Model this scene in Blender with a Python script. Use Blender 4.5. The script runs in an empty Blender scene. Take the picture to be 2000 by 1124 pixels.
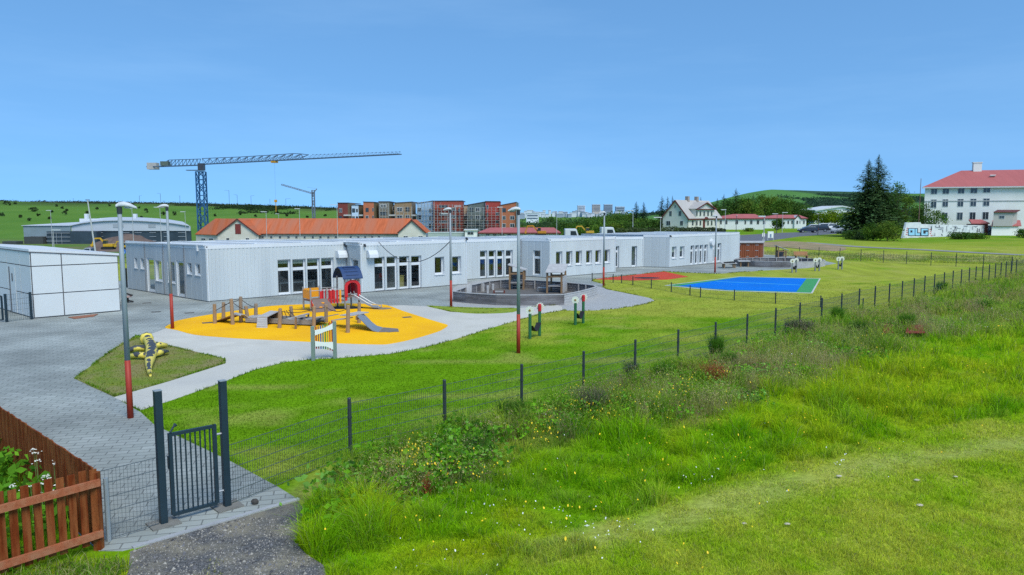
import bpy, math, random
import numpy as np
from mathutils import Vector, Matrix
random.seed(7); RNG = np.random.default_rng(11)
sc = bpy.context.scene
COL = sc.collection
R = math.radians
# ------------------------------------------------------------------ camera (measured from the photograph)
FPX, CAMH = 1440.0, 4.8
PITCH = math.atan(146.0 / FPX)
cd = bpy.data.cameras.new('camera'); cam = bpy.data.objects.new('camera', cd); COL.objects.link(cam)
cd.sensor_width = 36; cd.lens = FPX / 2000 * 36; cd.clip_start = 0.1; cd.clip_end = 12000
cam.location = (0, 0, CAMH); cam.rotation_euler = (R(90) - PITCH, 0, 0)
sc.camera = cam
CP, SP = math.cos(PITCH), math.sin(PITCH)
def ray(u, v):
    b = 562.0 - v
    return Vector((u - 1000.0, FPX * CP + b * SP, -FPX * SP + b * CP))
def G(u, v, z=0.0):                      # where a sight line meets the level z
    d = ray(u, v); t = (z - CAMH) / d.z
    return Vector((d.x * t, d.y * t, z))
def D(u, v, y):                          # the point of a sight line at distance y
    d = ray(u, v); t = y / d.y
    return Vector((d.x * t, y, CAMH + d.z * t))
def onwall(u, v, p0, p1):                # (run, height) on the upright wall through p0 and p1
    d = ray(u, v); ex, ey = p1[0] - p0[0], p1[1] - p0[1]; L = math.hypot(ex, ey); ex /= L; ey /= L
    # p0 + s*e = t*d
    den = d.x * ey - d.y * ex
    t = (p0[0] * ey - p0[1] * ex) / den
    x, y = d.x * t, d.y * t
    return ((x - p0[0]) * ex + (y - p0[1]) * ey, CAMH + d.z * t)
# ------------------------------------------------------------------ materials
MATS = {}
def nd(nt, typ, **kw):
    n = nt.nodes.new(typ)
    for k, v in kw.items():
        if k in n.inputs: n.inputs[k].default_value = v
        else: setattr(n, k, v)
    return n
def c4(c): return (c[0], c[1], c[2], 1.0)
def M(name, col, rough=0.7, var=0.18, scale=4.0, bump=0.0, bscale=40.0, metal=0.0, col2=None, detail=6.0, stretch=None, spec=0.4, attr=None, trans=0.0, big=None):
    """procedural surface: base colour broken by noise, optional bump"""
    if name in MATS: return MATS[name]
    m = bpy.data.materials.new(name); m.use_nodes = True; nt = m.node_tree; MATS[name] = m
    b = nt.nodes['Principled BSDF']; b.inputs['Roughness'].default_value = rough; b.inputs['Metallic'].default_value = metal
    b.inputs['Specular IOR Level'].default_value = spec
    tc = nd(nt, 'ShaderNodeTexCoord'); src = tc.outputs['Object']
    if stretch:
        mp = nd(nt, 'ShaderNodeMapping'); mp.inputs['Scale'].default_value = stretch
        nt.links.new(src, mp.inputs['Vector']); src = mp.outputs['Vector']
    n = nd(nt, 'ShaderNodeTexNoise', Scale=scale, Detail=detail, Roughness=0.62)
    nt.links.new(src, n.inputs['Vector'])
    if attr:
        at = nd(nt, 'ShaderNodeAttribute', attribute_name=attr); base = at.outputs['Color']
    rmp = nd(nt, 'ShaderNodeMapRange'); rmp.inputs['From Min'].default_value = 0.3; rmp.inputs['From Max'].default_value = 0.7
    nt.links.new(n.outputs['Fac'], rmp.inputs['Value'])
    mix = nd(nt, 'ShaderNodeMix', data_type='RGBA')
    if attr:
        dk = nd(nt, 'ShaderNodeHueSaturation'); dk.inputs['Value'].default_value = 1 - var * 1.6
        br = nd(nt, 'ShaderNodeHueSaturation'); br.inputs['Value'].default_value = 1 + var
        nt.links.new(base, dk.inputs['Color']); nt.links.new(base, br.inputs['Color'])
        nt.links.new(dk.outputs['Color'], mix.inputs['A']); nt.links.new(br.outputs['Color'], mix.inputs['B'])
    else:
        a = col2 if col2 else tuple(c * (1 - var) for c in col)
        mix.inputs['A'].default_value = c4(a); mix.inputs['B'].default_value = c4(tuple(min(1, c * (1 + var * .5)) for c in col) if not col2 else col)
    nt.links.new(rmp.outputs['Result'], mix.inputs['Factor'])
    out = mix.outputs['Result']
    if big:
        n3 = nd(nt, 'ShaderNodeTexNoise', Scale=big[0], Detail=3.0); nt.links.new(src, n3.inputs['Vector'])
        r3 = nd(nt, 'ShaderNodeMapRange'); r3.inputs['From Min'].default_value = .4; r3.inputs['From Max'].default_value = .65
        nt.links.new(n3.outputs['Fac'], r3.inputs['Value'])
        m3 = nd(nt, 'ShaderNodeMix', data_type='RGBA'); nt.links.new(r3.outputs['Result'], m3.inputs['Factor'])
        nt.links.new(out, m3.inputs['A']); m3.inputs['B'].default_value = c4(big[1]); out = m3.outputs['Result']
    nt.links.new(out, b.inputs['Base Color'])
    if bump:
        n2 = nd(nt, 'ShaderNodeTexNoise', Scale=bscale, Detail=5.0); nt.links.new(src, n2.inputs['Vector'])
        bp = nd(nt, 'ShaderNodeBump', Strength=min(1, bump), Distance=0.03); nt.links.new(n2.outputs['Fac'], bp.inputs['Height'])
        nt.links.new(bp.outputs['Normal'], b.inputs['Normal'])
    if trans:
        tr = nd(nt, 'ShaderNodeBsdfTranslucent'); nt.links.new(out, tr.inputs['Color'])
        ms = nd(nt, 'ShaderNodeMixShader', Fac=trans); nt.links.new(b.outputs[0], ms.inputs[1]); nt.links.new(tr.outputs[0], ms.inputs[2])
        nt.links.new(ms.outputs[0], nt.nodes['Material Output'].inputs['Surface'])
    return m
def glass_mat(name, tint=(.6, .66, .68), refl=0.22):
    m = bpy.data.materials.new(name); m.use_nodes = True; nt = m.node_tree; nt.nodes.clear()
    o = nd(nt, 'ShaderNodeOutputMaterial'); t = nd(nt, 'ShaderNodeBsdfTransparent'); t.inputs['Color'].default_value = c4(tint)
    g = nd(nt, 'ShaderNodeBsdfGlossy', Roughness=0.02); g.inputs['Color'].default_value = (.9, .95, 1, 1)
    lw = nd(nt, 'ShaderNodeLayerWeight', Blend=0.25)
    mr = nd(nt, 'ShaderNodeMapRange'); mr.inputs['To Min'].default_value = refl * .5; mr.inputs['To Max'].default_value = min(1, refl * 3)
    nt.links.new(lw.outputs['Facing'], mr.inputs['Value'])
    mx = nd(nt, 'ShaderNodeMixShader'); nt.links.new(mr.outputs['Result'], mx.inputs[0]); nt.links.new(t.outputs[0], mx.inputs[1]); nt.links.new(g.outputs[0], mx.inputs[2])
    nt.links.new(mx.outputs[0], o.inputs['Surface'])
    return m
# ------------------------------------------------------------------ object helpers
ROOTM = {}
def setp(o, label=None, cat=None, group=None, kind=None):
    if label: o['label'] = label
    if cat: o['category'] = cat
    if group: o['group'] = group
    if kind: o['kind'] = kind
    return o
def thing(name, loc, label, cat, rz=0.0, group=None):
    o = bpy.data.objects.new(name, None); COL.objects.link(o); o.empty_display_size = .2
    o.location = loc; o.rotation_euler = (0, 0, rz)
    ROOTM[o] = Matrix.Translation(Vector(loc)) @ Matrix.Rotation(rz, 4, 'Z')
    return setp(o, label, cat, group)
def copy_tree(o, loc=None, rz=None, label=None, group=None, parent=None):
    c = o.copy(); COL.objects.link(c)
    if parent is not None: c.parent = parent
    if loc is not None: c.location = loc
    if rz is not None: c.rotation_euler = (0, 0, rz)
    if label: c['label'] = label
    if group: c['group'] = group
    for ch in list(KIDS.get(o, [])):
        k = copy_tree(ch, parent=c); KIDS.setdefault(c, []).append(k)
    return c
KIDS = {}
class MB:
    def __init__(s): s.v = []; s.f = []; s.m = []; s.mi = 0
    def add(s, vs, fs):
        n = len(s.v); s.v += [tuple(p) for p in vs]; s.f += [tuple(i + n for i in f) for f in fs]; s.m += [s.mi] * len(fs); return s
    def box(s, c, d, rz=0.0, rx=0.0, ry=0.0):
        x, y, z = d[0] / 2, d[1] / 2, d[2] / 2
        mt = Matrix.Rotation(rz, 3, 'Z') @ Matrix.Rotation(ry, 3, 'Y') @ Matrix.Rotation(rx, 3, 'X'); c = Vector(c)
        vs = [c + mt @ Vector(p) for p in ((-x, -y, -z), (x, -y, -z), (x, y, -z), (-x, y, -z), (-x, -y, z), (x, -y, z), (x, y, z), (-x, y, z))]
        return s.add(vs, ((0, 3, 2, 1), (4, 5, 6, 7), (0, 1, 5, 4), (1, 2, 6, 5), (2, 3, 7, 6), (3, 0, 4, 7)))
    def bar(s, a, b, w, h=None, up=(0, 0, 1)):
        a, b = Vector(a), Vector(b); h = h or w; d = (b - a).normalized(); u = Vector(up)
        if abs(d.dot(u)) > .98: u = Vector((1, 0, 0))
        sx = d.cross(u).normalized() * (w / 2); sy = sx.cross(d).normalized() * (h / 2)
        vs = [p + i * sx + j * sy for p in (a, b) for i, j in ((-1, -1), (1, -1), (1, 1), (-1, 1))]
        return s.add(vs, ((0, 1, 2, 3), (7, 6, 5, 4), (0, 4, 5, 1), (1, 5, 6, 2), (2, 6, 7, 3), (3, 7, 4, 0)))
    def tube(s, pts, r, n=8, cap=True):
        pts = [Vector(p) for p in pts]; rs = r if isinstance(r, (list, tuple)) else [r] * len(pts); vs = []; fs = []
        for i, p in enumerate(pts):
            d = (pts[min(i + 1, len(pts) - 1)] - pts[max(i - 1, 0)]).normalized(); u = Vector((0, 0, 1)) if abs(d.z) < .95 else Vector((1, 0, 0))
            a = d.cross(u).normalized(); b = a.cross(d)
            vs += [p + rs[i] * (math.cos(2 * math.pi * k / n) * a + math.sin(2 * math.pi * k / n) * b) for k in range(n)]
        for i in range(len(pts) - 1):
            fs += [(i * n + k, i * n + (k + 1) % n, (i + 1) * n + (k + 1) % n, (i + 1) * n + k) for k in range(n)]
        if cap: fs += [tuple(range(n - 1, -1, -1)), tuple(range((len(pts) - 1) * n, len(pts) * n))]
        return s.add(vs, fs)
    def prism(s, poly, z0, z1):                       # plan polygon, extruded upward
        n = len(poly); vs = [(p[0], p[1], z0) for p in poly] + [(p[0], p[1], z1) for p in poly]
        return s.add(vs, [tuple(range(n - 1, -1, -1)), tuple(range(n, 2 * n))] + [(i, (i + 1) % n, n + (i + 1) % n, n + i) for i in range(n)])
    def slab(s, poly3, off):                          # any planar polygon, given a thickness vector
        n = len(poly3); off = Vector(off); vs = [Vector(p) for p in poly3] + [Vector(p) + off for p in poly3]
        return s.add(vs, [tuple(range(n - 1, -1, -1)), tuple(range(n, 2 * n))] + [(i, (i + 1) % n, n + (i + 1) % n, n + i) for i in range(n)])
    def quad(s, a, b, c, d): return s.add((a, b, c, d), ((0, 1, 2, 3),))
    def ball(s, c, r, sx=1, sy=1, sz=1, n=10, m=6):
        vs = [(c[0], c[1], c[2] - r * sz)]; fs = []
        for j in range(1, m):
            t = -math.pi / 2 + math.pi * j / m
            vs += [(c[0] + r * sx * math.cos(t) * math.cos(2 * math.pi * k / n), c[1] + r * sy * math.cos(t) * math.sin(2 * math.pi * k / n), c[2] + r * sz * math.sin(t)) for k in range(n)]
        vs.append((c[0], c[1], c[2] + r * sz)); L = len(vs) - 1
        fs += [(0, 1 + (k + 1) % n, 1 + k) for k in range(n)]
        for j in range(m - 2):
            fs += [(1 + j * n + k, 1 + j * n + (k + 1) % n, 1 + (j + 1) * n + (k + 1) % n, 1 + (j + 1) * n + k) for k in range(n)]
        fs += [(1 + (m - 2) * n + k, 1 + (m - 2) * n + (k + 1) % n, L) for k in range(n)]
        return s.add(vs, fs)
    def build(s, name, mat, parent=None, smooth=False, bevel=0.0, label=None, cat=None, group=None, kind=None):
        me = bpy.data.meshes.new(name); vs = s.v
        if parent is not None and parent in ROOTM:
            inv = ROOTM[parent].inverted(); vs = [tuple(inv @ Vector(p)) for p in vs]
        me.from_pydata(vs, [], s.f); me.update()
        for m in (mat if isinstance(mat, (list, tuple)) else [mat]): me.materials.append(m)
        if isinstance(mat, (list, tuple)): me.polygons.foreach_set('material_index', s.m)
        if smooth: me.polygons.foreach_set('use_smooth', [True] * len(me.polygons))
        o = bpy.data.objects.new(name, me); COL.objects.link(o)
        if parent is not None:
            o.parent = parent; KIDS.setdefault(parent, []).append(o)
            if parent in ROOTM: ROOTM[o] = ROOTM[parent]
        if bevel:
            b = o.modifiers.new('bevel', 'BEVEL'); b.width = bevel; b.segments = 2; b.limit_method = 'ANGLE'
        return setp(o, label, cat, group, kind)
def np_mesh(name, V, T, mat, cols=None, parent=None, smooth=False, **kw):
    """fast triangle mesh from arrays; cols = one colour per vertex"""
    me = bpy.data.meshes.new(name); n = len(V); m = len(T)
    if parent is not None and parent in ROOTM:
        iv = np.array(ROOTM[parent].inverted()); V = V @ iv[:3, :3].T + iv[:3, 3]
    me.vertices.add(n); me.vertices.foreach_set('co', np.ascontiguousarray(V, dtype=np.float32).ravel())
    k = T.shape[1]
    me.loops.add(m * k); me.loops.foreach_set('vertex_index', np.ascontiguousarray(T, dtype=np.int32).ravel())
    me.polygons.add(m); me.polygons.foreach_set('loop_start', np.arange(0, m * k, k, dtype=np.int32))
    me.update(calc_edges=True)
    if smooth: me.polygons.foreach_set('use_smooth', np.ones(m, dtype=bool))
    if cols is not None:
        a = me.color_attributes.new('Col', 'FLOAT_COLOR', 'POINT')
        a.data.foreach_set('color', np.concatenate([cols, np.ones((n, 1))], 1).astype(np.float32).ravel())
    me.materials.append(mat)
    o = bpy.data.objects.new(name, me); COL.objects.link(o)
    if parent is not None:
        o.parent = parent; KIDS.setdefault(parent, []).append(o)
        if parent in ROOTM: ROOTM[o] = ROOTM[parent]
    return setp(o, **kw)
def vnoise(x, y, seed=0):
    xi = np.floor(x).astype(np.int64); yi = np.floor(y).astype(np.int64); fx = x - xi; fy = y - yi
    fx = fx * fx * (3 - 2 * fx); fy = fy * fy * (3 - 2 * fy)
    def h(a, b):
        n = (a * 374761393 + b * 668265263 + seed * 1442695041) & 0x7fffffff
        n = ((n ^ (n >> 13)) * 1274126177) & 0x7fffffff
        return ((n ^ (n >> 16)) & 0xffff) / 65535.0
    return (h(xi, yi) * (1 - fx) + h(xi + 1, yi) * fx) * (1 - fy) + (h(xi, yi + 1) * (1 - fx) + h(xi + 1, yi + 1) * fx) * fy
def fbm(x, y, seed=0, o=4):
    s = 0; a = .5; t = 0
    for i in range(o):
        s = s + a * vnoise(x * 2 ** i, y * 2 ** i, seed + i); t += a; a *= .5
    return s / t
def sstep(a, b, x):
    t = np.clip((x - a) / (b - a), 0, 1); return t * t * (3 - 2 * t)
def inpoly(x, y, poly):
    r = np.zeros(x.shape, bool); n = len(poly); j = n - 1
    for i in range(n):
        xi, yi = poly[i][0], poly[i][1]; xj, yj = poly[j][0], poly[j][1]
        c = ((yi > y) != (yj > y)) & (x < (xj - xi) * (y - yi) / ((yj - yi) if yj != yi else 1e-9) + xi); r ^= c; j = i
    return r
def segdist(x, y, pts):
    d = np.full(x.shape, 1e9)
    for a, b in zip(pts[:-1], pts[1:]):
        ex, ey = b[0] - a[0], b[1] - a[1]; t = np.clip(((x - a[0]) * ex + (y - a[1]) * ey) / (ex * ex + ey * ey), 0, 1)
        d = np.minimum(d, np.hypot(x - a[0] - t * ex, y - a[1] - t * ey))
    return d
# ------------------------------------------------------------------ light and sky
SUN_EL, SUN_AZ = R(52), R(150)            # azimuth clockwise from +Y: from behind the camera, to its right
w = bpy.data.worlds.new('World'); sc.world = w; w.use_nodes = True; nt = w.node_tree
bg = nt.nodes['Background']; sk = nd(nt, 'ShaderNodeTexSky', sky_type='NISHITA', sun_disc=False)
sk.sun_elevation = SUN_EL; sk.sun_rotation = SUN_AZ; sk.altitude = 50; sk.air_density = 1.0; sk.dust_density = 0.6; sk.ozone_density = 1.6
# the photographed sky is deep blue almost down to the horizon: read the sky model a little above each direction and tint it
tc = nd(nt, 'ShaderNodeTexCoord'); mp = nd(nt, 'ShaderNodeVectorMath', operation='MULTIPLY_ADD'); mp.inputs[1].default_value = (1, 1, .8); mp.inputs[2].default_value = (0, 0, .26)
nrm = nd(nt, 'ShaderNodeVectorMath', operation='NORMALIZE'); nt.links.new(tc.outputs['Generated'], mp.inputs[0]); nt.links.new(mp.outputs[0], nrm.inputs[0]); nt.links.new(nrm.outputs[0], sk.inputs[0])
tint = nd(nt, 'ShaderNodeMix', data_type='RGBA', blend_type='MULTIPLY'); tint.inputs['Factor'].default_value = 1; tint.inputs['B'].default_value = (.68, 1.02, 1.17, 1); nt.links.new(sk.outputs[0], tint.inputs['A'])
cn_ = nd(nt, 'ShaderNodeTexNoise', Scale=1.6, Detail=7.0, Roughness=.6); cm = nd(nt, 'ShaderNodeMapping'); cm.inputs['Scale'].default_value = (1, 1, 7); nt.links.new(tc.outputs['Generated'], cm.inputs[0]); nt.links.new(cm.outputs[0], cn_.inputs[0])
cr_ = nd(nt, 'ShaderNodeMapRange'); cr_.inputs['From Min'].default_value = .5; cr_.inputs['From Max'].default_value = .85; cr_.inputs['To Max'].default_value = .07; nt.links.new(cn_.outputs['Fac'], cr_.inputs[0])
cx_ = nd(nt, 'ShaderNodeMix', data_type='RGBA'); nt.links.new(cr_.outputs[0], cx_.inputs['Factor']); nt.links.new(tint.outputs['Result'], cx_.inputs['A']); cx_.inputs['B'].default_value = (5.6, 7.6, 9.2, 1)
nt.links.new(cx_.outputs['Result'], bg.inputs['Color']); bg.inputs['Strength'].default_value = 0.092
sd = bpy.data.lights.new('sun', 'SUN'); sd.energy = 1.5; sd.angle = R(28); sd.color = (1, .95, .84)
so = bpy.data.objects.new('sun', sd); COL.objects.link(so)
sdir = Vector((math.sin(SUN_AZ) * math.cos(SUN_EL), math.cos(SUN_AZ) * math.cos(SUN_EL), math.sin(SUN_EL)))
so.rotation_euler = sdir.to_track_quat('Z', 'Y').to_euler(); so.location = (0, 0, 60)
sc.view_settings.view_transform = 'Standard'; sc.view_settings.look = 'None'; sc.view_settings.exposure = 1.03; sc.view_settings.gamma = 1.0
sc.cycles.max_bounces = 6; sc.cycles.transparent_max_bounces = 12; sc.cycles.diffuse_bounces = 3; sc.cycles.glossy_bounces = 2
sc.cycles.use_denoising = False
# ------------------------------------------------------------------ fence line and zones (ground coordinates)
FTOP = [(682, 785), (868, 749), (1019, 718), (1140, 692), (1241, 669), (1325, 649), (1398, 634), (1460, 618), (1515.5, 606), (1563, 595), (1606, 586), (1644.5, 577), (1679, 567.5), (1710, 562), (1738, 557), (1763, 552), (1786, 546.5), (1807, 541.5), (1826, 538), (1845, 534.5), (1862, 531.5), (1878.5, 528.5), (1894, 525.5), (1907, 523), (1920, 521), (1933, 519), (1945, 517), (1956, 515), (1966, 513.3), (1976, 511.6), (1986, 510)]
FH = 1.12
FP = [G(u, v, FH) for u, v in FTOP]
GP0, GP1 = G(320, 1025), G(444, 991)          # gate posts
d0 = (FP[-1] - FP[10]).normalized()
FEND = FP[-1] + d0 * 14
FLINE = [(-40, -6), (GP0.x, GP0.y), (GP1.x, GP1.y)] + [(p.x, p.y) for p in FP] + [(FEND.x, FEND.y), (FEND.x + 120, FEND.y + 30)]
_fx = np.array([p[0] for p in FLINE]); _fy = np.array([p[1] for p in FLINE])
def outside(x, y):                              # metres beyond the fence, on the meadow side (only a rough measure)
    yy = np.interp(x, _fx, _fy); return (yy - y) * .72
def g2(pts, z=0.0): return [tuple(G(u, v, z))[:2] for u, v in pts]
TRAIL = g2([(1040, 1085), (1200, 1042), (1350, 1005), (1500, 968), (1620, 938), (1740, 906), (1860, 885), (2000, 868), (2200, 835)])
MOWED = g2([(900, 1210), (1020, 1110), (1200, 1015), (1360, 962), (1480, 930), (1600, 905), (1700, 870), (1800, 838), (1900, 826), (2300, 780)]) + [(30, 0), (0, 0)]
WEEDLOW = g2([(560, 985), (640, 1010), (800, 975), (1000, 888), (1100, 850), (1250, 820), (1400, 790), (1500, 745), (1620, 715), (1700, 690), (1800, 660), (1900, 655), (2050, 650), (2300, 640)])
_wx = np.array([p[0] for p in WEEDLOW]); _wy = np.array([p[1] for p in WEEDLOW])
def weedy(x, y):                                # 1 inside the rough strip along the fence
    lo = np.interp(x, _wx, _wy); n = (fbm(x * .5, y * .5, 5) - .5) * 3.6 + (fbm(x * 1.9, y * 1.9, 6) - .5) * 1.6
    return sstep(-1.5, 1.3, y - lo + n) * sstep(-.2, .35, outside(x, y))
HL = ([-.80, -.694, -.50, -.38, -.305, -.24, -.18, -.10], [17.5, 15.2, 13.0, 11.3, 9.8, 8.4, 5.5, -2])
HR = ([.10, .16, .19, .257, .306, .327, .347, .39, .417, .458, .535, .563, .65, .8], [-2, -1, 5, 20, 37, 42.5, 46.5, 45, 43.5, 42.5, 39.5, 39.5, 42, 46])
def height(x, y):
    x = np.asarray(x, float); y = np.asarray(y, float)
    h = -3.6 * sstep(60, 130, y) * sstep(30, -6, x - (y - 100) * .12) - 2.6 * sstep(190, 300, y) * sstep(60, 20, x)
    s = x / np.maximum(y, 1)
    hl = np.interp(s, HL[0], HL[1]); tl = np.clip((y - 330) / 330, 0, 1); tl = tl * (1.6 - .6 * tl)
    h = h + (hl + 6) * tl * sstep(-.06, -.2, s) * (y > 330) + (fbm(x * .012, y * .012, 21) - .5) * 3.0 * sstep(340, 480, y) * sstep(-.1, -.2, s)
    hr = np.interp(s, HR[0], HR[1]); tr = sstep(300, 1400, y) ** 1.25
    h = h + hr * tr * sstep(.08, .2, s) + (fbm(x * .006, y * .006, 33) - .5) * 9 * sstep(420, 800, y) * sstep(1400, 1100, y) * sstep(.12, .22, s)
    o = outside(x, y); near = sstep(110, 60, y) * sstep(.5, 2.0, o)
    h = h + near * ((fbm(x * .45, y * .45, 3) - .45) * .34 + (fbm(x * 1.7, y * 1.7, 9) - .5) * .10) * sstep(-3.0, 0.5, x)
    return h
def mixc(c, d, t): return c * (1 - t[..., None]) + np.asarray(d) * t[..., None]
def gcol(x, y):                                 # soil and turf colour over the whole site
    n1 = fbm(x * .22, y * .22, 1); n2 = fbm(x * .9, y * .9, 2); n3 = fbm(x * .06, y * .06, 4)
    o = outside(x, y)
    lush = np.array((.135, .285, .006)); yel = np.array((.32, .36, .045)); dry = np.array((.36, .33, .09))
    far = sstep(20, 46, y + x * .25)
    c = mixc(np.broadcast_to(lush, x.shape + (3,)), yel, np.clip(sstep(.38, .66, n1 * .6 + n2 * .4 + (far - .45) * .34), 0, 1))
    c = mixc(c, dry, sstep(.62, .8, n2 * .5 + n3 * .6) * .5)
    mot = fbm(x * 1.6, y * 2.6, 81) * .6 + fbm(x * 4.5, y * 6.0, 82) * .4; c = c * (.60 + .80 * mot)[..., None]; c = mixc(c, np.array((.40, .38, .10)), sstep(.60, .74, fbm(x * .5, y * 1.1, 83)) * .45)
    # meadow
    m = sstep(.2, .8, o) * sstep(130, 80, y)
    lushm = mixc(np.broadcast_to((.15, .32, .004), x.shape + (3,)), (.30, .37, .012), sstep(.36, .64, n1 * .5 + n2 * .5))
    mow = inpoly(x, y, MOWED).astype(float)
    mw = mixc(np.broadcast_to((.22, .34, .012), x.shape + (3,)), (.33, .37, .05), sstep(.35, .65, n2 * .6 + fbm(x * 2.5, y * 2.5, 8) * .4))
    lushm = lushm * (1 - mow[..., None]) + mw * mow[..., None]
    wd = weedy(x, y)
    wc = mixc(np.broadcast_to((.15, .24, .018), x.shape + (3,)), (.27, .25, .09), sstep(.4, .65, n2))
    lushm = mixc(lushm, wc, wd * .8)
    tr = segdist(x, y, TRAIL); lushm = mixc(lushm, (.42, .42, .15), sstep(.60, .05, tr + (n2 - .5) * .9) * .42)
    c = mixc(c, lushm, m)
    # country beyond
    f = sstep(90, 150, y); hill = mixc(np.broadcast_to((.075, .185, .030), x.shape + (3,)), (.14, .25, .045), n3)
    hill = mixc(hill, (.04, .09, .025), sstep(.56, .64, fbm(x * .02, y * .008, 14)) * sstep(500, 620, y) * .8)
    s = x / np.maximum(y, 1)
    hill = mixc(hill, (.075, .085, .035), sstep(560, 640, y + (fbm(x * .02, y * .02, 17) - .5) * 200) * (s < -.12) * .85)
    rh = mixc(np.broadcast_to((.07, .19, .045), x.shape + (3,)), (.13, .27, .07), n3); rh = mixc(rh, (.035, .075, .045), sstep(.52, .6, fbm(x * .008, y * .004, 44)) * .85)  # right hill kept bluer: distance haze painted into its vertex colours
    hill = mixc(hill, rh, sstep(420, 560, y) * (s > .1))
    dirt = sstep(85, 110, y) * sstep(-6, -12, x) * sstep(330, 260, y); hill = mixc(hill, (.20, .17, .10), dirt * sstep(.4, .6, n1) * .9)
    lawnr = sstep(14, 22, x); hill = mixc(hill, mixc(np.broadcast_to((.12, .27, .012), x.shape + (3,)), (.22, .30, .03), sstep(.4, .6, n1)), lawnr * sstep(420, 300, y))
    bd = y - (78 - (x - 30) * .6); bt = sstep(-.6, 1.0, bd) * sstep(17, 12, bd) * (x > 27); rough = mixc(np.broadcast_to((.16, .20, .035), x.shape + (3,)), (.34, .30, .13), sstep(.35, .65, n2 * .5 + n1 * .5))
    return mixc(mixc(c, hill, f), rough, bt * .85)
xs = np.unique(np.concatenate([np.arange(-14, 44, .5), np.arange(-90, 110, 2.5), np.arange(-260, 300, 9), np.arange(-700, 800, 24), np.arange(-3200, 3600, 130)]))
ys = np.unique(np.concatenate([np.arange(3, 56, .5), np.arange(-14, 130, 2.5), np.arange(130, 420, 7), np.arange(420, 900, 16), np.arange(900, 1700, 40), np.arange(1700, 6200, 300)]))
gx, gy = np.meshgrid(xs, ys); gz = height(gx, gy)
V = np.stack([gx, gy, gz], -1).reshape(-1, 3); nx, ny = len(xs), len(ys)
ii = (np.arange(ny - 1)[:, None] * nx + np.arange(nx - 1)[None, :]).ravel()
Q = np.stack([ii, ii + 1, ii + nx + 1, ii + nx], 1)
mg = M('turf', (.1, .2, .02), rough=.95, var=.22, scale=9, attr='Col', bump=.6, bscale=30, spec=.02)
np_mesh('ground', V, Q, mg, gcol(gx.ravel(), gy.ravel()), smooth=True, kind='structure')
def hz(x, y): return float(height(np.array([x]), np.array([y]))[0])
# ------------------------------------------------------------------ flat surfaces
def smooth(pts, n=5, closed=True):
    out = []; L = len(pts)
    for i in range(L if closed else L - 1):
        p = [Vector(pts[(i + k) % L] if closed else pts[max(0, min(L - 1, i + k))]) for k in (-1, 0, 1, 2)]
        for j in range(n):
            t = j / n; out.append(.5 * ((2 * p[1]) + (p[2] - p[0]) * t + (2 * p[0] - 5 * p[1] + 4 * p[2] - p[3]) * t * t + (3 * p[1] - p[0] - 3 * p[2] + p[3]) * t ** 3))
    if not closed: out.append(Vector(pts[-1]))
    return [(p.x, p.y) for p in out]
def sheet(name, pts, z, mat, kind='structure', **kw):
    b = MB(); b.prism(pts, z - .25, z); return b.build(name, mat, kind=kind, **kw)
def paver_mat(name, c1, c2, mortar, bw, bh, rot, msize=.012):
    m = bpy.data.materials.new(name); m.use_nodes = True; nt = m.node_tree; b = nt.nodes['Principled BSDF']; b.inputs['Roughness'].default_value = .85
    tc = nd(nt, 'ShaderNodeTexCoord'); mp = nd(nt, 'ShaderNodeMapping'); mp.inputs['Rotation'].default_value = (0, 0, rot)
    nz = nd(nt, 'ShaderNodeTexNoise', Scale=3.0, Detail=2.0); nt.links.new(tc.outputs['Object'], mp.inputs[0])
    ad = nd(nt, 'ShaderNodeVectorMath', operation='MULTIPLY_ADD'); nt.links.new(nz.outputs['Color'], ad.inputs[0]); ad.inputs[1].default_value = (.02, .02, 0); nt.links.new(mp.outputs[0], ad.inputs[2])
    br = nd(nt, 'ShaderNodeTexBrick', Scale=1.0); br.offset = .5
    br.inputs['Color1'].default_value = c4(c1); br.inputs['Color2'].default_value = c4(c2); br.inputs['Mortar'].default_value = c4(mortar)
    br.inputs['Mortar Size'].default_value = msize; br.inputs['Mortar Smooth'].default_value = .3; br.inputs['Brick Width'].default_value = bw; br.inputs['Row Height'].default_value = bh; br.inputs['Bias'].default_value = 0
    nt.links.new(ad.outputs[0], br.inputs['Vector'])
    n = nd(nt, 'ShaderNodeTexNoise', Scale=.35, Detail=6.0); nt.links.new(tc.outputs['Object'], n.inputs[0])
    mr = nd(nt, 'ShaderNodeMapRange'); mr.inputs['From Min'].default_value = .3; mr.inputs['From Max'].default_value = .7; mr.inputs['To Min'].default_value = .64; mr.inputs['To Max'].default_value = 1.18
    nt.links.new(n.outputs['Fac'], mr.inputs[0])
    hs = nd(nt, 'ShaderNodeHueSaturation'); nt.links.new(br.outputs['Color'], hs.inputs['Color']); nt.links.new(mr.outputs[0], hs.inputs['Value']); nt.links.new(hs.outputs[0], b.inputs['Base Color'])
    bp = nd(nt, 'ShaderNodeBump', Strength=.5, Distance=.01); bp.invert = True; nt.links.new(br.outputs['Fac'], bp.inputs['Height']); nt.links.new(bp.outputs[0], b.inputs['Normal'])
    return m
PAV = paver_mat('pavers', (.285, .31, .285), (.345, .37, .345), (.16, .17, .16), .40, .20, R(-14))
CURB = M('pale_paver', (.36, .37, .38), .85, .15, 2.0, .3)
CONC = M('concrete', (.59, .565, .495), .85, .16, .7, .25, bscale=60, big=(.35, (.49, .475, .43)), spec=.1)
RUBY = M('yellow_rubber', (.95, .50, .008), .9, .05, 1.2, .25, bscale=90, spec=.1, big=(.45, (.86, .43, .012)))
RUBB = M('blue_rubber', (.003, .17, .66), .8, .08, 1.0, .25, bscale=90, spec=.08, big=(.35, (.006, .15, .56)))
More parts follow.
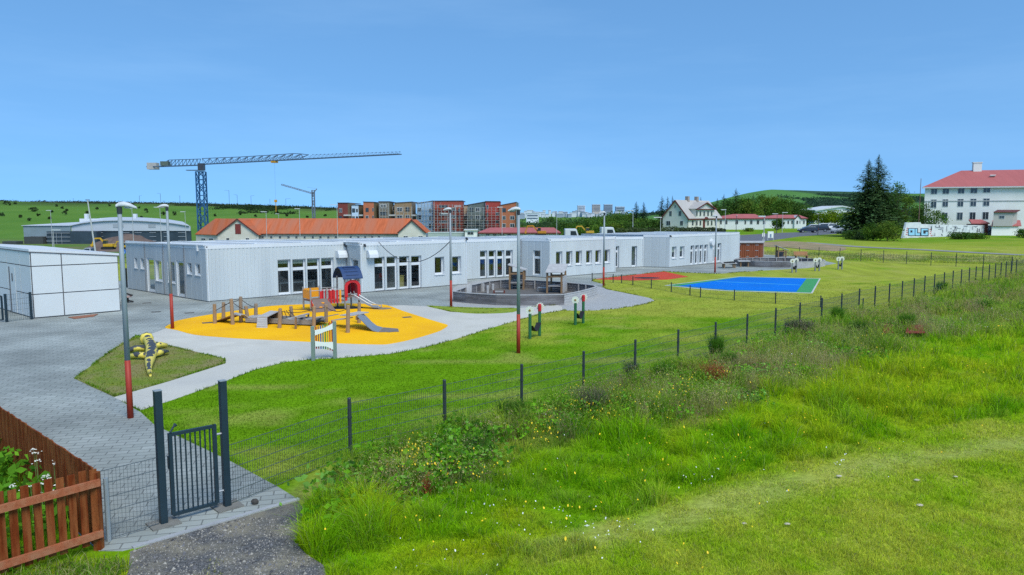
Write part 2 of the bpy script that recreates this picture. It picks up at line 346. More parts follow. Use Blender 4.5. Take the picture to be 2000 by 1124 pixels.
RUBG = M('green_rubber', (.05, .30, .09), .85, .12, 2.0, .2, bscale=90)
RUBT = M('teal_rubber', (.07, .46, .55), .85, .08, 2.0)
RUBR = M('red_rubber', (.60, .066, .035), .85, .14, 1.5, .2, bscale=90, spec=.1, big=(.5, (.50, .075, .045)))
GRAV = M('gravel', (.44, .44, .43), .95, .45, 22.0, .8, bscale=50, big=(.6, (.37, .37, .36)))
SAND = M('dark_sand', (.135, .125, .115), .98, .2, 3.0, .4)
ASPH = M('cinder', (.15, .15, .15), .95, .75, 26.0, 1.0, bscale=45, big=(1.6, (.25, .225, .17)), spec=.1)
ROAD = M('asphalt', (.13, .135, .15), .9, .15, .6, .1)
PALEED = M('pale_edging', (.50, .50, .48), .9, .1, 2)
TURF2 = M('patch_turf', (.21, .24, .02), .95, .3, 2.2, .7, bscale=50, col2=(.13, .21, .012), big=(.9, (.25, .21, .08)))
TURF3 = M('islet_turf', (.28, .33, .02), .95, .3, 2.2, .7, bscale=50, col2=(.16, .26, .012))
bl, A1 = G(250, 564.6), G(405.6, 590.5)
paved = g2([(240, 1077), (259, 1072), (309, 1057), (582, 976), (545, 953), (453, 903), (302, 831), (275, 806), (222, 776), (145, 740), (210, 690), (268, 655), (300, 664), (420, 655), (560, 650), (700, 650), (785, 598), (850, 600), (890, 602), (1000, 603), (1100, 596), (1165, 585), (1180, 556), (1155, 549.5), (1160, 546), (1297, 531), (1398, 535.5), (1490, 529), (1580, 524), (1634, 515), (1600, 508), (1560, 502), (1480, 497)])
paved += [(25, 76), (16, 82), (-10, 62), (-28, 52), (-38, 59), (-50, 58), (-40, 40), (-34, 28)]
co = G(193, 1077); co_far = co.lerp(Vector((*G(0, 797, 1.2)[:2], 0)), 2.3); paved += [tuple(co_far[:2]), (co.x, co.y)]
sheet('paved_yard', paved, .006, PAV)
path = g2([(222, 777), (275, 802), (340, 781), (430, 749), (500, 722), (560, 707), (612, 702), (660, 700), (760, 692), (830, 679), (900, 660), (960, 641), (1050, 615), (1110, 605), (1180, 598), (1130, 594), (1006, 603), (940, 613), (880, 610), (835, 599), (785, 597), (700, 600), (560, 600), (420, 625), (325, 642), (290, 655), (268, 662), (440, 703), (440, 711), (330, 746)])
sheet('concrete_path', path, .011, CONC)
gravel = smooth(g2([(878, 585), (890, 601), (960, 604), (1010, 603), (1090, 597), (1108, 607), (1200, 604), (1278, 588), (1230, 575), (1185, 566), (1160, 560), (1000, 545), (900, 555)]), 3)
sheet('gravel_bed', gravel, .015, GRAV)
zy = [(75, 270), (110, 246), (150, 226), (250, 205), (385, 182), (500, 165), (640, 145), (770, 128), (980, 118), (1180, 112), (1380, 115), (1510, 122), (1620, 160), (1790, 215), (1880, 242), (1915, 256), (1885, 280), (1840, 300), (1700, 342), (1550, 374), (1450, 380), (1190, 372), (1000, 362), (640, 345), (430, 332), (260, 315), (150, 286)]
sheet('yellow_rubber_ground', smooth(g2([(300 + x / 3.333, 560 + y / 3.333) for x, y in zy]), 3), .021, RUBY)
tri = g2([(268, 662), (352, 681), (440, 702), (441, 710), (330, 745.5), (222, 775.5), (180, 757), (145, 740), (210, 692), (240, 672)])
sheet('grass_patch', tri, .018, TURF2)
sheet('grass_islet', smooth(g2([(833, 598), (880, 600), (950, 602), (1010, 603), (1000, 611), (930, 613.5), (875, 608)]), 3), .019, TURF3)
red = g2([(1160, 546), (1297.5, 531), (1344, 541), (1305, 546.5), (1237, 548.5)])
sheet('red_rubber_ground', red, .012, RUBR)
court = court_poly = g2([(1297, 558), (1445, 540.5), (1603, 544.5), (1587, 573.5), (1420, 569), (1365, 565)])
sheet('court_edging', court, .010, PALEED)
sheet('green_court', g2([(1304, 558), (1446, 541.3), (1600, 545), (1584, 572.5), (1420, 568), (1365, 563.5)]), .014, RUBG)
sheet('blue_court', g2([(1325, 559.5), (1445, 542.2), (1575, 544.8), (1555, 571), (1420, 567), (1368, 563)]), .018, RUBB)
b = MB(); p, q = G(1398, 550.6), G(1563, 557.8); b.bar((p.x, p.y, .02), (q.x, q.y, .02), .16, .004); b.build('court_line', RUBT, kind='structure')
asph = g2([(255, 1078), (300, 1062), (582, 980), (598, 1000), (590, 1030), (575, 1060), (600, 1085), (632, 1105), (650, 1180), (640, 1500), (200, 1500)])
sheet('cinder_path', asph, .008, ASPH)
b = MB(); a, c = G(259, 1071), G(584, 976); b.bar((a.x, a.y, -.02), (c.x, c.y, -.02), .09, .09); b.build('kerb', CURB, kind='structure')
# road to the right of the school and the worn track below the hospital
def ribbon(name, pts, w, z, mat, follow=True, n=8):
    pts = smooth(pts, n, closed=False); b = MB(); L = []
    for i, p in enumerate(pts):
        a, c = Vector(pts[max(0, i - 1)]), Vector(pts[min(len(pts) - 1, i + 1)]); d = (c - a).normalized(); nn = Vector((-d.y, d.x)) * w / 2
        for k in (1, .33, -.33, -1):
            q = Vector(p) + nn * k; L.append((q.x, q.y, hz(q.x, q.y) + z))
    b.v = L; b.f = [(4 * i + k, 4 * i + k + 1, 4 * i + 5 + k, 4 * i + 4 + k) for i in range(len(pts) - 1) for k in range(3)]; b.m = [0] * len(b.f)
    return b.build(name, mat, kind='structure')
sheet('road', g2([(1380, 466), (1446, 460), (1525, 455.5), (1600, 453.0), (1665, 451), (1690, 456), (1630, 457.5), (1560, 462.5), (1500, 471), (1440, 478), (1380, 483)]), .03, ROAD)
sheet('car_park', g2([(1560, 452), (1700, 447), (1740, 452), (1690, 458.5), (1625, 456.5)]), .02, ROAD)
DIRT = M('bare_soil', (.40, .265, .155), .95, .35, .8, .4, stretch=(1, 2.2, 1), big=(.35, (.20, .19, .07)))
sheet('soil_bank', smooth(g2([(1478, 476), (1540, 472), (1600, 477), (1650, 484), (1640, 491), (1590, 489), (1530, 484), (1490, 482)]), 4), .05, DIRT)
ribbon('track', g2([(1570, 474), (1640, 480), (1700, 484), (1800, 488.5), (1900, 494), (2000, 499), (2120, 505)]), 2.6, .04, M('track_gravel', (.27, .27, .24), .95, .3, 1.0, .3))
ribbon('left_road', g2([(120, 509), (180, 501), (236, 498.5), (300, 492), (420, 483)]), 7, .12, ROAD)
# ------------------------------------------------------------------ the container school
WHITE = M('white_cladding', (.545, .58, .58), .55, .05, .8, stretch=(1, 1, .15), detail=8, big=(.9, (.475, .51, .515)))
WHITE_SHADED = M('white_flat_panel_shaded', (.47, .505, .51), .6, .06, .6, stretch=(1, 1, .2), detail=8, big=(.7, (.42, .455, .465)))  # darker copy of the cladding white: side walls' shade put into the colour
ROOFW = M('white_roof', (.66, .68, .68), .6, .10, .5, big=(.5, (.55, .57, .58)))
TRIM = M('white_trim', (.66, .68, .69), .45, .05, 2)
DARK = M('dark_metal', (.03, .033, .038), .5, .2, 5)
GREYM = M('grey_pipe', (.28, .30, .32), .5, .1, 5)
GLS = glass_mat('window_glass', (.62, .68, .68), .15)
PLINTH = M('dark_plinth', (.14, .145, .15), .9, .2, 3)
BLIND = M('cream_blind', (.72, .72, .62), .8, .06, 3)
FLOORI = M('indoor_floor', (.30, .27, .22), .7, .15, 1)
WALLI = M('indoor_wall', (.55, .54, .50), .9, .1, 1)
def face_frame(p0, p1):
    e = Vector((p1[0] - p0[0], p1[1] - p0[1], 0)); L = e.length; e /= L; return e, Vector((e.y, -e.x, 0)), L     # run, outward, length
def wall(root, p0, p1, z0, z1, openings, mat, rib=0.22, depth=.022, name='wall', out_flip=False, ribbed=True):
    """clad wall with real ribs and real openings; openings = (s0, s1, z0, z1)"""
    e, n, L = face_frame(p0, p1)
    prof = []
    if ribbed:
        k = 0; s = .06
        while s < L - .2:
            prof += [(s, 0), (s + .025, -depth), (s + .075, -depth), (s + .10, 0)]; s += rib
    xs_ = sorted(set([0.0, L] + [p[0] for p in prof] + [o[0] for o in openings] + [o[1] for o in openings]))
    ps = [(0, 0)] + prof + [(L, 0)]
    def dep(s): return float(np.interp(s, [p[0] for p in ps], [p[1] for p in ps]))
    b = MB(); P = lambda s, z, d=0: Vector((p0[0], p0[1], 0)) + e * s + n * d + Vector((0, 0, z))
    for s0, s1 in zip(xs_[:-1], xs_[1:]):
        if s1 - s0 < 1e-4: continue
        mid = (s0 + s1) / 2; cuts = sorted((o[2], o[3]) for o in openings if o[0] - 1e-6 < mid < o[1] + 1e-6); z = z0
        for a, c in cuts + [(z1, z1)]:
            if a - z > 1e-3: b.quad(P(s0, z, dep(s0)), P(s1, z, dep(s1)), P(s1, a, dep(s1)), P(s0, a, dep(s0)))
            z = max(z, c)
    return b.build(name, mat, root)
def window(root, p0, p1, op, rec=.16, fr=.075, bar=None, sill=True, door=False, blind=None, mid=None):
    """recessed frame with pane(s), reveal and sill; a sub-part each for pane, sill, handle"""
    e, n, L = face_frame(p0, p1); s0, s1, z0, z1 = op
    P = lambda s, z, d=0: Vector((p0[0], p0[1], 0)) + e * s + n * d + Vector((0, 0, z)); up = (0, 0, 1)
    b = MB()
    for a, c in (((s0, z0), (s0, z1)), ((s1, z0), (s1, z1))):                      # reveals
        b.quad(P(a[0], a[1], .004), P(c[0], c[1], .004), P(c[0], c[1], -rec - .06), P(a[0], a[1], -rec - .06))
    for zz in (z0, z1): b.quad(P(s0, zz, .004), P(s1, zz, .004), P(s1, zz, -rec - .06), P(s0, zz, -rec - .06))
    def fbox(sa, sb, za, zb, d=.06): b.slab([P(sa, za, -rec), P(sb, za, -rec), P(sb, zb, -rec), P(sa, zb, -rec)], -n * d)
    fbox(s0 + .002, s0 + fr, z0 + .002, z1 - .002); fbox(s1 - fr, s1 - .002, z0 + .002, z1 - .002)
    fbox(s0 + fr, s1 - fr, z0 + .002, z0 + fr * 1.4); fbox(s0 + fr, s1 - fr, z1 - fr, z1 - .002)
    zs = [(z0 + fr * 1.4, z1 - fr)]
    if bar: fbox(s0 + fr, s1 - fr, bar - .09, bar + .09); zs = [(z0 + fr * 1.4, bar - .09), (bar + .09, z1 - fr)]
    wn = b.build('door' if door else 'window', TRIM, root)
    g = MB()
    for za, zb in zs:
        g.quad(P(s0 + fr, za, -rec - .03), P(s1 - fr, za, -rec - .03), P(s1 - fr, zb, -rec - .03), P(s0 + fr, zb, -rec - .03))
    g.build('pane', GLS, wn)
    if sill:
        q = MB(); q.slab([P(s0 - .03, z0 - .035, .05), P(s1 + .03, z0 - .035, .05), P(s1 + .03, z0 - .035, -rec + .004), P(s0 - .03, z0 - .035, -rec + .004)], (0, 0, .04)); q.build('sill', TRIM, wn)
    if door:
        q = MB(); h = P(s1 - fr * .5, z0 + 1.0, -rec + .05); q.tube([h - n * .05, h, h - e * .13], .012, 6); q.build('handle', GREYM, wn)
    if blind:
        za, zb = zs[-1]; q = MB(); m_ = za + (zb - za) * (1 - blind)
        q.quad(P(s0 + fr, m_, -rec - .07), P(s1 - fr, m_, -rec - .07), P(s1 - fr, zb, -rec - .07), P(s0 + fr, zb, -rec - .07)); q.build('blind', BLIND, wn)
    return wn
def v2(u, v): p = G(u, v); return (p.x, p.y)
BLp, Ap, F1, C2, B2R = v2(250, 564.6), v2(405.6, 590.5), v2(677, 568), v2(705, 573), v2(912, 556)
B3L, B3R, C4, B4R = v2(905, 547.6), v2(1016, 540), v2(1073, 543.5), v2(1201.5, 532.5)
B5L, B5R, C6, B6R = v2(1196, 524.6), v2(1255.5, 522), v2(1306, 523.2), v2(1443, 510.5)
def zr(u, v, p): return D(u, v, p[1]).z
ZB = [zr(404, 480, Ap), zr(705, 474.5, C2), zr(960, 467, ((B3L[0] + B3R[0]) / 2, (B3L[1] + B3R[1]) / 2)), zr(1073, 467, C4), zr(1230, 464, B5L), zr(1306, 459.5, C6)]
print('roof heights', [round(z, 2) for z in ZB])
school = thing('school_building', (-8, 47, 0), 'long low white container school with ribbed walls stepping behind the playgrounds', 'school')
dirF = (Vector((B2R[0], B2R[1], 0)) - Vector((C2[0], C2[1], 0))).normalized(); back = Vector((-dirF.y, dirF.x, 0)) * 10.4
blocks = [  # front-left, front-right, roof height, ribbed
    (Ap, F1, 3.08), (C2, B2R, 3.08), (B3L, B3R, 3.08), (C4, B4R, 3.02), (B5L, B5R, 2.96), (C6, B6R, 2.90)]
ZT = {0: ZB[0], 1: ZB[1], 2: ZB[2], 3: ZB[3], 4: ZB[4], 5: ZB[5]}
def px_open(p0, p1, ul, ur, vt, vb, um=None):
    um = um or (ul + ur) / 2
    s0, _ = onwall(ul, vt, p0, p1); s1, _ = onwall(ur, vt, p0, p1); _, za = onwall(um, vb, p0, p1); _, zb = onwall(um, vt, p0, p1)
    return [min(s0, s1), max(s0, s1), max(.06, za), zb]
OPEN = {  # facade: list of (u left, u right, v top, v bottom, v transom bar or None, kind, blind)
    0: [(542, 567.5, 507, 575.5, 526.5, 'w', .45), (570.8, 597, 506, 574, 525.5, 'w', .5), (599.5, 624.5, 504.5, 572, 523.5, 'w', .5), (627, 651.5, 503.5, 570.5, 522, 'w', .4)],
    1: [(731, 751.5, 502, 569, 518.8, 'w', None), (755, 776, 501, 567, 517.8, 'w', None), (779.5, 799.5, 500.3, 565.3, 516.5, 'w', None), (803, 823, 499.6, 563.5, 515.5, 'w', None), (849, 867.5, 502, 536.5, None, 'w', None), (883, 900.5, 500.8, 534, None, 'w', None)],
    2: [(937.5, 951.8, 489.5, 544, 504.5, 'w', None), (954.5, 969, 489.2, 543, 504, 'w', None), (971.3, 985.2, 489, 541.6, 503.4, 'w', None), (988, 1001.6, 488.6, 540.6, 502.8, 'w', None)],
    3: [(1086, 1098.5, 491.5, 520, None, 'w', None), (1105.8, 1118, 490.6, 518.6, None, 'w', None), (1124.6, 1136.8, 490, 517, None, 'w', None), (1145, 1156.5, 489.4, 516, None, 'w', None), (1163, 1174, 488.6, 515, None, 'w', None), (1181, 1191.5, 487.6, 513.5, None, 'w', None)],
    4: [(1201.5, 1209.5, 481, 523, 491.5, 'w', None), (1234, 1244.5, 481, 521, None, 'd', None)],
    5: [(1312.5, 1321.5, 482, 505, None, 'w', .5), (1328, 1337, 481.3, 504, None, 'w', .45), (1349, 1356.3, 479.8, 517, 490, 'w', None), (1358.3, 1365.2, 479.2, 516.2, 489.4, 'w', None), (1367, 1374, 478.6, 515.4, 488.7, 'w', None), (1376, 1383, 478, 514.6, 488, 'w', None), (1393, 1398, 475.6, 512.6, 486, 'w', None), (1402, 1409, 475.2, 511.6, 485.6, 'w', None)]}
SIDE = {  # side walls
    'end': (BLp, Ap, ZB[0], [(262, 267.8, 504, 523.8, None, 'w', None), (274, 280.8, 505, 525.4, None, 'w', None), (286, 300.2, 504.4, 570, None, 'd', None), (303, 315, 509.4, 548.8, None, 'w', None), (327, 340.4, 511.4, 552.6, None, 'w', None), (344, 360, 509.8, 581, None, 'd', None), (365, 374, 513.6, 535.6, None, 'w', None), (380.6, 390.3, 515.2, 538, None, 'w', None)]),
    'rec2': (F1, C2, ZB[1], [(684.5, 699.5, 505.5, 569.5, None, 'd', None)]),
    'rec4': (B3R, C4, ZB[3], [(1041, 1055.4, 489, 537.6, 503.5, 'w', None)]),
    'rec6': (B5R, C6, ZB[5], [])}
for i, (p0, p1, _) in enumerate(blocks):
    e, n, L = face_frame(p0, p1); zt = ZT[i]; ops = []
    for (ul, ur, vt, vb, vbar, kd, bd) in OPEN[i]:
        o = px_open(p0, p1, ul, ur, vt, vb); ops.append(o)
        bar = onwall((ul + ur) / 2, vbar, p0, p1)[1] if vbar else None
        tall = o[2] < .5
        window(school, p0, p1, o, rec=.17 if i != 1 or tall else .2, bar=bar, sill=not tall, door=(kd == 'd'), blind=bd)
    wall(school, p0, p1, .05, zt - .2, ops, WHITE)
    a, c = Vector((*p0, 0)), Vector((*p1, 0))
    b = MB(); b.slab([a + n * .012 + Vector((0, 0, zt - .2)), c + n * .012 + Vector((0, 0, zt - .2)), c + n * .012 + Vector((0, 0, zt)), a + n * .012 + Vector((0, 0, zt))], -n * .12)
    for s in (.06, L - .06):                                                     # corner posts of the end modules
        q = a + e * s + n * .008; b.bar((q.x, q.y, .05), (q.x, q.y, zt - .2), .11, .05, up=tuple(e))
    b.build('fascia', TRIM, school)
    b = MB(); b.slab([a + n * -.03 + Vector((0, 0, -.05)), c + n * -.03 + Vector((0, 0, -.05)), c + n * -.03 + Vector((0, 0, .06)), a + n * -.03 + Vector((0, 0, .06))], -n * .1); b.build('plinth', PLINTH, school)
    bk = back if i != 0 else Vector((BLp[0] - Ap[0], BLp[1] - Ap[1], 0))
    b = MB(); fall = Vector((0, 0, -.14)); ra = [a - n * .1, c - n * .1, c + bk + fall, a + bk + fall]; b.slab([p + Vector((0, 0, zt - .03)) for p in ra], (0, 0, -.14))
    ns = max(1, round(L / 2.6))
    for k in range(ns + 1):                                                      # raised seams between the roof modules
        q = a + (c - a) * (k / ns); b.bar(q - n * .1 + Vector((0, 0, zt + .012)), q + bk + fall + Vector((0, 0, zt + .012)), .16, .05)
    b.bar(a + bk + fall + Vector((0, 0, zt - .08)), c + bk + fall + Vector((0, 0, zt - .08)), .14, .16)
    b.build('roof', ROOFW, school)
    b = MB(); b.mi = 0; rb = [a - n * .3 + e * 2.6, c - n * .3, c + bk, a + bk + e * 2.6]; b.quad(*[p + Vector((0, 0, .1)) for p in (a - n * .3 + e * .15, rb[1], rb[2], a + bk + e * .15)])
    b.mi = 1
    for p, q in ((rb[2], rb[3]), (rb[0] + bk * .46, rb[1] + bk * .46), (rb[1], rb[2]), (rb[3], rb[0])): b.quad(p + Vector((0, 0, .05)), q + Vector((0, 0, .05)), q + Vector((0, 0, zt - .33)), p + Vector((0, 0, zt - .33)))
    b.build('indoor_shell', [FLOORI, WALLI], school)
for k, (p0, p1, zt, lst) in SIDE.items():
    e, n, L = face_frame(p0, p1); ops = []
    for (ul, ur, vt, vb, vbar, kd, bd) in lst:
        o = px_open(p0, p1, ul, ur, vt, vb); ops.append(o)
        window(school, p0, p1, o, rec=(.05 if kd == 'd' else .11) if k == 'end' else .12, bar=onwall((ul + ur) / 2, vbar, p0, p1)[1] if vbar else None, sill=(kd != 'd' and o[2] > .5), door=(kd == 'd'), fr=.11 if kd == 'd' else .06)
    wall(school, p0, p1, .05, zt - .2, ops, WHITE_SHADED, rib=.62, depth=.008)
    a, c = Vector((*p0, 0)), Vector((*p1, 0)); b = MB()
    b.slab([a + n * .012 + Vector((0, 0, zt - .2)), c - e * .002 + n * .012 + Vector((0, 0, zt - .2)), c - e * .002 + n * .012 + Vector((0, 0, zt)), a + n * .012 + Vector((0, 0, zt))], -n * .1)
    b.build('fascia', TRIM, school)
    b = MB(); b.slab([a + n * -.03 + Vector((0, 0, -.05)), c + n * -.03 + Vector((0, 0, -.05)), c + n * -.03 + Vector((0, 0, .06)), a + n * -.03 + Vector((0, 0, .06))], -n * .1); b.build('plinth', PLINTH, school)
    if k == 'end':
        for u in (284.5, 320.3, 360.8):
            s = onwall(u, 530, p0, p1)[0]; b = MB(); q = a + e * s + n * .003
            for d in (-.05, .05): b.bar(q + e * d + Vector((0, 0, .05)), q + e * d + Vector((0, 0, zt - .2)), .05, .03, up=tuple(e))
            b.bar(q + n * .012 + Vector((0, 0, .05)), q + n * .012 + Vector((0, 0, zt)), .03, .012, up=tuple(e)); b.build('module_joint', GREYM, school)
    if k in ('rec2', 'rec4'):
        b = MB(); q = a + e * .10 + n * .06; b.tube([q + Vector((0, 0, .05)), q + Vector((0, 0, zt - .05))], .035, 8); b.build('downpipe', GREYM, school)
def hood(p0, p1, u, v0, v1, w=.62):
    e, n, L = face_frame(p0, p1); s, z0 = onwall(u, v1, p0, p1); _, z1 = onwall(u, v0, p0, p1); a = Vector((*p0, 0)) + e * s
    b = MB(); pr = [n * .01 + Vector((0, 0, z0)), n * .42 + Vector((0, 0, z0)), n * .40 + Vector((0, 0, z0 + (z1 - z0) * .45)), n * .26 + Vector((0, 0, z1)), n * .01 + Vector((0, 0, z1))]
    b.slab([a - e * w / 2 + p for p in pr], e * w); return b.build('vent_hood', TRIM, school, bevel=.015)
hood(Ap, F1, 664, 489.5, 503.5); hood(C2, B2R, 724, 489, 503.5)
b = MB(); e, n, L = face_frame(C6, B6R); s, z = onwall(1389, 474, C6, B6R); q = Vector((*C6, z)) + e * s; b.tube([q, q + n * .25], [.32, .3], 12); b.build('vent_hood', TRIM, school)
def fitting(p0, p1, u, v, name='camera_dome'):
    e, n, L = face_frame(p0, p1); s, z = onwall(u, v, p0, p1); q = Vector((*p0, z)) + e * s
    b = MB(); b.box(q + n * .06, (.10, .10, .12), math.atan2(e.y, e.x)); b.ball(q + n * .14 + Vector((0, 0, -.05)), .07); b.build(name, DARK, school)
fitting(Ap, F1, 672, 478.5); fitting(C2, B2R, 711, 479); fitting(C2, B2R, 910, 466); fitting(B5L, B5R, 1200, 466); fitting(C6, B6R, 1308, 461)
# corner castings: small dark lifting holes on the top corners
b = MB()
for p0, p1, zt in ((Ap, F1, ZB[0]), (C2, B2R, ZB[1]), (C4, B4R, ZB[3]), (C6, B6R, ZB[5])):
    e, n, L = face_frame(p0, p1)
    for s in (.07, L - .07):
        q = Vector((*p0, zt - .09)) + e * s + n * .013; b.slab([q + e * -.03 + Vector((0, 0, -.04)), q + e * .03 + Vector((0, 0, -.04)), q + e * .03 + Vector((0, 0, .04)), q - e * .03 + Vector((0, 0, .04))], n * .004)
b.build('corner_castings', DARK, school)
b = MB(); s, z = onwall(387, 485, BLp, Ap); e, n, L = face_frame(BLp, Ap); q = Vector((*BLp, z)) + e * s; b.box(q + n * .05, (.12, .1, .32), math.atan2(e.y, e.x)); b.build('wall_lamp', TRIM, school)
# things seen through the windows
def indoor(p0, p1, u, v, deep):
    e, n, L = face_frame(p0, p1); s, z = onwall(u, v, p0, p1); q = Vector((*p0, 0)) + e * s - n * deep; return q, math.atan2(e.y, e.x)
def chair(q, rz, mat, label, hgt=.42):
    t = thing('indoor_chair', (q.x, q.y, .1), label, 'chair', rz); b = MB(); m = ROOTM[t]
    for sx in (-.16, .16):
        for sy in (-.16, .16): b.tube([m @ Vector((sx * 1.2, sy * 1.2, 0)), m @ Vector((sx, sy, hgt))], .016, 5)
    b.build('frame', GREYM, t); b = MB(); b.box(m @ Vector((0, 0, hgt + .02)), (.4, .4, .03), rz); b.build('seat', mat, t)
    b = MB(); b.box(m @ Vector((0, .19, hgt + .28)), (.4, .03, .3), rz); b.build('backrest', mat, t)
CRED = M('red_chair_plastic', (.55, .05, .04), .5, .1, 3); CWOOD = M('pale_wood', (.55, .42, .22), .6, .15, 4)
q, rz = indoor(C2, B2R, 766, 560, 1.0); chair(q, rz + .6, CRED, 'small red chair behind the tall classroom window', .5)
q, rz = indoor(C2, B2R, 790, 555, .8)
b = MB(); b.box(q + Vector((0, 0, .45)), (.7, .45, .7), rz); b.box(q + Vector((0, 0, .83)), (.76, .5, .05), rz); setp(b.build('low_cabinet', M('yellow_cabinet', (.62, .50, .16), .6, .1, 3)), 'low yellowish cabinet behind the third tall classroom window', 'cabinet')
for u, rr in ((943, .3), (960, 1.2)):
    q, rz = indoor(B3L, B3R, u, 535, 1.3); chair(q, rz + rr, CRED, 'red chair behind the %s tall window above the sandpit' % ('first' if u == 943 else 'second'), .55)
q, rz = indoor(B3L, B3R, 952, 520, 2.2); b = MB(); b.box(q + Vector((0, 0, 1.55)), (2.6, .06, .8), rz); setp(b.build('notice_board', M('blue_board', (.03, .16, .55), .6, .1, 3)), 'blue board on the wall behind the tall windows', 'board')
q, rz = indoor(B3L, B3R, 978, 535, .9); t = thing('bar_stool', (q.x, q.y, .1), 'white stool behind the third tall window above the sandpit', 'stool', rz); b = MB(); m = ROOTM[t]
for sx in (-.15, .15):
    for sy in (-.15, .15): b.tube([m @ Vector((sx * 1.3, sy * 1.3, 0)), m @ Vector((sx, sy, .9))], .02, 5)
b.build('legs', TRIM, t); b = MB(); b.box(m @ Vector((0, 0, .92)), (.4, .4, .04), rz); b.build('seat', TRIM, t)
q, rz = indoor(Ap, F1, 600, 560, 1.5); b = MB(); b.box(q + Vector((0, 0, .62)), (2.4, .7, .05), rz)
for dx in (-1.1, 1.1): b.box(q + Vector((math.cos(rz) * dx, math.sin(rz) * dx, .36)), (.06, .6, .5), rz)
setp(b.build('classroom_table', M('pale_table', (.55, .58, .60), .5, .1, 3)), 'long pale table behind the tall windows left of the play tower', 'table')
# ------------------------------------------------------------------ white panel shed at the left
SA, SR, SL = v2(67, 623), v2(235, 608.5), v2(-60, 585)
PANEL = M('white_shed_panel', (.62, .64, .63), .5, .04, .6); SEAM = M('dark_seam', (.10, .10, .105), .8, .1, 4)
shed = thing('panel_shed', (SA[0], SA[1], 0), 'white flat panel shed with a single pitch roof and dark joints', 'shed')
zA, zR, zL = zr(64, 488.5, SA), zr(232, 496.5, SR), 0
def panelwall(p0, p1, ztop0, ztop1, us, zl, opn=None):
    e, n, L = face_frame(p0, p1); a = Vector((*p0, 0)); cs = [0] + us + [L]; b = MB(); g = .022
    zt = lambda s: ztop0 + (ztop1 - ztop0) * s / L
    for s0, s1 in zip(cs[:-1], cs[1:]):
        zz = [.06] + zl
        for k in range(len(zz)):
            za = zz[k] + (g if k else 0); last = k == len(zz) - 1
            t0, t1 = (zt(s0) - .1, zt(s1) - .1) if last else (zz[k + 1] - g, zz[k + 1] - g)
            b.slab([a + e * (s0 + g) + n * .03 + Vector((0, 0, za)), a + e * (s1 - g) + n * .03 + Vector((0, 0, za)), a + e * (s1 - g) + n * .03 + Vector((0, 0, t1)), a + e * (s0 + g) + n * .03 + Vector((0, 0, t0))], -n * .02)
    b.build('wall_panels', PANEL, shed)
    b = MB(); b.slab([a + Vector((0, 0, 0)), a + e * L, a + e * L + Vector((0, 0, zt(L) - .06)), a + Vector((0, 0, zt(0) - .06))], -n * .1); b.build('wall', SEAM, shed)
eR, nR, LR = face_frame(SA, SR); s1 = onwall(122, 550, SA, SR)[0]
z1 = onwall(150, 570, SA, SR)[1]; z2 = onwall(150, 517, SA, SR)[1]
panelwall(SA, SR, zA, zR, [s1], [z1, z2])
eL, nL, LL = face_frame(SL, SA); cuts = sorted(LL - d for d in (1.55, 3.6))
panelwall(SL, SA, zA + .02, zA, cuts, [z1, z2])
b = MB()
P3 = lambda p, z: Vector((p[0], p[1], z))
bR = Vector((SL[0] - SA[0], SL[1] - SA[1], 0))
rp = [P3(SA, zA) + (nR + nL) * .06, P3(SR, zR) + (nR - nL) * .06, P3(SR, zR + .02) + bR, P3(SL, zA + .02) + nL * .06]
b.slab([p - Vector((0, 0, .11)) for p in rp], (0, 0, .04)); b.build('eaves_trim', SEAM, shed)
b = MB(); b.slab([p - Vector((0, 0, .068)) for p in rp], (0, 0, .1)); b.build('roof', ROOFW, shed)
s, zt_ = onwall(20, 521, SL, SA); s2, _ = onwall(29, 521, SL, SA); a = Vector((*SL, 0)); b = MB(); b.slab([a + eL * s + nL * .035 + Vector((0, 0, .06)), a + eL * (s2 + .1) + nL * .035 + Vector((0, 0, .06)), a + eL * (s2 + .1) + nL * .035 + Vector((0, 0, zt_)), a + eL * s + nL * .035 + Vector((0, 0, zt_))], nL * .015)
dr = b.build('door', PANEL, shed)
b = MB(); b.bar(a + eL * s + nL * .05 + Vector((0, 0, .06)), a + eL * s + nL * .05 + Vector((0, 0, zt_)), .07, .04); b.build('door_frame', SEAM, dr)
b = MB(); sa, za = onwall(25, 534, SL, SA); _, zb_ = onwall(25, 549, SL, SA); b.slab([a + eL * sa + nL * .055 + Vector((0, 0, zb_)), a + eL * (sa + .14) + nL * .055 + Vector((0, 0, zb_)), a + eL * (sa + .14) + nL * .055 + Vector((0, 0, za)), a + eL * sa + nL * .055 + Vector((0, 0, za))], nL * .01); b.build('pane', SEAM, dr)
b = MB(); pg = [G(133, 621), G(192, 614.5), G(183, 619.5), G(146, 624)]; b.slab([p + Vector((0, 0, .012)) for p in pg], (0, 0, .02)); setp(b.build('door_mat', M('rust_mat', (.28, .115, .065), .95, .25, 6, .4)), 'flat rusty brown mat on the paving beside the panel shed', 'mat')
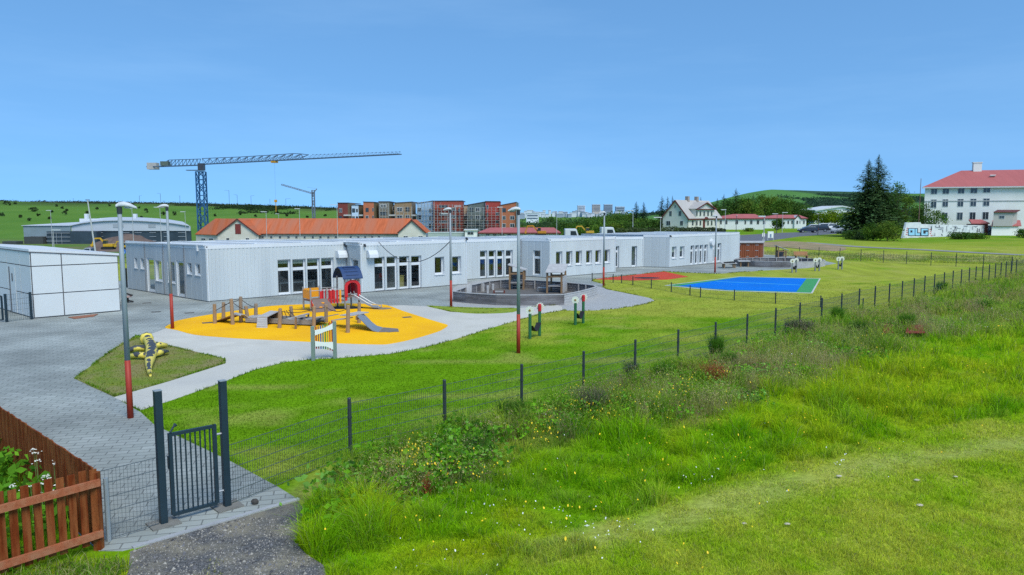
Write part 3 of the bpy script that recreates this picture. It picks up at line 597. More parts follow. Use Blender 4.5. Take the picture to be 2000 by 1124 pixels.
# small gated mesh fence in front of the shed
# ------------------------------------------------------------------ play equipment
LOG = M('peeled_log', (.36, .235, .135), .8, .25, 3.0, .4, stretch=(3, 3, .5), big=(1.5, (.27, .20, .14)))
OLDW = M('grey_timber', (.30, .285, .275), .85, .25, 3.0, .4, stretch=(1, 1, 6))
OLDD = M('dark_timber', (.125, .115, .115), .9, .3, 2.0, .5, stretch=(1, 1, 5), big=(.7, (.22, .21, .215)))
OLDP = M('pale_timber', (.44, .43, .42), .85, .2, 3.0, .4, stretch=(1, 1, 5))
BRWN = M('brown_timber', (.25, .15, .075), .8, .3, 3.0, .4, stretch=(4, 4, .6))
ROPE = M('dark_rope', (.06, .045, .04), .9, .2, 9)
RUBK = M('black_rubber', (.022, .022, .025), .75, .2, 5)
GSLD = M('grey_slide', (.20, .23, .27), .45, .1, 2)
STEEL = M('bright_steel', (.42, .43, .44), .42, .08, 3, metal=.6)
REDP = M('red_panel', (.50, .018, .025), .4, .08, 3); ORAP = M('orange_panel', (.80, .33, .012), .45, .08, 3); NAVY = M('navy_panel', (.02, .052, .145), .5, .12, 3)
CLIMB = M('brown_climbing_panel', (.19, .135, .115), .75, .15, 4)
WPAINT = M('white_paint', (.80, .80, .76), .55, .06, 3)
def Pz(u, v, z=0): return G(u, v, 0) + Vector((0, 0, z))
def top_of(u, v, base): return D(u, v, base.y)
tr = thing('balance_trail', G(560, 640), 'weathered timber balance trail of log posts, ramps and ropes on the yellow surface', 'balance trail')
PX = [((419.6, 633), (418.9, 594)), ((436.5, 624), (436.5, 590.5)), ((454.8, 635), (451.5, 583.6)), ((470.5, 630.6), (470, 579.6)), ((485, 631), (480, 597.7)), ((499.7, 628), (499.7, 593.3)), ((545.5, 642), (547.4, 602.5)), ((571.5, 630.6), (568, 598.5)), ((612.8, 640), (613.5, 598.5)), ((637, 631), (636.8, 595)), ((679, 651), (680, 596.6)), ((701, 632), (701.6, 591))]
PB = [G(*a) for a, _ in PX]; PT = [top_of(*t, b) for (_, t), b in zip(PX, PB)]
for a, t in zip(PB, PT):
    b = MB(); d = (t - a); b.tube([a - Vector((0, 0, .1)), a + d * .5, t - d.normalized() * .03, t], [.085, .078, .074, .06], 9); b.build('post', LOG, tr, smooth=False)
mid = [(PB[2 * i] + PB[2 * i + 1]) / 2 for i in range(6)]; wid = [(PB[2 * i + 1] - PB[2 * i]).normalized() for i in range(6)]
Z = lambda z: Vector((0, 0, z))
def deck(name, pa, pb, w, n, mat, thick=.035, gap=.02, zf=None):
    b = MB(); L = (pb - pa).length; d = (pb - pa) / n; side = Vector((-(pb - pa).y, (pb - pa).x, 0)).normalized()
    for i in range(n):
        p = pa + d * (i + .03); q = pa + d * (i + 1 - gap / (L / n))
        if zf: p = p + Z(zf(i / n)); q = q + Z(zf((i + 1) / n))
        b.slab([p - side * w / 2, q - side * w / 2, q + side * w / 2, p + side * w / 2], (0, 0, -thick))
    return b.build(name, mat, tr)
m1, m2, m3, m4, m5, m6 = mid
deck('ramp', m1 + (m2 - m1) * .05 + Z(.05), m2 + Z(.40), .62, 8, BRWN)
deck('wavy_bridge', m2 + Z(.40), m3 + Z(.20), .7, 10, OLDP, zf=lambda t: .10 * math.sin(t * 2 * math.pi) * (1 - t * .3))
side = lambda p, q: Vector((-(q - p).y, (q - p).x, 0)).normalized()
sd_ = side(m3, m5)
for k in (-.42, .42):
    b = MB(); b.bar(m3 + sd_ * k + Z(.17), m5 + sd_ * k + Z(.17), .11, .2); b.build('side_beam', OLDW, tr)
b = MB(); b.slab([m3 - sd_ * .34 + Z(.16) + (m5 - m3) * .12, m5 - sd_ * .34 + Z(.16), m5 + sd_ * .34 + Z(.16), m3 + sd_ * .34 + Z(.16) + (m5 - m3) * .12], (0, 0, -.04)); b.build('rubber_belt', RUBK, tr)
deck('landing', m3 - (m5 - m3).normalized() * .1 + Z(.28), m3 + (m5 - m3) * .14 + Z(.28), .85, 6, OLDP)
# stepped ramp box between the third and fourth pair of posts
ax = (m5 - m3).normalized()
r0, r1, f0, f1 = G(501, 641.5), G(522, 642), G(502.5, 620.5, .42), G(521.5, 620.5, .42); k0, k1 = G(528.5, 608.5, .53), G(544, 609.5, .53)
for i in range(6):
    a, c = i / 6, (i + .88) / 6; b = MB(); b.slab([r0.lerp(f0, a), r1.lerp(f1, a), r1.lerp(f1, c), r0.lerp(f0, c)], (0, .04, 0)); b.build('step_board', OLDP, tr)
for i in range(7):
    a, c = i / 7, (i + .9) / 7; b = MB(); b.slab([f0.lerp(k0, a), f1.lerp(k1, a), f1.lerp(k1, c), f0.lerp(k0, c)], (0, 0, .035)); b.build('top_board', OLDP, tr)
g0_, g1_ = Vector((k0.x, k0.y, .06)), Vector((k1.x, k1.y, .06))
b = MB(); b.slab([g0_, g1_, k1 - Z(.01), k0 - Z(.01)], (0, .04, 0)); b.build('end_board', BRWN, tr)
b = MB(); b.slab([Vector((r0.x, r0.y + .05, .05)), g0_, k0 - Z(.01), f0 - Z(.01)], (.04, 0, 0)); b.build('side_board', BRWN, tr)
for t, w_ in ((.62, .5), (.88, .45)):                                            # low cross frames on the belt
    q = m3 + (m5 - m3) * t; b = MB(); b.bar(q - sd_ * .48 + Z(.29), q + sd_ * .48 + ax * .25 + Z(.29), .12, .06); b.build('cross_beam', OLDP, tr)
h0, h1 = Pz(577.6, 644), Pz(602, 631)
t0, t1 = top_of(577.6, 619.5, h0), top_of(602.5, 613, h1)
for a, t in ((h0, t0), (h1, t1)): b = MB(); b.bar(a, t, .07, .07); b.build('rail_post', BRWN, tr)
b = MB(); b.bar(t0, t1, .1, .05); b.build('hand_rail', OLDP, tr)
deck('wobble_board', m5 + (m6 - m5) * .02 + Z(.34), m5 + (m6 - m5) * .42 + Z(.50), .7, 2, GSLD)
deck('wobble_board', m5 + (m6 - m5) * .46 + Z(.30), m6 + (m5 - m6) * .12 + Z(.42), .55, 4, OLDP)
ax2 = (m6 - m5).normalized(); w6 = wid[5]
deck('landing', m6 - ax2 * .2 + Z(.62), m6 + ax2 * .35 + Z(.62), 1.25, 5, OLDP)
b = MB(); b.bar(m6 + ax2 * .3 - w6 * .6 + Z(.52), m6 + ax2 * .3 + w6 * .6 + Z(.52), .08, .14); b.build('cross_beam', BRWN, tr)
b = MB(); prof = [(.35, .60), (.6, .42), (.85, .22), (1.1, .08), (1.4, .035)]
for (a, za), (c, zc) in zip(prof[:-1], prof[1:]):
    b.slab([m6 + ax2 * a - w6 * .6 + Z(za), m6 + ax2 * c - w6 * .6 + Z(zc), m6 + ax2 * c + w6 * .6 + Z(zc), m6 + ax2 * a + w6 * .6 + Z(za)], (0, 0, -.03))
b.build('slide', GSLD, tr)
def rope(a, c, sag, r=.014, n=8):
    pts = [a.lerp(c, i / n) - Z(sag * 4 * (i / n) * (1 - i / n)) for i in range(n + 1)]; b = MB(); b.tube(pts, r, 5); return b
for i, j, s in ((0, 2, .02), (1, 3, .02), (2, 4, .04), (3, 5, .04), (6, 8, .10), (7, 9, .06), (9, 10, .16)):
    rope(PT[i] - Z(.12 if j != 2 else .30), PT[j] - Z(.12 if j not in (4, 5) else .2), s).build('rope', ROPE, tr)
for k in range(4):
    a = PT[6].lerp(PT[7], .15 + k * .2) - Z(.14); c = m3 + (m5 - m3) * (.52 + .03 * k) + sd_ * (-.3 + k * .2) + Z(.2); rope(a, c, 0).build('rope', ROPE, tr)
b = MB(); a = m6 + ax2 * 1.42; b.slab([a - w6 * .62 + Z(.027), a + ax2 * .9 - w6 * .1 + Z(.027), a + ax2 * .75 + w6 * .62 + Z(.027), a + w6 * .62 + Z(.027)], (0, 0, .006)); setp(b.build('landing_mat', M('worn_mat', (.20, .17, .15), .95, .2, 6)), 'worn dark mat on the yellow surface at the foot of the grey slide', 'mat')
# ---- play tower
O = G(607.4, 609.7); aa = Vector((.79, .615, 0)).normalized(); bb = Vector((aa.y, -aa.x, 0)); O = O - bb * .45
tw = thing('play_tower', O, 'small play tower with navy roof, red arch and steel slide on the yellow surface', 'play tower')
T = lambda s, d, z: O + aa * s + bb * d + Z(z)
S2, S3 = .84, 1.80; S4 = 2.56; SS = {0: 1.16, S2: 1.16, S3: 1.62, S4: 1.62}
for s, h in SS.items():
    for d in (-.45, .45): b = MB(); b.tube([T(s, d, -.05), T(s, d, h)], .045, 8); b.build('post', OLDW, tw)
for s0, s1, z in ((0, S2, .56), (S2, S3, .45), (S3, S4, .62)):
    b = MB(); b.slab([T(s0, -.43, z), T(s1, -.43, z), T(s1, .43, z), T(s0, .43, z)], (0, 0, -.06)); b.build('platform', CLIMB, tw)
def pan(name, s0, d0, s1, d1, z0, z1, mat, th=.03):
    b = MB(); a, c = T(s0, d0, z0), T(s1, d1, z0); n = (c - a).cross(Z(1)).normalized(); b.slab([a, c, c + Z(z1 - z0), a + Z(z1 - z0)], n * th); return b.build(name, mat, tw)
pan('side_panel', 0, -.40, 0, .40, .62, 1.04, ORAP); pan('back_panel', .05, -.45, S2 - .05, -.45, .62, 1.08, ORAP)
for k, (s, m_) in enumerate([(S2 + .16, REDP), (S2 + .32, REDP), (S2 + .48, REDP), (S2 + .64, ORAP)]): pan('slat', s, .47, s + .10, .47, .34, .98, m_)
pan('slat', S2 - .38, .47, S2 - .28, .47, .58, .98, REDP); pan('slat', S3 - .02, .47, S3 + .0999, .47, .42, 1.02, REDP)
for k in range(4): pan('slat', S2 + .12 + k * .18, -.47, S2 + .22 + k * .18, -.47, .40, .96, REDP)
b = MB(); b.tube([T(0, .45, 1.02), T(S3, .45, 1.02)], .018, 6); b.build('hand_rail', STEEL, tw); b = MB(); b.tube([T(0, -.45, 1.04), T(S3, -.45, 1.04)], .018, 6); b.build('hand_rail', STEEL, tw)
# climbing panel in front of the low platform
b = MB(); b.slab([T(.06, .50, .58), T(S2 - .04, .50, .58), T(S2 + .22, .98, .02), T(.02, .98, .02)], (0, 0, .03)); b.build('climbing_panel', CLIMB, tw)
for s, d, z in ((.52, .66, .42), (.34, .84, .24)): b = MB(); b.ball(T(s, d, z), .07, 1.4, .7, .6); b.build('hand_hold', ORAP, tw)
for s in (.0, S2 + .03): b = MB(); b.slab([T(s, .46, .60), T(s, .74, .30), T(s, .46, .22)], aa * .03); b.build('side_fin', REDP, tw)
# red arch over the slide mouth on the front, its side wall and the slide
b = MB(); ys_ = [S3 + .06, S4 - .04]; cx = (ys_[0] + ys_[1]) / 2; r0 = .43; r1 = .27; zc = 1.10; n = 14; vs = []
for k in range(n + 1):
    t = math.pi * k / n; vs.append((cx - r0 * math.cos(t), zc + r0 * math.sin(t) * .82)); 
inner = [(cx - r1 * math.cos(math.pi * k / n), zc - .02 + r1 * math.sin(math.pi * k / n) * .9) for k in range(n + 1)]
outl = [(cx - r0, .6)] + vs + [(cx + r0, .6)]; inl = [(cx - r1, .6)] + inner + [(cx + r1, .6)]
for i in range(len(outl) - 1):
    b.slab([T(outl[i][0], .49, outl[i][1]), T(outl[i + 1][0], .49, outl[i + 1][1]), T(inl[i + 1][0], .49, inl[i + 1][1]), T(inl[i][0], .49, inl[i][1])], bb * .04)
b.build('arch_panel', REDP, tw)
pan('side_panel', S4, -.4, S4, .42, .66, 1.25, REDP); pan('side_panel', S3 + .38, -.46, S4, -.46, .66, 1.25, REDP)
sd0 = T(cx, .50, .64); sdir_ = (bb * .62 + aa * .62).normalized(); sw = Vector((-sdir_.y, sdir_.x, 0)) * .24
prof = [(0, 0), (.18, -.03), (.55, -.24), (.85, -.42), (1.1, -.52), (1.4, -.55)]
b = MB()
for (a, za), (c, zc_) in zip(prof[:-1], prof[1:]):
    p, q = sd0 + sdir_ * a + Z(za), sd0 + sdir_ * c + Z(zc_); b.slab([p - sw, q - sw, q + sw, p + sw], (0, 0, -.02))
b.build('slide_chute', STEEL, tw)
for k in (-1, 1):
    b = MB(); b.tube([sd0 + sdir_ * a + Z(za + .10) + sw * k for a, za in [(-.02, .12)] + prof] + [sd0 + sdir_ * 1.43 + Z(-.58) + sw * k], .026, 6); b.build('slide_rail', STEEL, tw)
# curved navy roof, ridge along the tower
b = MB(); ov = .16; gab = [(-.62, 1.50), (-.50, 1.72), (-.30, 1.94), (0, 2.06), (.30, 1.94), (.50, 1.72), (.62, 1.50)]
for (d0_, z0_), (d1_, z1_) in zip(gab[:-1], gab[1:]): b.slab([T(S3 - ov, d0_, z0_), T(S4 + ov, d0_, z0_), T(S4 + ov, d1_, z1_), T(S3 - ov, d1_, z1_)], (0, 0, .05))
b.build('roof', NAVY, tw)
for d_, z_ in ((.16, 2.08), (.30, 2.00), (.42, 1.87), (.54, 1.70)):
    b = MB(); b.tube([T(S3 + .04, d_, z_), T(S4 - .04, d_, z_)], .032, 6); b.build('roof_rib', NAVY, tw)
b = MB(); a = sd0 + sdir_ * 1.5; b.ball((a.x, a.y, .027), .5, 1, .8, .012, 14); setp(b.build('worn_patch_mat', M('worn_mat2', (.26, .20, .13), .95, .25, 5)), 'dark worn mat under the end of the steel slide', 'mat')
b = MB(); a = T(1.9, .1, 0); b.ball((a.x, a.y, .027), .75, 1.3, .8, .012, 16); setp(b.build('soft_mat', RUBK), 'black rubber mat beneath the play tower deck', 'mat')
# ---- rainbow slat panel beside the path
RB = [(.33, .03, .03), (.27, .12, .05), (.03, .12, .34), (.03, .23, .22), (.07, .24, .03), (.38, .36, .04), (.55, .10, .02), (.42, .03, .02)]
p0, p1 = G(612, 704.5), G(654.5, 700.5); q0, q1 = top_of(611, 637.5, p0), top_of(654, 627.8, p1)
rp_ = thing('rainbow_panel', (p0 + p1) / 2, 'upright play panel of rainbow slats with two white wavy bands between green posts', 'play panel')
POSTG = M('grey_green_post', (.21, .27, .235), .6, .1, 4)
for a, t in ((p0, q0), (p1, q1)): b = MB(); b.bar(a - Z(.05), Vector((a.x, a.y, t.z)), .11, .11); b.build('post', POSTG, rp_, bevel=.01)
e_ = (p1 - p0); L_ = Vector((e_.x, e_.y, 0)).length; e_ = Vector((e_.x, e_.y, 0)) / L_; n_ = Vector((e_.y, -e_.x, 0)); hp = q0.z
PP = lambda s, z, d=0: Vector((p0.x, p0.y, 0)) + e_ * (s * L_) + n_ * d + Z(z)
yz = lambda v: (1045 - v) * .0017 * (q0.z / 1.14)
def band(top, bot):
    b = MB(); N = 10
    for i in range(N):
        s0, s1 = .09 + .82 * i / N, .09 + .82 * (i + 1) / N
        f = lambda arr, s: float(np.interp(s, [.09, .35, .6, .91], arr))
        b.slab([PP(s0, yz(f(bot, s0)), .03), PP(s1, yz(f(bot, s1)), .03), PP(s1, yz(f(top, s1)), .03), PP(s0, yz(f(top, s0)), .03)], -n_ * .02)
    b.build('white_band', WPAINT, rp_)
band([455, 440, 415, 345], [555, 528, 490, 460]); band([665, 692, 706, 712], [775, 775, 790, 865])
for k, c_ in enumerate(RB):
    s = .13 + .105 * k; top = float(np.interp(s, [.1, .5, .9], [400, 360, 290])); bot = float(np.interp(s, [.1, .5, .9], [820, 840, 895]))
    b = MB(); b.slab([PP(s, yz(bot)), PP(s + .055, yz(bot)), PP(s + .055, yz(top)), PP(s, yz(top))], -n_ * .02); b.build('slat', M('slat_%d' % k, c_, .5, .06, 4), rp_)
# ---- crocodile sculpture
def croc_mat(name, thr, zw):
    m = bpy.data.materials.new(name); m.use_nodes = True; nt = m.node_tree; b = nt.nodes['Principled BSDF']; b.inputs['Roughness'].default_value = .6
    tc = nd(nt, 'ShaderNodeTexCoord'); sp = nd(nt, 'ShaderNodeSeparateXYZ'); nt.links.new(tc.outputs['Object'], sp.inputs[0])
    nz = nd(nt, 'ShaderNodeTexNoise', Scale=2.6, Detail=3.0); nt.links.new(tc.outputs['Object'], nz.inputs[0])
    ge = nd(nt, 'ShaderNodeNewGeometry'); s2 = nd(nt, 'ShaderNodeSeparateXYZ'); nt.links.new(ge.outputs['Normal'], s2.inputs[0])
    ma = nd(nt, 'ShaderNodeMath', operation='MULTIPLY_ADD'); nt.links.new(nz.outputs['Fac'], ma.inputs[0]); ma.inputs[1].default_value = 1.9; zm = nd(nt, 'ShaderNodeMath', operation='MULTIPLY'); zm.inputs[1].default_value = zw; nt.links.new(s2.outputs['Z'], zm.inputs[0]); nt.links.new(zm.outputs[0], ma.inputs[2])
    mr = nd(nt, 'ShaderNodeMapRange'); mr.inputs['From Min'].default_value = thr; mr.inputs['From Max'].default_value = thr + .07; nt.links.new(ma.outputs[0], mr.inputs[0])
    mx = nd(nt, 'ShaderNodeMix', data_type='RGBA'); nt.links.new(mr.outputs[0], mx.inputs['Factor']); mx.inputs['A'].default_value = (.74, .60, .10, 1); mx.inputs['B'].default_value = (.055, .06, .065, 1)
    nt.links.new(mx.outputs['Result'], b.inputs['Base Color']); return m
CROC = croc_mat('croc_paint', 1.74, 1.0); CROCL = croc_mat('croc_leg_paint', .90, .15); h, t = G(287, 672), G(300.5, 737)
cr = thing('crocodile_sculpture', (h + t) / 2, 'carved log crocodile painted yellow and black lying on the grass patch', 'sculpture')
d = (t - h).normalized(); sx = Vector((-d.y, d.x, 0)); L_ = (t - h).length
b = MB(); secs = [(0.0, .17, .30), (.05, .19, .34), (.10, .18, .33), (.14, .20, .30), (.30, .22, .32), (.5, .215, .31), (.66, .18, .27), (.80, .12, .21), (.90, .085, .17), (.97, .085, .17), (1.0, .05, .12)]
n = 12; vs = []; fs = []
for s, wv, hv in secs:
    c = h + d * (s * L_) + Vector((0, 0, .02 + hv * .52)) + sx * (.10 * math.sin(s * 5.2)); vs += [c + sx * wv * .84 * math.cos(2 * math.pi * k / n) + Z(hv * .55 * math.sin(2 * math.pi * k / n)) for k in range(n)]
for i in range(len(secs) - 1): fs += [(i * n + k, i * n + (k + 1) % n, (i + 1) * n + (k + 1) % n, (i + 1) * n + k) for k in range(n)]
fs += [tuple(range(n)), tuple(range(len(vs) - 1, len(vs) - n - 1, -1))]; b.add(vs, fs)
b.tube([h - d * .02 + Z(.2), h + d * .10 + Z(.2)], [.24, .22], 8)
b.build('body', CROC, cr, smooth=True)
for s, k, ln, fw in ((.26, 1, .46, -.30), (.30, -1, .52, -.05), (.52, 1, .42, -.50), (.54, -1, .46, -.35)):
    b = MB(); a = h + d * (s * L_) + sx * k * .12 + Z(.16); e1 = a + sx * k * ln * .55 + d * fw * .5 + Z(.02); e2 = a + sx * k * ln + d * fw + Z(-.06)
    b.tube([a, e1, e2], [.11, .095, .085], 8); b.build('leg', CROCL, cr, smooth=True)
# ---- swings between daisy posts
PGREEN = M('green_post', (.025, .13, .05), .5, .12, 4); PGREY = M('grey_swing_post', (.22, .235, .23), .6, .12, 4); DCEN = M('daisy_centre', (.30, .19, .04), .7, .15, 5); DPET = M('daisy_petal', (.80, .79, .66), .6, .06, 5)
def flower(root, c, fwd, r):
    fwd = fwd.normalized(); sx = fwd.cross(Z(1)).normalized(); uz = Z(1); b = MB(); N = 11
    for k in range(N):
        a = 2 * math.pi * k / N; ps = []
        for rr, da in ((.22, -.34), (.62, -.27), (.92, -.22), (1.0, 0), (.92, .22), (.62, .27), (.22, .34)):
            ps.append(c + (sx * math.cos(a + da) + uz * math.sin(a + da)) * r * rr)
        b.slab(ps, fwd * .025)
    hd = b.build('flower_head', DPET, root); b = MB(); b.tube([c - fwd * .005, c + fwd * .045], r * .27, 10); b.build('flower_centre', DCEN, hd)
def swing(a0, t0, a1, t1, pm, label, r, red):
    A, B = G(*a0), G(*a1); ta, tb = top_of(*t0, A), top_of(*t1, B)
    rt = thing('flower_swing', (A + B) / 2, label, 'swing', group='swings hung between daisy posts'); e = (B - A).normalized(); cam_ = Vector((-.25, -1, 0)).normalized()
    for P_, t_, k in ((A, ta, 0), (B, tb, 1)):
        hz_ = t_.z
        b = MB(); b.tube([P_ - Z(.05), P_ + Z(hz_ - (.12 if k == 0 else -.02))], .062, 9); po = b.build('post', pm, rt)
        flower(rt, Vector((P_.x, P_.y, hz_)) + (cam_ * .02 if k == 0 else -cam_ * .11), cam_, r)
        if k == 1 and red:
            b = MB(); b.tube([P_ + Z(hz_ - .16), P_ + Z(hz_ + .06)], .072, 10); b.ball(tuple(P_ + Z(hz_ + .06)), .072); b.build('red_cap', REDP, po)
    b = MB(); N = 8; a, c = A + e * .06 + Z(.50), B - e * .06 + Z(.54); sdv = Vector((-e.y, e.x, 0)) * .11
    pts = [a.lerp(c, i / N) - Z(.26 * (1 - abs(2 * i / N - 1) ** 1.6)) for i in range(N + 1)]
    for p, q in zip(pts[:-1], pts[1:]): b.slab([p - sdv, q - sdv, q + sdv, p + sdv], (0, 0, -.02))
    b.build('belt_seat', RUBK, rt)
swing((1035, 662), (1032.5, 606.5), (1053.8, 656.5), (1055, 600), PGREEN, 'green daisy post swing closest to the lamp post in the middle of the lawn', .165, True)
swing((1123.6, 635), (1122, 586.4), (1139, 631.8), (1140.5, 581.6), PGREEN, 'green daisy post swing on the lawn in front of the sandpit\'s pale curved end', .165, True)
swing((1547, 533), (1546.7, 510.3), (1554.8, 532.4), (1556.2, 508.8), PGREY, 'grey daisy post swing beside the far sandpit, nearest the wooden shed', .20, False)
swing((1592, 529.8), (1592, 508.6), (1600, 529.8), (1601.4, 508), PGREY, 'middle one of the three grey daisy post swings beyond the blue court', .20, False)
swing((1637, 526.6), (1636.6, 506.2), (1644.2, 526.6), (1645.7, 505.8), PGREY, 'rightmost grey daisy post swing, at the grey paving tip', .20, False)
# ---- sandpits
def sandpit(pts, h, label, gap, posts, pale=()):
    c = sum((Vector((p[0], p[1], 0)) for p in pts), Vector()) / len(pts); rt = thing('sandpit', c, label, 'sandpit'); n = len(pts)
    b = MB(); b.prism([tuple((Vector((*p, 0)) * .985 + c * .015)[:2]) for p in pts], -.1, .03); b.build('sand', SAND, rt)
    for i in range(n):
        if i in gap: continue
        a, q = Vector((*pts[i], 0)), Vector((*pts[(i + 1) % n], 0)); e = (q - a).normalized(); nn = Vector((e.y, -e.x, 0)); 
        if nn.dot(a - c) < 0: nn = -nn
        b = MB()
        for k in range(4): b.slab([a + Z(.0 + k * h / 4 + .004), q + Z(k * h / 4 + .004), q + Z((k + 1) * h / 4 - .006), a + Z((k + 1) * h / 4 - .006)], -nn * .05)
        wl = b.build('wall_boards', OLDP if i in pale else OLDD, rt)
        b = MB(); b.slab([a + nn * .02 + Z(h), q + nn * .02 + Z(h), q - nn * .10 + Z(h), a - nn * .10 + Z(h)], (0, 0, .035)); b.build('cap_board', OLDP, wl)
        for t in ((.0, .5) if (q - a).length > 1.3 else (0,)):
            p = a.lerp(q, t) - nn * .09; b = MB(); b.bar(p, p + Z(h - .004), .09, .09); b.build('stake', OLDW, wl)
    return rt
SPX = [(145, 415), (295, 431), (640, 452), (900, 456), (1160, 454), (1425, 449), (1600, 415), (1720, 385), (1802, 360), (1772, 344), (1600, 323), (1460, 310), (1270, 297), (1090, 285), (950, 280), (820, 279), (680, 281), (550, 295), (360, 337), (275, 365)]
SP1 = [tuple(G(860 + x / 5.88, 500 + y / 5.88, .54)[:2]) for x, y in SPX]
sandpit(SP1, .54, 'large oval sandpit with grey plank walls beside the gravel', (18,), 1, pale=(5, 6, 7, 8))
cx_, cy_ = G(1521, 508, .5)[:2]
SP2 = [(cx_ + 4.1 * math.cos(2 * math.pi * k / 16), cy_ + 3.0 * math.sin(2 * math.pi * k / 16)) for k in range(16)]
sandpit(SP2, .5, 'smaller round sandpit with grey plank walls near the wooden shed', (), 1, pale=(12, 13, 14))
def playhouse(ps, hl, hr, roofpts, label, extra):
    rt = thing('sandpit_playhouse', sum(ps, Vector()) / len(ps), label, 'playhouse')
    for p, hh in zip(ps, (hl, hr, hr, hl)): b = MB(); b.bar(p, p + Z(hh), .11, .11); b.build('post', BRWN, rt)
    b = MB(); b.slab(roofpts, (0, 0, .05)); b.build('roof', OLDP, rt)
    c = sum(ps, Vector()) / 4; f0, f1 = ps[0], ps[1]; e = (f1 - f0).normalized()
    b = MB(); b.slab([f0 + Z(.42), f1 + Z(.42), ps[2] + Z(.42), ps[3] + Z(.42)], (0, 0, .05)); b.build('counter', OLDW, rt)
    if extra:
        b = MB(); b.slab([ps[3] + Z(.46), ps[2] + Z(.46), ps[2] + Z(.98), ps[3] + Z(.98)], (0.0, -.03, 0)); b.build('back_panel', OLDD, rt)
    else:
        b = MB(); b.slab([f1 + e * .07 + Z(.04), ps[2] + e * .07 + Z(.04), ps[2] + e * .07 + Z(1.05), f1 + e * .07 + Z(1.05)], e * .03); b.build('side_panel', OLDP, rt)
    for a, q in ((ps[0], ps[1]), (ps[3], ps[2])): b = MB(); b.bar(a + Z(1.02), q + Z(1.02), .06, .1); b.build('cross_rail', BRWN, rt)
    return rt
def house_pts(u0, u1, v, dep, sk_): a, c = G(u0, v), G(u1, v); return [a, c, c + Vector((sk_, dep, 0)), a + Vector((sk_, dep, 0))]
ps = house_pts(995.5, 1022.5, 567, .9, .1)
playhouse(ps, 1.52, 1.22, [ps[0] + Vector((-.12, -.1, 1.56)), ps[1] + Vector((.14, -.1, 1.22)), ps[2] + Vector((.14, .1, 1.22)), ps[3] + Vector((-.12, .1, 1.56))], 'open timber playhouse with a roof sloping right, inside the large sandpit', True)
ps = house_pts(1068.5, 1096.5, 574, 1.0, .30)
playhouse(ps, 1.30, 1.30, [ps[0] + Vector((-.12, -.2, 1.26)), ps[1] + Vector((.16, -.2, 1.26)), ps[2] + Vector((.18, .15, 1.66)), ps[3] + Vector((-.12, .15, 1.66))], 'timber playhouse with pale roof boards sloping forward, inside the large sandpit', False)
ps = house_pts(1519.5, 1534.5, 511.5, .9, .1)
playhouse(ps, 1.5, 1.12, [ps[0] + Vector((-.15, -.1, 1.54)), ps[1] + Vector((.2, -.1, 1.12)), ps[2] + Vector((.2, .1, 1.12)), ps[3] + Vector((-.15, .1, 1.54))], 'small timber playhouse inside the round far sandpit', True)
for i, (u, v, vt) in enumerate([(929, 573, 559), (944, 570.5, 554), (952.7, 574, 558), (963, 568, 555)]):
    p = G(u, v); hh = top_of(u, vt, p).z; b = MB(); b.bar(p, p + Z(hh), .13, .13)
    setp(b.build('stump_post', OLDP, bevel=.012), ['short pale square post in the sandpit, farthest left of four', 'pale square post in the sandpit, tallest of the four', 'pale square post standing closest to the sandpit front wall', 'short pale square post in the sandpit nearest the open playhouse'][i], 'post', 'short posts in the large sandpit')
a, c = G(1050.5, 571), G(1069, 571.5); t_ = thing('low_bench', (a + c) / 2, 'low grey plank bench in the large sandpit beside the pale roofed playhouse', 'bench')
b = MB(); b.slab([a + Z(.24), c + Z(.24), c + Vector((0, .35, .24)), a + Vector((0, .35, .24))], (0, 0, .05)); b.build('seat', OLDP, t_)
for p in (a, c): b = MB(); b.box(p + Vector((0, .17, .12)), (.09, .28, .24)); b.build('leg', OLDW, t_)
a, c = G(965, 574), G(985, 574); t_ = thing('sand_toy_bench', (a + c) / 2, 'little low bar with two dark red ends in the sand', 'bench')
b = MB(); b.bar(a + Z(.14), c + Z(.14), .1, .04); b.build('bar', OLDP, t_)
for p in (a, c): b = MB(); b.box(p + Z(.1), (.1, .14, .2)); b.build('end_block', M('dark_red_block', (.14, .04, .03), .8, .2, 5), t_)
# ---- tables, benches, shed and pump at the far end
def table(u0, u1, v, vt, label, dep=.8):
    a, c = G(u0, v), G(u1, v); hh = top_of(u0, vt, a).z; t_ = thing('play_table', (a + c) / 2, label, 'table')
    b = MB(); b.slab([a + Vector((-.1, -.05, hh)), c + Vector((.1, -.05, hh)), c + Vector((.25, dep, hh)), a + Vector((.05, dep, hh))], (0, 0, .06)); b.build('tabletop', OLDP, t_)
    for p in (a + Vector((.15, .1, 0)), c + Vector((-.05, .1, 0)), c + Vector((.1, dep - .1, 0)), a + Vector((.3, dep - .1, 0))): b = MB(); b.bar(p, p + Z(hh), .10, .10); b.build('leg', BRWN, t_)
table(1412, 1437, 524.5, 515.5, 'long low grey table on brown legs in front of the school\'s right end', 1.2); table(1444, 1463, 522, 511.5, 'grey table on brown legs between the school corner and the round sandpit')
for dx, u, v in ((0, 1419, 515), (0, 1430, 515)):
    p = G(u, v, .5); b = MB(); b.box((p.x, p.y, .58), (.42, .3, .09)); setp(b.build('sand_tray', RUBK), 'dark tray on the long low grey table, %s one' % ('left' if u == 1419 else 'right'), 'tray')
a, c = G(1553, 507.5), G(1580, 507.5); t_ = thing('wooden_bench', (a + c) / 2, 'orange brown wooden bench behind the round sandpit', 'bench'); BENW = M('orange_wood', (.36, .17, .07), .7, .2, 3)
b = MB(); b.slab([a + Z(.40), c + Z(.40), c + Vector((0, .4, .40)), a + Vector((0, .4, .40))], (0, 0, .05)); b.build('seat', BENW, t_)
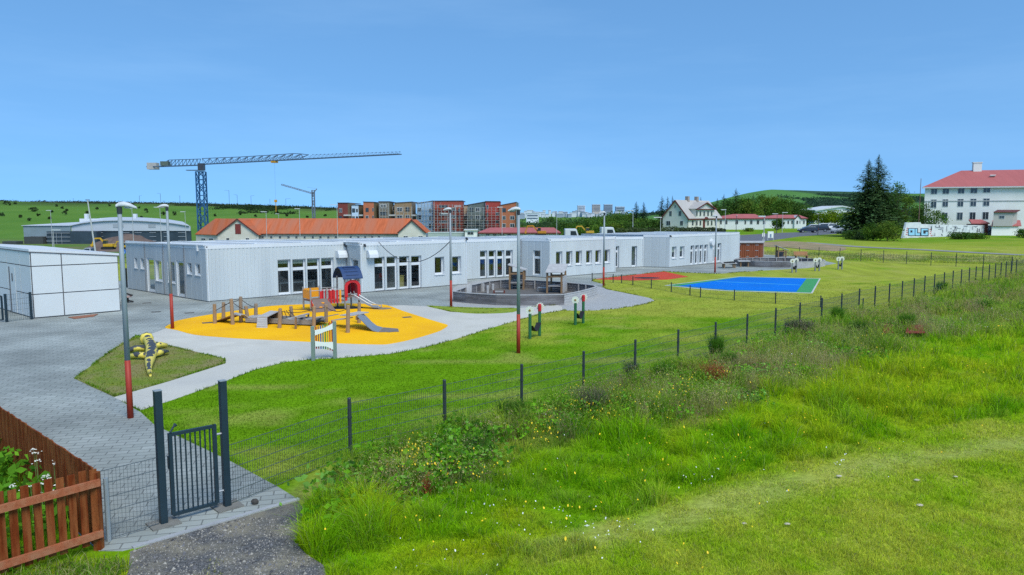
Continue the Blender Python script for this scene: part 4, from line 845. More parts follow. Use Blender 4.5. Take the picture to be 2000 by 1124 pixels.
b = MB(); b.slab([a + Vector((0, .42, .48)), c + Vector((0, .42, .48)), c + Vector((0, .5, .82)), a + Vector((0, .5, .82))], (0, .04, 0)); b.build('backrest', BENW, t_)
for p in (a + Vector((.15, .2, 0)), c + Vector((-.15, .2, 0))): b = MB(); b.box(p + Z(.2), (.08, .4, .4)); b.build('leg', BRWN, t_)
p = G(1478, 503.5); t_ = thing('water_pump', p, 'white hand pump standing before the wooden shed', 'pump'); b = MB(); b.tube([p, p + Z(.75)], .09, 9); b.build('column', WPAINT, t_)
b = MB(); b.tube([p + Z(.7), p + Vector((-.1, -.05, .85)), p + Vector((.35, 0, 1.0))], .035, 6); b.build('handle', WPAINT, t_); b = MB(); b.ball(tuple(p + Vector((-.14, 0, .5))), .16); b.build('wheel', WPAINT, t_)
RWOOD = M('red_brown_boards', (.23, .065, .028), .8, .22, 2.0, .3, stretch=(6, 6, .5))
a, c = G(1437, 504.5), G(1487.5, 504.5); zt_ = top_of(1470, 475, a).z; t_ = thing('wooden_shed', (a + c) / 2, 'red brown wooden shed with double doors at the school\'s right end', 'shed'); cr_ = c + Vector((1.0, 2.4, 0))
b = MB(); N = 12
for i in range(N): p, q = a.lerp(c, i / N + .006), a.lerp(c, (i + 1) / N - .004); b.slab([p, q, q + Z(zt_), p + Z(zt_)], (0, .05, 0))
b.build('front_boards', RWOOD, t_); b = MB()
b.prism([tuple((a + Vector((.02, .06, 0)))[:2]), tuple((c + Vector((-.01, .06, 0)))[:2]), tuple(cr_[:2]), tuple((a + Vector((1, 2.4, 0)))[:2])], 0, zt_ - .02); b.build('wall', RWOOD, t_)
b = MB(); b.slab([a + Vector((-.1, -.15, zt_)), c + Vector((.15, -.15, zt_)), cr_ + Vector((.15, .1, zt_ + .05)), a + Vector((1, 2.5, zt_ + .05))], (0, 0, .08)); b.build('roof', OLDP, t_)
for s in (.12, .45, .80):
    for z_ in (.18, zt_ * .5, zt_ - .22): b = MB(); q = a.lerp(c, s) + Vector((0, -.012, z_)); b.box(q, (.34, .02, .05)); b.build('hinge', STEEL, t_)
p = G(1264, 543.5); b = MB(); b.ball((p.x, p.y, .016), .95, 1, .72, .02, 20); setp(b.build('ground_trampoline', RUBK), 'black round trampoline set flush in the red surface', 'trampoline')
p = G(250, 592); t_ = thing('rocker_seat', p, 'black curved rocker with a pale pink seat behind the panel shed', 'rocker')
for i, (dz, ln) in enumerate(((.46, .5), (.12, .55))): b = MB(); b.tube([p + Vector((-ln * .6 + k * ln * .28, 0, dz + .05 * math.sin(k * 1.2))) for k in range(5)], .045, 6); b.build('curved_bar', RUBK, t_)
b = MB(); b.box(p + Vector((-.06, 0, .34)), (.4, .3, .08)); b.build('seat', M('pale_pink', (.55, .40, .37), .6, .1, 4), t_); b = MB(); b.bar(p, p + Z(.34), .07, .07); b.build('stem', DARK, t_)
# ------------------------------------------------------------------ lamp posts, cable, fences
LGREY = M('lamp_grey', (.27, .31, .33), .55, .15, 3, stretch=(1, 1, .3)); LRED = M('lamp_red', (.36, .035, .018), .55, .12, 3); LHEAD = M('lamp_head', (.55, .56, .56), .45, .08, 4); LENS = M('lamp_lens', (.50, .52, .54), .25, .05, 4)
LAMPS = []
def lamp(base, top, vred, az, label, L=.36):
    A = G(*base); t = top_of(*top, A); zr_ = top_of(base[0], vred, A).z; h_ = t.z
    rt = thing('lamp_post', A, label, 'lamp post', group='grey lamp posts with red painted feet'); s = math.sin(az); c = math.cos(az)
    b = MB(); b.tube([A + Z(zr_), A + Z(h_)], [.062, .045], 12); b.build('pole', LGREY, rt, smooth=True)
    b = MB(); b.tube([A - Z(.05), A + Z(zr_)], [.070, .0635], 12); b.build('red_foot', LRED, rt, smooth=True)
    f = Vector((c, s, 0)); sd_ = Vector((-s, c, 0)); b = MB(); secs = [(-.10, .055, .05, .02), (.0, .085, .08, .045), (.14, .12, .09, .05), (.32, .12, .075, .03), (.46, .085, .04, .0), (L, .04, .02, -.005)]; n = 10; vs = []
    k_ = L / .52
    for x, w_, up, z_ in [(x * k_ if x != L else L, w_ * .85, up, z_) for x, w_, up, z_ in secs]: vs += [A + f * x + Z(h_ + .04 + z_) + sd_ * w_ * math.cos(2 * math.pi * k / n) + Z((up if math.sin(2 * math.pi * k / n) > 0 else .035) * math.sin(2 * math.pi * k / n)) for k in range(n)]
    fs = [(i * n + k, i * n + (k + 1) % n, (i + 1) * n + (k + 1) % n, (i + 1) * n + k) for i in range(len(secs) - 1) for k in range(n)] + [tuple(range(n)), tuple(range(len(vs) - 1, len(vs) - n - 1, -1))]
    b.add(vs, fs); b.build('lamp_head', LHEAD, rt, smooth=True)
    b = MB(); b.tube([A + Z(h_ - .10), A + Z(h_ + .05)], .058, 10); b.build('collar', DARK, rt)
    b = MB(); b.ball(tuple(A + f * .19 + Z(h_ + .035)), .075, 1.5, .8, .35); b.build('lens', LENS, rt)
    return A, h_
lamp((255, 817), (231.5, 409), 704, R(18), 'tall grey lamp post with red foot beside the grass patch, nearest the gate')
lamp((337, 643), (326.5, 407), 574, R(200), 'grey lamp post with red foot at the left tip of the yellow surface')
lamp((1012.5, 690), (1009, 414), 614, R(185), 'grey lamp post with red foot on the lawn, between the gravel and the mesh fence')
lp4, lh4 = lamp((881, 600), (881.5, 412), 548, R(186), 'grey lamp post with red foot on the grass islet left of the sandpit')
lamp((1178.7, 559.5), (1180.5, 418), 522, R(185), 'grey lamp post with red foot beside the red surface')
lamp((1396.3, 533), (1395, 424), 502.5, R(170), 'grey lamp post with red foot in front of the school\'s right end')
e, n, L = face_frame(C2, B2R); s, z = onwall(737, 473, C2, B2R); a = Vector((*C2, z)) + e * s + n * .15
setp(rope(a, Vector((lp4.x, lp4.y, lh4 - .95 * 1.6)), 1.15, .02, 16).build('hanging_cable', DARK), 'dark cable sagging from the school roof to a lamp post', 'cable')
# ---- mesh fence
FGREEN = M('fence_green', (.030, .040, .042), .5, .15, 4); WIRE = M('fence_wire', (.07, .095, .085), .5, .1, 4)
def mesh_panel(a, c, h0, h1, root, mat=WIRE, step=.05, r=.0028, hbars=(.04, .22, .42, .62, .82, 1.0), hr=.0045, name='mesh_panel'):
    b = MB(); L = (c - a).length; n = max(2, int(L / step)); e = (c - a).normalized(); nn = Vector((-e.y, e.x, 0))
    for i in range(n + 1):
        p = a.lerp(c, i / n); z = h0 + (h1 - h0) * 0; b.add([p + e * r + Z(.03), p - e * r * .6 + nn * r + Z(.03), p - e * r * .6 - nn * r + Z(.03), p + e * r + Z(h1), p - e * r * .6 + nn * r + Z(h1), p - e * r * .6 - nn * r + Z(h1)], ((0, 1, 4, 3), (1, 2, 5, 4), (2, 0, 3, 5)))
    for t in hbars: b.bar(a + Z(h1 * t), c + Z(h1 * t), hr * 2, hr * 2)
    return b.build(name, mat, root)
pf = thing('perimeter_fence', FP[6], 'long dark green wire mesh fence running from the gate to the far right corner', 'mesh fence')
posts = [Vector((p.x, p.y, 0)) for p in FP] + [Vector((FEND.x, FEND.y, 0))]
for i, p in enumerate(posts[:-1]):
    b = MB(); hh = FH + .06; b.tube([p, p + Z(hh)], .036, 8); b.tube([p + Z(hh), p + Z(hh + .02)], [.04, .03], 8)
    if i < 12: b.tube([p + Z(hh * .67), p + Z(hh * .70)], .046, 8)
    b.build('post', FGREEN, pf)
prev = Vector((GP1.x, GP1.y, 0)) + (posts[0] - Vector((GP1.x, GP1.y, 0))).normalized() * .08
for i, p in enumerate(posts):
    q = prev; far_ = q.y > 34
    mesh_panel(q, p, .0, 1.02 if i == 0 else FH - .03, pf, step=.05 if not far_ else .1, r=.0028 if not far_ else .0040); prev = p
# gate
GATE = M('gate_dark_blue', (.016, .034, .046), .45, .15, 4)
gt = thing('entrance_gate', (GP0 + GP1) / 2, 'dark blue green metal bar gate hung between two tall square posts', 'gate')
gt0, gt1 = top_of(305.5, 764, GP0), top_of(433.9, 744.5, GP1)
ge = (GP1 - GP0).normalized(); gn = Vector((ge.y, -ge.x, 0))
for p, t in ((GP0, gt0), (GP1, gt1)):
    b = MB(); b.bar(p - Z(.05), p + Z(t.z), .105, .105, up=tuple(ge)); po = b.build('gate_post', GATE, gt, bevel=.006)
    b = MB(); b.bar(p + Z(t.z + .002), p + Z(t.z + .012), .112, .112, up=tuple(ge)); b.build('post_cap', LGREY, po)
GL = (GP1 - GP0).length; a, c = GP0 + ge * .15, GP1 - ge * .16; gz0, gz1 = .12, 1.42
b = MB(); b.bar(a + Z(gz0), a + Z(gz1), .055, .055, up=tuple(ge)); b.bar(c + Z(gz0), c + Z(gz1), .055, .055, up=tuple(ge)); b.bar(a + Z(gz0), c + Z(gz0), .05, .05); b.bar(a + Z(gz1 - .025), c + Z(gz1 - .025), .05, .05)
lf = b.build('gate_leaf', GATE, gt)
for i in range(1, 9): p = a.lerp(c, i / 9); b = MB(); b.tube([p + Z(gz0 + .02), p + Z(gz1 - .04)], .013, 7); b.build('bar', GATE, lf)
b = MB(); b.bar(a + Z(.85) - gn * .03, a + Z(1.05) - gn * .03, .07, .07, up=tuple(ge)); b.build('lock_box', GATE, gt); b = MB(); b.tube([a + Z(1.42), a + ge * .08 + Z(1.50) - gn * .05, a + ge * .11 + Z(1.515) - gn * .065], [.014, .014, .034], 8); b.build('handle', GATE, gt)
for z_ in (.3, 1.25): b = MB(); b.tube([c + ge * .03 + Z(z_), c + ge * .12 + Z(z_)], .018, 6); b.build('hinge', STEEL, gt)
for p, label in ((GP0, 'square concrete slab at the foot of the lock side gate post'), (GP1, 'square concrete slab at the foot of the hinge side gate post')):
    b = MB(); b.box(p + Z(.016), (.42, .36, .03), math.atan2(ge.y, ge.x)); setp(b.build('base_slab', M('old_concrete', (.20, .195, .175), .95, .25, 6, .4)), label, 'slab')
# short wire panel left of the gate and its grey post
sp = G(213, 1058); st = top_of(206, 934, sp); tl = G(186, 1064)
wf = thing('side_fence_panel', sp, 'short grey wire mesh panel and pipe post left of the gate', 'mesh fence')
b = MB(); b.tube([sp, sp + Z(st.z)], .034, 8); b.build('post', LGREY, wf)
e0 = (sp - GP0).normalized(); mesh_panel(GP0 + e0 * .07, sp + e0 * .22, 0, 1.08, wf, mat=M('grey_wire', (.10, .12, .13), .5, .1, 4), step=.05)
# low inner fence round the courts
LT = [(1156.5, 550), (1197.5, 552.5), (1214, 553.5), (1236, 557.5), (1272, 564), (1311, 571), (1347.5, 577.5), (1368, 581.5), (1434, 587), (1514.5, 593.5), (1602.5, 600.5), (1685, 606.5)]
lf_ = thing('low_inner_fence', G(1348, 577.5), 'knee high mesh fence with dark posts in front of the blue court', 'mesh fence'); lp = [G(*p) for p in LT]
for p in lp: b = MB(); b.tube([p, p + Z(.60)], .033, 8); b.build('post', FGREEN, lf_)
for a, c in zip(lp[:-1], lp[1:]): mesh_panel(a, c, 0, .54, lf_, step=.10, r=.003, hbars=(.06, .5, 1.0))
# far boundary fence
FT = [(1480, 504), (1520, 504.5), (1560.6, 505), (1599, 505.6), (1640, 508), (1681, 511), (1725, 513.5), (1770, 516), (1818, 519), (1867, 521), (1920, 525), (1976, 530)]
ff = thing('far_fence', G(1725, 513), 'thin far wire fence along the back of the lawn below the track', 'mesh fence'); fp = [G(*p) for p in FT]
for p in fp: b = MB(); b.tube([p, p + Z(1.2)], .03, 6); b.build('post', FGREEN, ff)
for a, c in zip(fp[:-1], fp[1:]): mesh_panel(a, c, 0, 1.08, ff, step=.30, r=.004, hbars=(.04, .5, 1.0))
# small gate and mesh by the panel shed
sf = thing('shed_fence', G(12, 630), 'short dark mesh fence and gate frame against the panel shed', 'mesh fence'); a, c = G(13.5, 630), G(62, 624.5); z0_, z1_ = top_of(10, 574.5, a).z, top_of(59, 571, c).z
for p, z_ in ((a, z0_), (c, z1_)): b = MB(); b.bar(p, p + Z(z_), .08, .08); b.build('post', GATE, sf)
mesh_panel(a, c, 0, z0_ - .04, sf, step=.08, r=.004)
g0, g1 = G(6, 629.5), G(-40, 633); b = MB(); b.bar(g0 + Z(.1), g0 + Z(z0_ - .1), .06, .06); b.bar(g1 + Z(.1), g1 + Z(z0_ - .1), .06, .06); b.bar(g0 + Z(.1), g1 + Z(.1), .05, .05); b.bar(g0 + Z(z0_ - .1), g1 + Z(z0_ - .1), .05, .05); gl_ = b.build('gate_leaf', GATE, sf)
for k in range(1, 7): p = g0.lerp(g1, k / 7); b = MB(); b.tube([p + Z(.1), p + Z(z0_ - .12)], .012, 6); b.build('bar', GATE, gl_)
p = G(248, 562); b = MB(); b.tube([p, p + Z(1.25)], .05, 8); setp(b.build('dark_bollard', DARK), 'dark upright post at the back left corner of the school', 'post')
# ---- wooden picket fence
RPK = M('stained_pickets', (.20, .040, .010), .8, .4, 3.0, .5, stretch=(5, 5, .7), big=(2.2, (.29, .095, .03)), spec=.08); RRL = M('faded_rail', (.42, .13, .06), .8, .25, 3.0, .4, stretch=(5, 5, 5), big=(1.5, (.40, .17, .09)), spec=.08)
pk = thing('picket_fence', G(207, 1058), 'red brown stained picket fence turning a corner round the weedy bed', 'picket fence')
ctop = D(196, 922, co.y).z; e1 = (G(0, 1110, .25) - G(196, 1047, .25)); e1.z = 0; e1.normalize(); n1 = Vector((-e1.y, e1.x, 0))
if n1.y < 0: n1 = -n1
print('picket', co, ctop)
hh = 1.20
for i in range(17):
    p = co + e1 * (i * .142) + n1 * .05; z1_ = hh + RNG.uniform(-.015, .015); b = MB(); b.bar(p + Z(.12 + RNG.uniform(-.02, .02)), p + Z(z1_), .095, .022, up=tuple(n1)); b.build('picket', RPK, pk)
for z_ in (.25, 1.0): b = MB(); b.bar(co - e1 * .06 + Z(z_) - n1 * .015, co + e1 * 2.9 + Z(z_) - n1 * .015, .05, .10); b.build('rail', RRL, pk)
bk0 = co + n1 * .07; fe = G(0, 797, 1.2); fe = Vector((fe.x, fe.y, 0)); e2 = (fe - bk0).normalized(); n2 = Vector((-e2.y, e2.x, 0)); n = 95
for i in range(n):
    p = bk0 + e2 * (i * .118 + .02); z1_ = hh + .02 + RNG.uniform(-.01, .01); b = MB(); b.bar(p + Z(.05), p + Z(z1_), .105, .022, up=tuple(n2)); b.build('picket', RPK, pk)
for z_ in (.25, .95):
    b = MB(); b.bar(bk0 - n2 * .05 + Z(z_), bk0 + e2 * (n * .118) - n2 * .05 + Z(z_), .05, .10); b.build('rail', RRL, pk)
b = MB(); b.bar(co - e1 * .03 + n1 * .06, co - e1 * .03 + n1 * .06 + Z(1.14), .1, .1); b.build('corner_post', RPK, pk)

for u, v, lab in ((287, 592.5, 'small dark drain cover on the paving before the school\'s end doors'), (305, 610, 'small dark drain cover on the paving left of the yellow surface'), (370, 612, 'small dark drain cover on the paving behind the log trail'), (405, 632, 'small dark drain slot at the left end of the yellow surface'), (795, 621, 'small dark drain slot toward the right end of the yellow surface'), (765, 649, 'small dark drain slot right of the grey slide')):
    p = G(u, v); b = MB(); b.box((p.x, p.y, .026 if u > 400 else .011), (.42, .30, .012), .5); setp(b.build('drain_cover', M('drain_iron', (.10, .095, .085), .8, .25, 8)), lab, 'drain cover')
# ------------------------------------------------------------------ buildings and machines beyond the school
CREAM = M('cream_render', (.66, .63, .53), .85, .08, .6, big=(.4, (.56, .52, .42)))
RUST = M('rusty_roof', (.52, .135, .055), .85, .28, 1.0, .3, stretch=(2.2, .25, .25), big=(.25, (.42, .15, .085)), spec=.1)
MAROON = M('maroon_trim', (.13, .028, .022), .6, .15, 3); WDARK = M('dark_window', (.035, .045, .055), .15, .3, .6, spec=.6); WPALE = M('pale_frame', (.62, .62, .60), .6, .1, 3)
def bwin(root, p0, e, n, s, z, w, h, fm=WPALE, pm=WDARK, name='window', mull=True):
    P = lambda ss, zz, d: Vector((p0[0], p0[1], 0)) + e * ss + n * d + Vector((0, 0, zz)); b = MB()
    b.slab([P(s, z, .06), P(s + w, z, .06), P(s + w, z + h, .06), P(s, z + h, .06)], -n * .1)
    o = b.build(name, fm, root); f = max(.05, w * .07); b = MB()
    ks = [(s + f, s + w / 2 - f * .4), (s + w / 2 + f * .4, s + w - f)] if mull else [(s + f, s + w - f)]
    for a, c in ks: b.slab([P(a, z + f, .075), P(c, z + f, .075), P(c, z + h - f, .075), P(a, z + h - f, .075)], -n * .1)
    b.build('pane', pm, o); return o
def pwin(root, p0, p1, ul, ur, vt, vb, **kw):
    e, n, L = face_frame(p0, p1); s0, z1 = onwall(ul, vt, p0, p1); s1, _ = onwall(ur, vt, p0, p1); _, z0 = onwall((ul + ur) / 2, vb, p0, p1); s0, s1 = min(s0, s1), max(s0, s1); return bwin(root, p0, e, n, s0, z0, s1 - s0, z1 - z0, **kw)
def vwall(root, p0, p1, z0, z1, mat, th=.3, name='wall', ztop1=None):
    e, n, L = face_frame(p0, p1); a, c = Vector((*p0[:2], 0)), Vector((*p1[:2], 0)); b = MB(); b.slab([a + Z(z0), c + Z(z0), c + Z(ztop1 if ztop1 is not None else z1), a + Z(z1)], -n * th); return b.build(name, mat, root)
def roofplane(root, pts, mat, th=.14, name='roof'): b = MB(); b.slab([Vector(p) for p in pts], (0, 0, th)); return b.build(name, mat, root)
# ---- rusty roofed farm building
yb = 186.0; dv = lambda u, v, y=yb: D(u, v, y)
barn = thing('farm_building', dv(600, 470, 190), 'long cream farm building with rusty red roofs and gabled ends', 'farm building')
gl, gr_, ga = dv(425, 459.5), dv(504.5, 458.5), dv(464, 428.5); gl.z = gr_.z = (gl.z + gr_.z) / 2; bv = Vector((-7.6, 5.0, 0)); zg = -4.4
b = MB(); b.slab([Vector((gl.x, gl.y, zg)), Vector((gr_.x, gr_.y, zg)), gr_, ga, gl], (0, .3, 0)); b.build('gable_wall', CREAM, barn)
vwall(barn, (gl + bv)[:2], gl[:2], zg, gl.z, CREAM)
ovh = Vector((0, -.35, 0))
roofplane(barn, [gl + ovh + Vector((-.3, 0, -.1)), ga + ovh, ga + bv, gl + bv + Vector((-.3, 0, -.1))], RUST); roofplane(barn, [ga + ovh, gr_ + ovh + Vector((.3, 0, -.1)), gr_ + Vector((.3, 8, -.1)), ga + Vector((0, 8, 0))], RUST)
for a, c in ((gl, ga), (ga, gr_)): b = MB(); b.bar(a + ovh * 1.1 + Z(.02), c + ovh * 1.1 + Z(.02), .12, .26, up=(0, 0, 1)); b.build('barge_board', MAROON, barn)
p0, p1 = (gl.x, gl.y), (gr_.x, gr_.y); pwin(barn, p0, p1, 459, 470, 438, 457.5, fm=MAROON, pm=M('red_shutter', (.20, .035, .03), .7, .15, 3), name='hatch'); pwin(barn, p0, p1, 442, 448, 465, 470); pwin(barn, p0, p1, 480, 487, 465, 470)
for u in (393, 408): pwin(barn, (gl + bv)[:2], gl[:2], u, u + 9, 465, 470)
e0_, e1_ = dv(504, 458.5, 188), dv(779, 456, 188); e0_.z = e1_.z = (e0_.z + e1_.z) / 2; r0_, r1_ = dv(466, 430, 194), dv(804, 431.5, 194); r0_.z = r1_.z = ga.z
vwall(barn, e0_[:2], e1_[:2], zg, e0_.z, CREAM); roofplane(barn, [e0_ + Vector((0, -.4, -.1)), e1_ + Vector((0, -.4, -.1)), r1_, r0_], RUST)
roofplane(barn, [r0_, r1_, r1_ + Vector((0, 6, -4)), r0_ + Vector((0, 6, -4))], RUST)
b = MB(); b.bar(e0_ + Vector((0, -.5, 0)), e1_ + Vector((0, -.5, 0)), .14, .14); b.build('gutter', MAROON, barn)
for u in (513, 530, 547, 563.5, 579, 595, 611, 626, 641.5, 656, 685, 700, 713.5, 727, 740.5): pwin(barn, e0_[:2], e1_[:2], u - 2.3, u + 2.3, 461.5, 466.2)
hl, hr_, ha = dv(777.5, 456, 184), dv(831.5, 454, 184), dv(804.5, 430.5, 184); hl.z = hr_.z = (hl.z + hr_.z) / 2
b = MB(); b.slab([Vector((hl.x, hl.y, zg)), Vector((hr_.x, hr_.y, zg)), hr_, ha, hl], (0, .3, 0)); b.build('gable_wall', CREAM, barn)
roofplane(barn, [hl + ovh + Vector((-.3, 0, -.1)), ha + ovh, ha + Vector((0, 9, 0)), hl + Vector((-.3, 9, -.1))], RUST); roofplane(barn, [ha + ovh, hr_ + ovh + Vector((.3, 0, -.1)), hr_ + Vector((.3, 9, -.1)), ha + Vector((0, 9, 0))], RUST)
for a, c in ((hl, ha), (ha, hr_)): b = MB(); b.bar(a + ovh * 1.1 + Z(.02), c + ovh * 1.1 + Z(.02), .12, .26); b.build('barge_board', MAROON, barn)
for u in (788, 817): pwin(barn, hl[:2], hr_[:2], u, u + 9, 461, 465)
# ---- sports hall
SHG = M('hall_grey', (.34, .37, .40), .6, .08, .3, stretch=(3, 3, .3)); SHL = M('hall_light', (.50, .53, .57), .6, .06, .3); SHD = M('hall_dark_glass', (.045, .065, .085), .3, .3, .4); SHB = M('hall_teal_grey', (.22, .28, .30), .6, .1, .4)
yh_ = 205.0; H_ = lambda u, v, y=yh_: D(u, v, y); hall = thing('sports_hall', H_(210, 480), 'big grey sports hall with an arched roof below the green hill', 'sports hall'); zb_ = -6.2
arc = [(139, 441.5), (160, 437), (182, 434), (205, 432.2), (232, 431.5), (258, 431.8), (285, 432.8), (312, 434.5), (340, 437), (371, 442)]
pa_ = [H_(u, v) for u, v in arc]; zl_ = H_(250, 451.4).z
b = MB(); b.slab([Vector((pa_[0].x, yh_, zl_)), Vector((pa_[-1].x, yh_, zl_))] + pa_[::-1], (0, .4, 0)); b.build('front_wall', SHL, hall)
b = MB()
for a, c in zip(pa_[:-1], pa_[1:]): b.slab([a + Vector((0, -.5, 0)), c + Vector((0, -.5, 0)), c + Vector((-18, 36, .6)), a + Vector((-18, 36, .6))], (0, 0, .2))
b.build('roof', SHL, hall)
b = MB(); b.slab([Vector((pa_[0].x, yh_ + .3, zb_)), Vector((pa_[-1].x, yh_ + .3, zb_)), Vector((pa_[-1].x, yh_ + .3, zl_)), Vector((pa_[0].x, yh_ + .3, zl_))], (0, .4, 0)); b.build('glass_wall', SHD, hall)
for u0, u1 in ((104, 150), (160, 200), (238, 252), (262, 276), (291, 304), (319, 330), (347, 362)):
    a, c = H_(u0, 455), H_(u1, 455); b = MB()
    for k in range(5): b.bar(Vector((a.x, yh_ + (.2 if u0 > 130 else -3.2), zl_ - .5 - k * 1.1)), Vector((c.x, yh_ + (.2 if u0 > 130 else -3.2), zl_ - .5 - k * 1.1)), .08, .12)
    for k in range(2, int((c.x - a.x) / 1.4)): b.bar(Vector((a.x + k * 1.4, yh_ + (.18 if u0 > 130 else -3.22), zb_)), Vector((a.x + k * 1.4, yh_ + (.18 if u0 > 130 else -3.22), zl_ - .4)), .06, .06)
    b.build('glazing_bars', SHG, hall)
a0, a1 = H_(48, 441.4), H_(139, 441.4); b = MB(); b.slab([Vector((a0.x, yh_ - .6, zb_)), Vector((a1.x, yh_ - .6, zb_)), Vector((a1.x, yh_ - .6, a1.z)), Vector((a0.x, yh_ - .6, a0.z))], (0, .4, 0)); b.build('side_wing_wall', SHB, hall)
roofplane(hall, [a0 + Vector((-.3, -.9, 0)), a1 + Vector((0, -.9, 0)), Vector((a1.x + 4, yh_ + 14, pa_[3].z)), Vector((a0.x, yh_ + 30, a0.z + .6))], SHL)
b = MB(); c0_, c1_ = H_(104, 452), H_(200, 452); b.prism([(c0_.x, yh_ - 3), (c1_.x, yh_ - 3), (c1_.x, yh_ - .7), (c0_.x, yh_ - .7)], zb_, zl_ - .05); b.build('glazed_front', SHD, hall)
b = MB(); c0_, c1_ = H_(65, 462), H_(101, 462); b.prism([(c0_.x, yh_ - 4), (c1_.x, yh_ - 4), (c1_.x, yh_ - .62), (c0_.x, yh_ - .62)], zb_, c0_.z); b.build('entrance_block', M('hall_charcoal', (.06, .065, .065), .8, .2, 1), hall)
b = MB(); c0_, c1_ = H_(38, 470), H_(64, 470); b.prism([(c0_.x, yh_ - 7), (c1_.x, yh_ - 7), (c1_.x, yh_ - 4.1), (c0_.x, yh_ - 4.1)], zb_, c0_.z); b.build('low_block', M('hall_charcoal', (.06,) * 3), hall)
c0_, c1_ = H_(155, 427.5, 222), H_(257, 427.5, 222); b = MB(); b.prism([(c0_.x, 222), (c1_.x, 222), (c1_.x - 1, 226), (c0_.x + 1, 226)], 1.8, c0_.z); b.build('roof_light', ROOFW, hall)
for u in (161, 257): c = H_(u, 424, 221.8); b = MB(); b.box((c.x, 224, c.z - .2), (.9, .9, 2.2)); b.build('roof_vent', ROOFW, hall)
for u in (231, 297): c = H_(u, 441.5); b = MB(); b.box((c.x, yh_ - .03, c.z), (2.0 if u > 250 else 2.9, .1, 1.0)); b.build('vent_grille', SHG, hall)
# ---- apartment blocks under construction
FLOORH = 3.02
def apt(u0, u1, v0, v1, y, mat, label, wins, side=None, sidemat=None, balc=None, depth=11.0):
    a, c = D(u0, v0, y), D(u1, v1, y); t = thing('apartment_block', ((a.x + c.x) / 2, y, -6), label, 'apartment block', group='new apartment blocks on the skyline'); p0, p1 = (a.x, y), (c.x, y)
    vwall(t, p0, p1, -7, a.z, mat, ztop1=c.z, th=.4); ext = side or 0
    if side:
        s1 = D(u1 + side, v1 + .9, y + 5); vwall(t, p1, (s1.x, s1.y), -7, c.z, sidemat or mat, ztop1=s1.z, th=.3, name='side_wall')
    b = MB(); b.slab([a + Vector((-.15, -.25, 0)), c + Vector((.15, -.25, 0)), c + Vector((.15 if not side else side * .2, depth, -.3)), a + Vector((-.15, depth, -.3))], (0, 0, .22)); b.build('roof', M('roof_edge', (.12, .12, .13), .8, .15, 1), t)
    bb_ = MB(); bb_.prism([(a.x + .05, y + .42), (c.x - .05, y + .42), (c.x - .05, y + depth), (a.x + .05, y + depth)], -7, min(a.z, c.z) - .32); bb_.build('rear_volume', sidemat or mat, t)
    for uw0, uw1, vc, hh in wins:
        for k in range(4):
            vv = vc + k * 14.9
            if vv > 462: break
            pwin(t, p0, p1, uw0, uw1, vv - hh, vv + hh, fm=WPALE if (k + int(uw0)) % 3 else WDARK, mull=(uw1 - uw0) > 4)
    for ub0, ub1 in balc or ():
        for k in range(3):
            q0, q1 = D(ub0, 420 + k * 14.9, y - 1.3), D(ub1, 420 + k * 14.9, y - 1.3); b = MB(); b.prism([(q0.x, y - 1.3), (q1.x, y - 1.3), (q1.x, y - .02), (q0.x, y - .02)], q0.z - .45, q0.z + .1); b.build('balcony', M('balcony_concrete', (.50, .49, .46), .8, .1, 1), t)
    return t
C_ = lambda n_, c_: M(n_, c_, .8, .1, .4, stretch=(1, 1, .3))
DRED, LBLU, BRNA, ORAN, OLIV, GRAB, LB2, RED2, DGRN, RED3, ORA2 = C_('apt_dark_red', (.20, .045, .035)), C_('apt_pale_blue', (.52, .66, .80)), C_('apt_brown', (.17, .13, .085)), C_('apt_orange', (.50, .16, .075)), C_('apt_olive', (.17, .14, .08)), C_('apt_grey_brown', (.19, .165, .13)), C_('apt_scaffold_blue', (.34, .50, .68)), C_('apt_brick_red', (.33, .065, .045)), C_('apt_dark_green_grey', (.12, .145, .135)), C_('apt_red', (.36, .05, .04)), C_('apt_terracotta', (.42, .14, .065))
Y0 = 290
apt(659.5, 679, 397, 397, Y0, DRED, 'dark red apartment block at the left end of the row', [(662, 668, 411.5, 4)], 15, BRNA, balc=[(671, 685)])
apt(686.5, 700, 401, 401, Y0 + 1, LBLU, 'narrow pale blue bay between brown walls, second block from the left', [(687.5, 693.5, 411.5, 4), (695, 699.3, 411.5, 3.5)], 9, BRNA, balc=[(701, 709)])
apt(709.5, 730, 395, 395.5, Y0 - 1, ORAN, 'orange apartment block with two columns of windows, left of the brown scaffolded one', [(714, 720, 410.5, 4), (727, 730, 410, 3.5)], 9, OLIV)
apt(739.5, 760.5, 394.5, 394.5, Y0, GRAB, 'grey brown apartment block behind light scaffolding, just right of the orange one', [(743, 755, 402.5, 3)], 6, OLIV, balc=[(759, 772)])
apt(762, 772, 402, 402, Y0 + 6, DGRN, 'recessed dark stairwell block between two brown blocks', [(763, 771, 408, 4)])
apt(770, 804, 397, 395, Y0, C_('apt_tan', (.30, .20, .11)), 'tan and brown apartment block left of the blue wrapped one', [(775, 786, 409.5, 4), (792, 800, 409.5, 4)], 8, GRAB, balc=[(803, 814)])
apt(813.5, 845, 398, 393, Y0 - 2, LB2, 'apartment block wrapped in pale blue sheeting and scaffolding', [(815, 823, 410, 4), (838, 843, 412, 4.5)])
apt(845.5, 903, 393.3, 393, Y0 - 3, RED2, 'widest brick red apartment block in full scaffolding', [(858, 874, 404, 2.6), (880, 890, 409, 3.5), (895, 899, 411, 3.5)], 3)
apt(903.5, 914, 401.5, 401.5, Y0 + 5, C_('apt_beige', (.48, .38, .28)), 'beige recessed block with dark loggias right of the brick red block', [(907, 913, 422, 4)], balc=[(905, 917)])
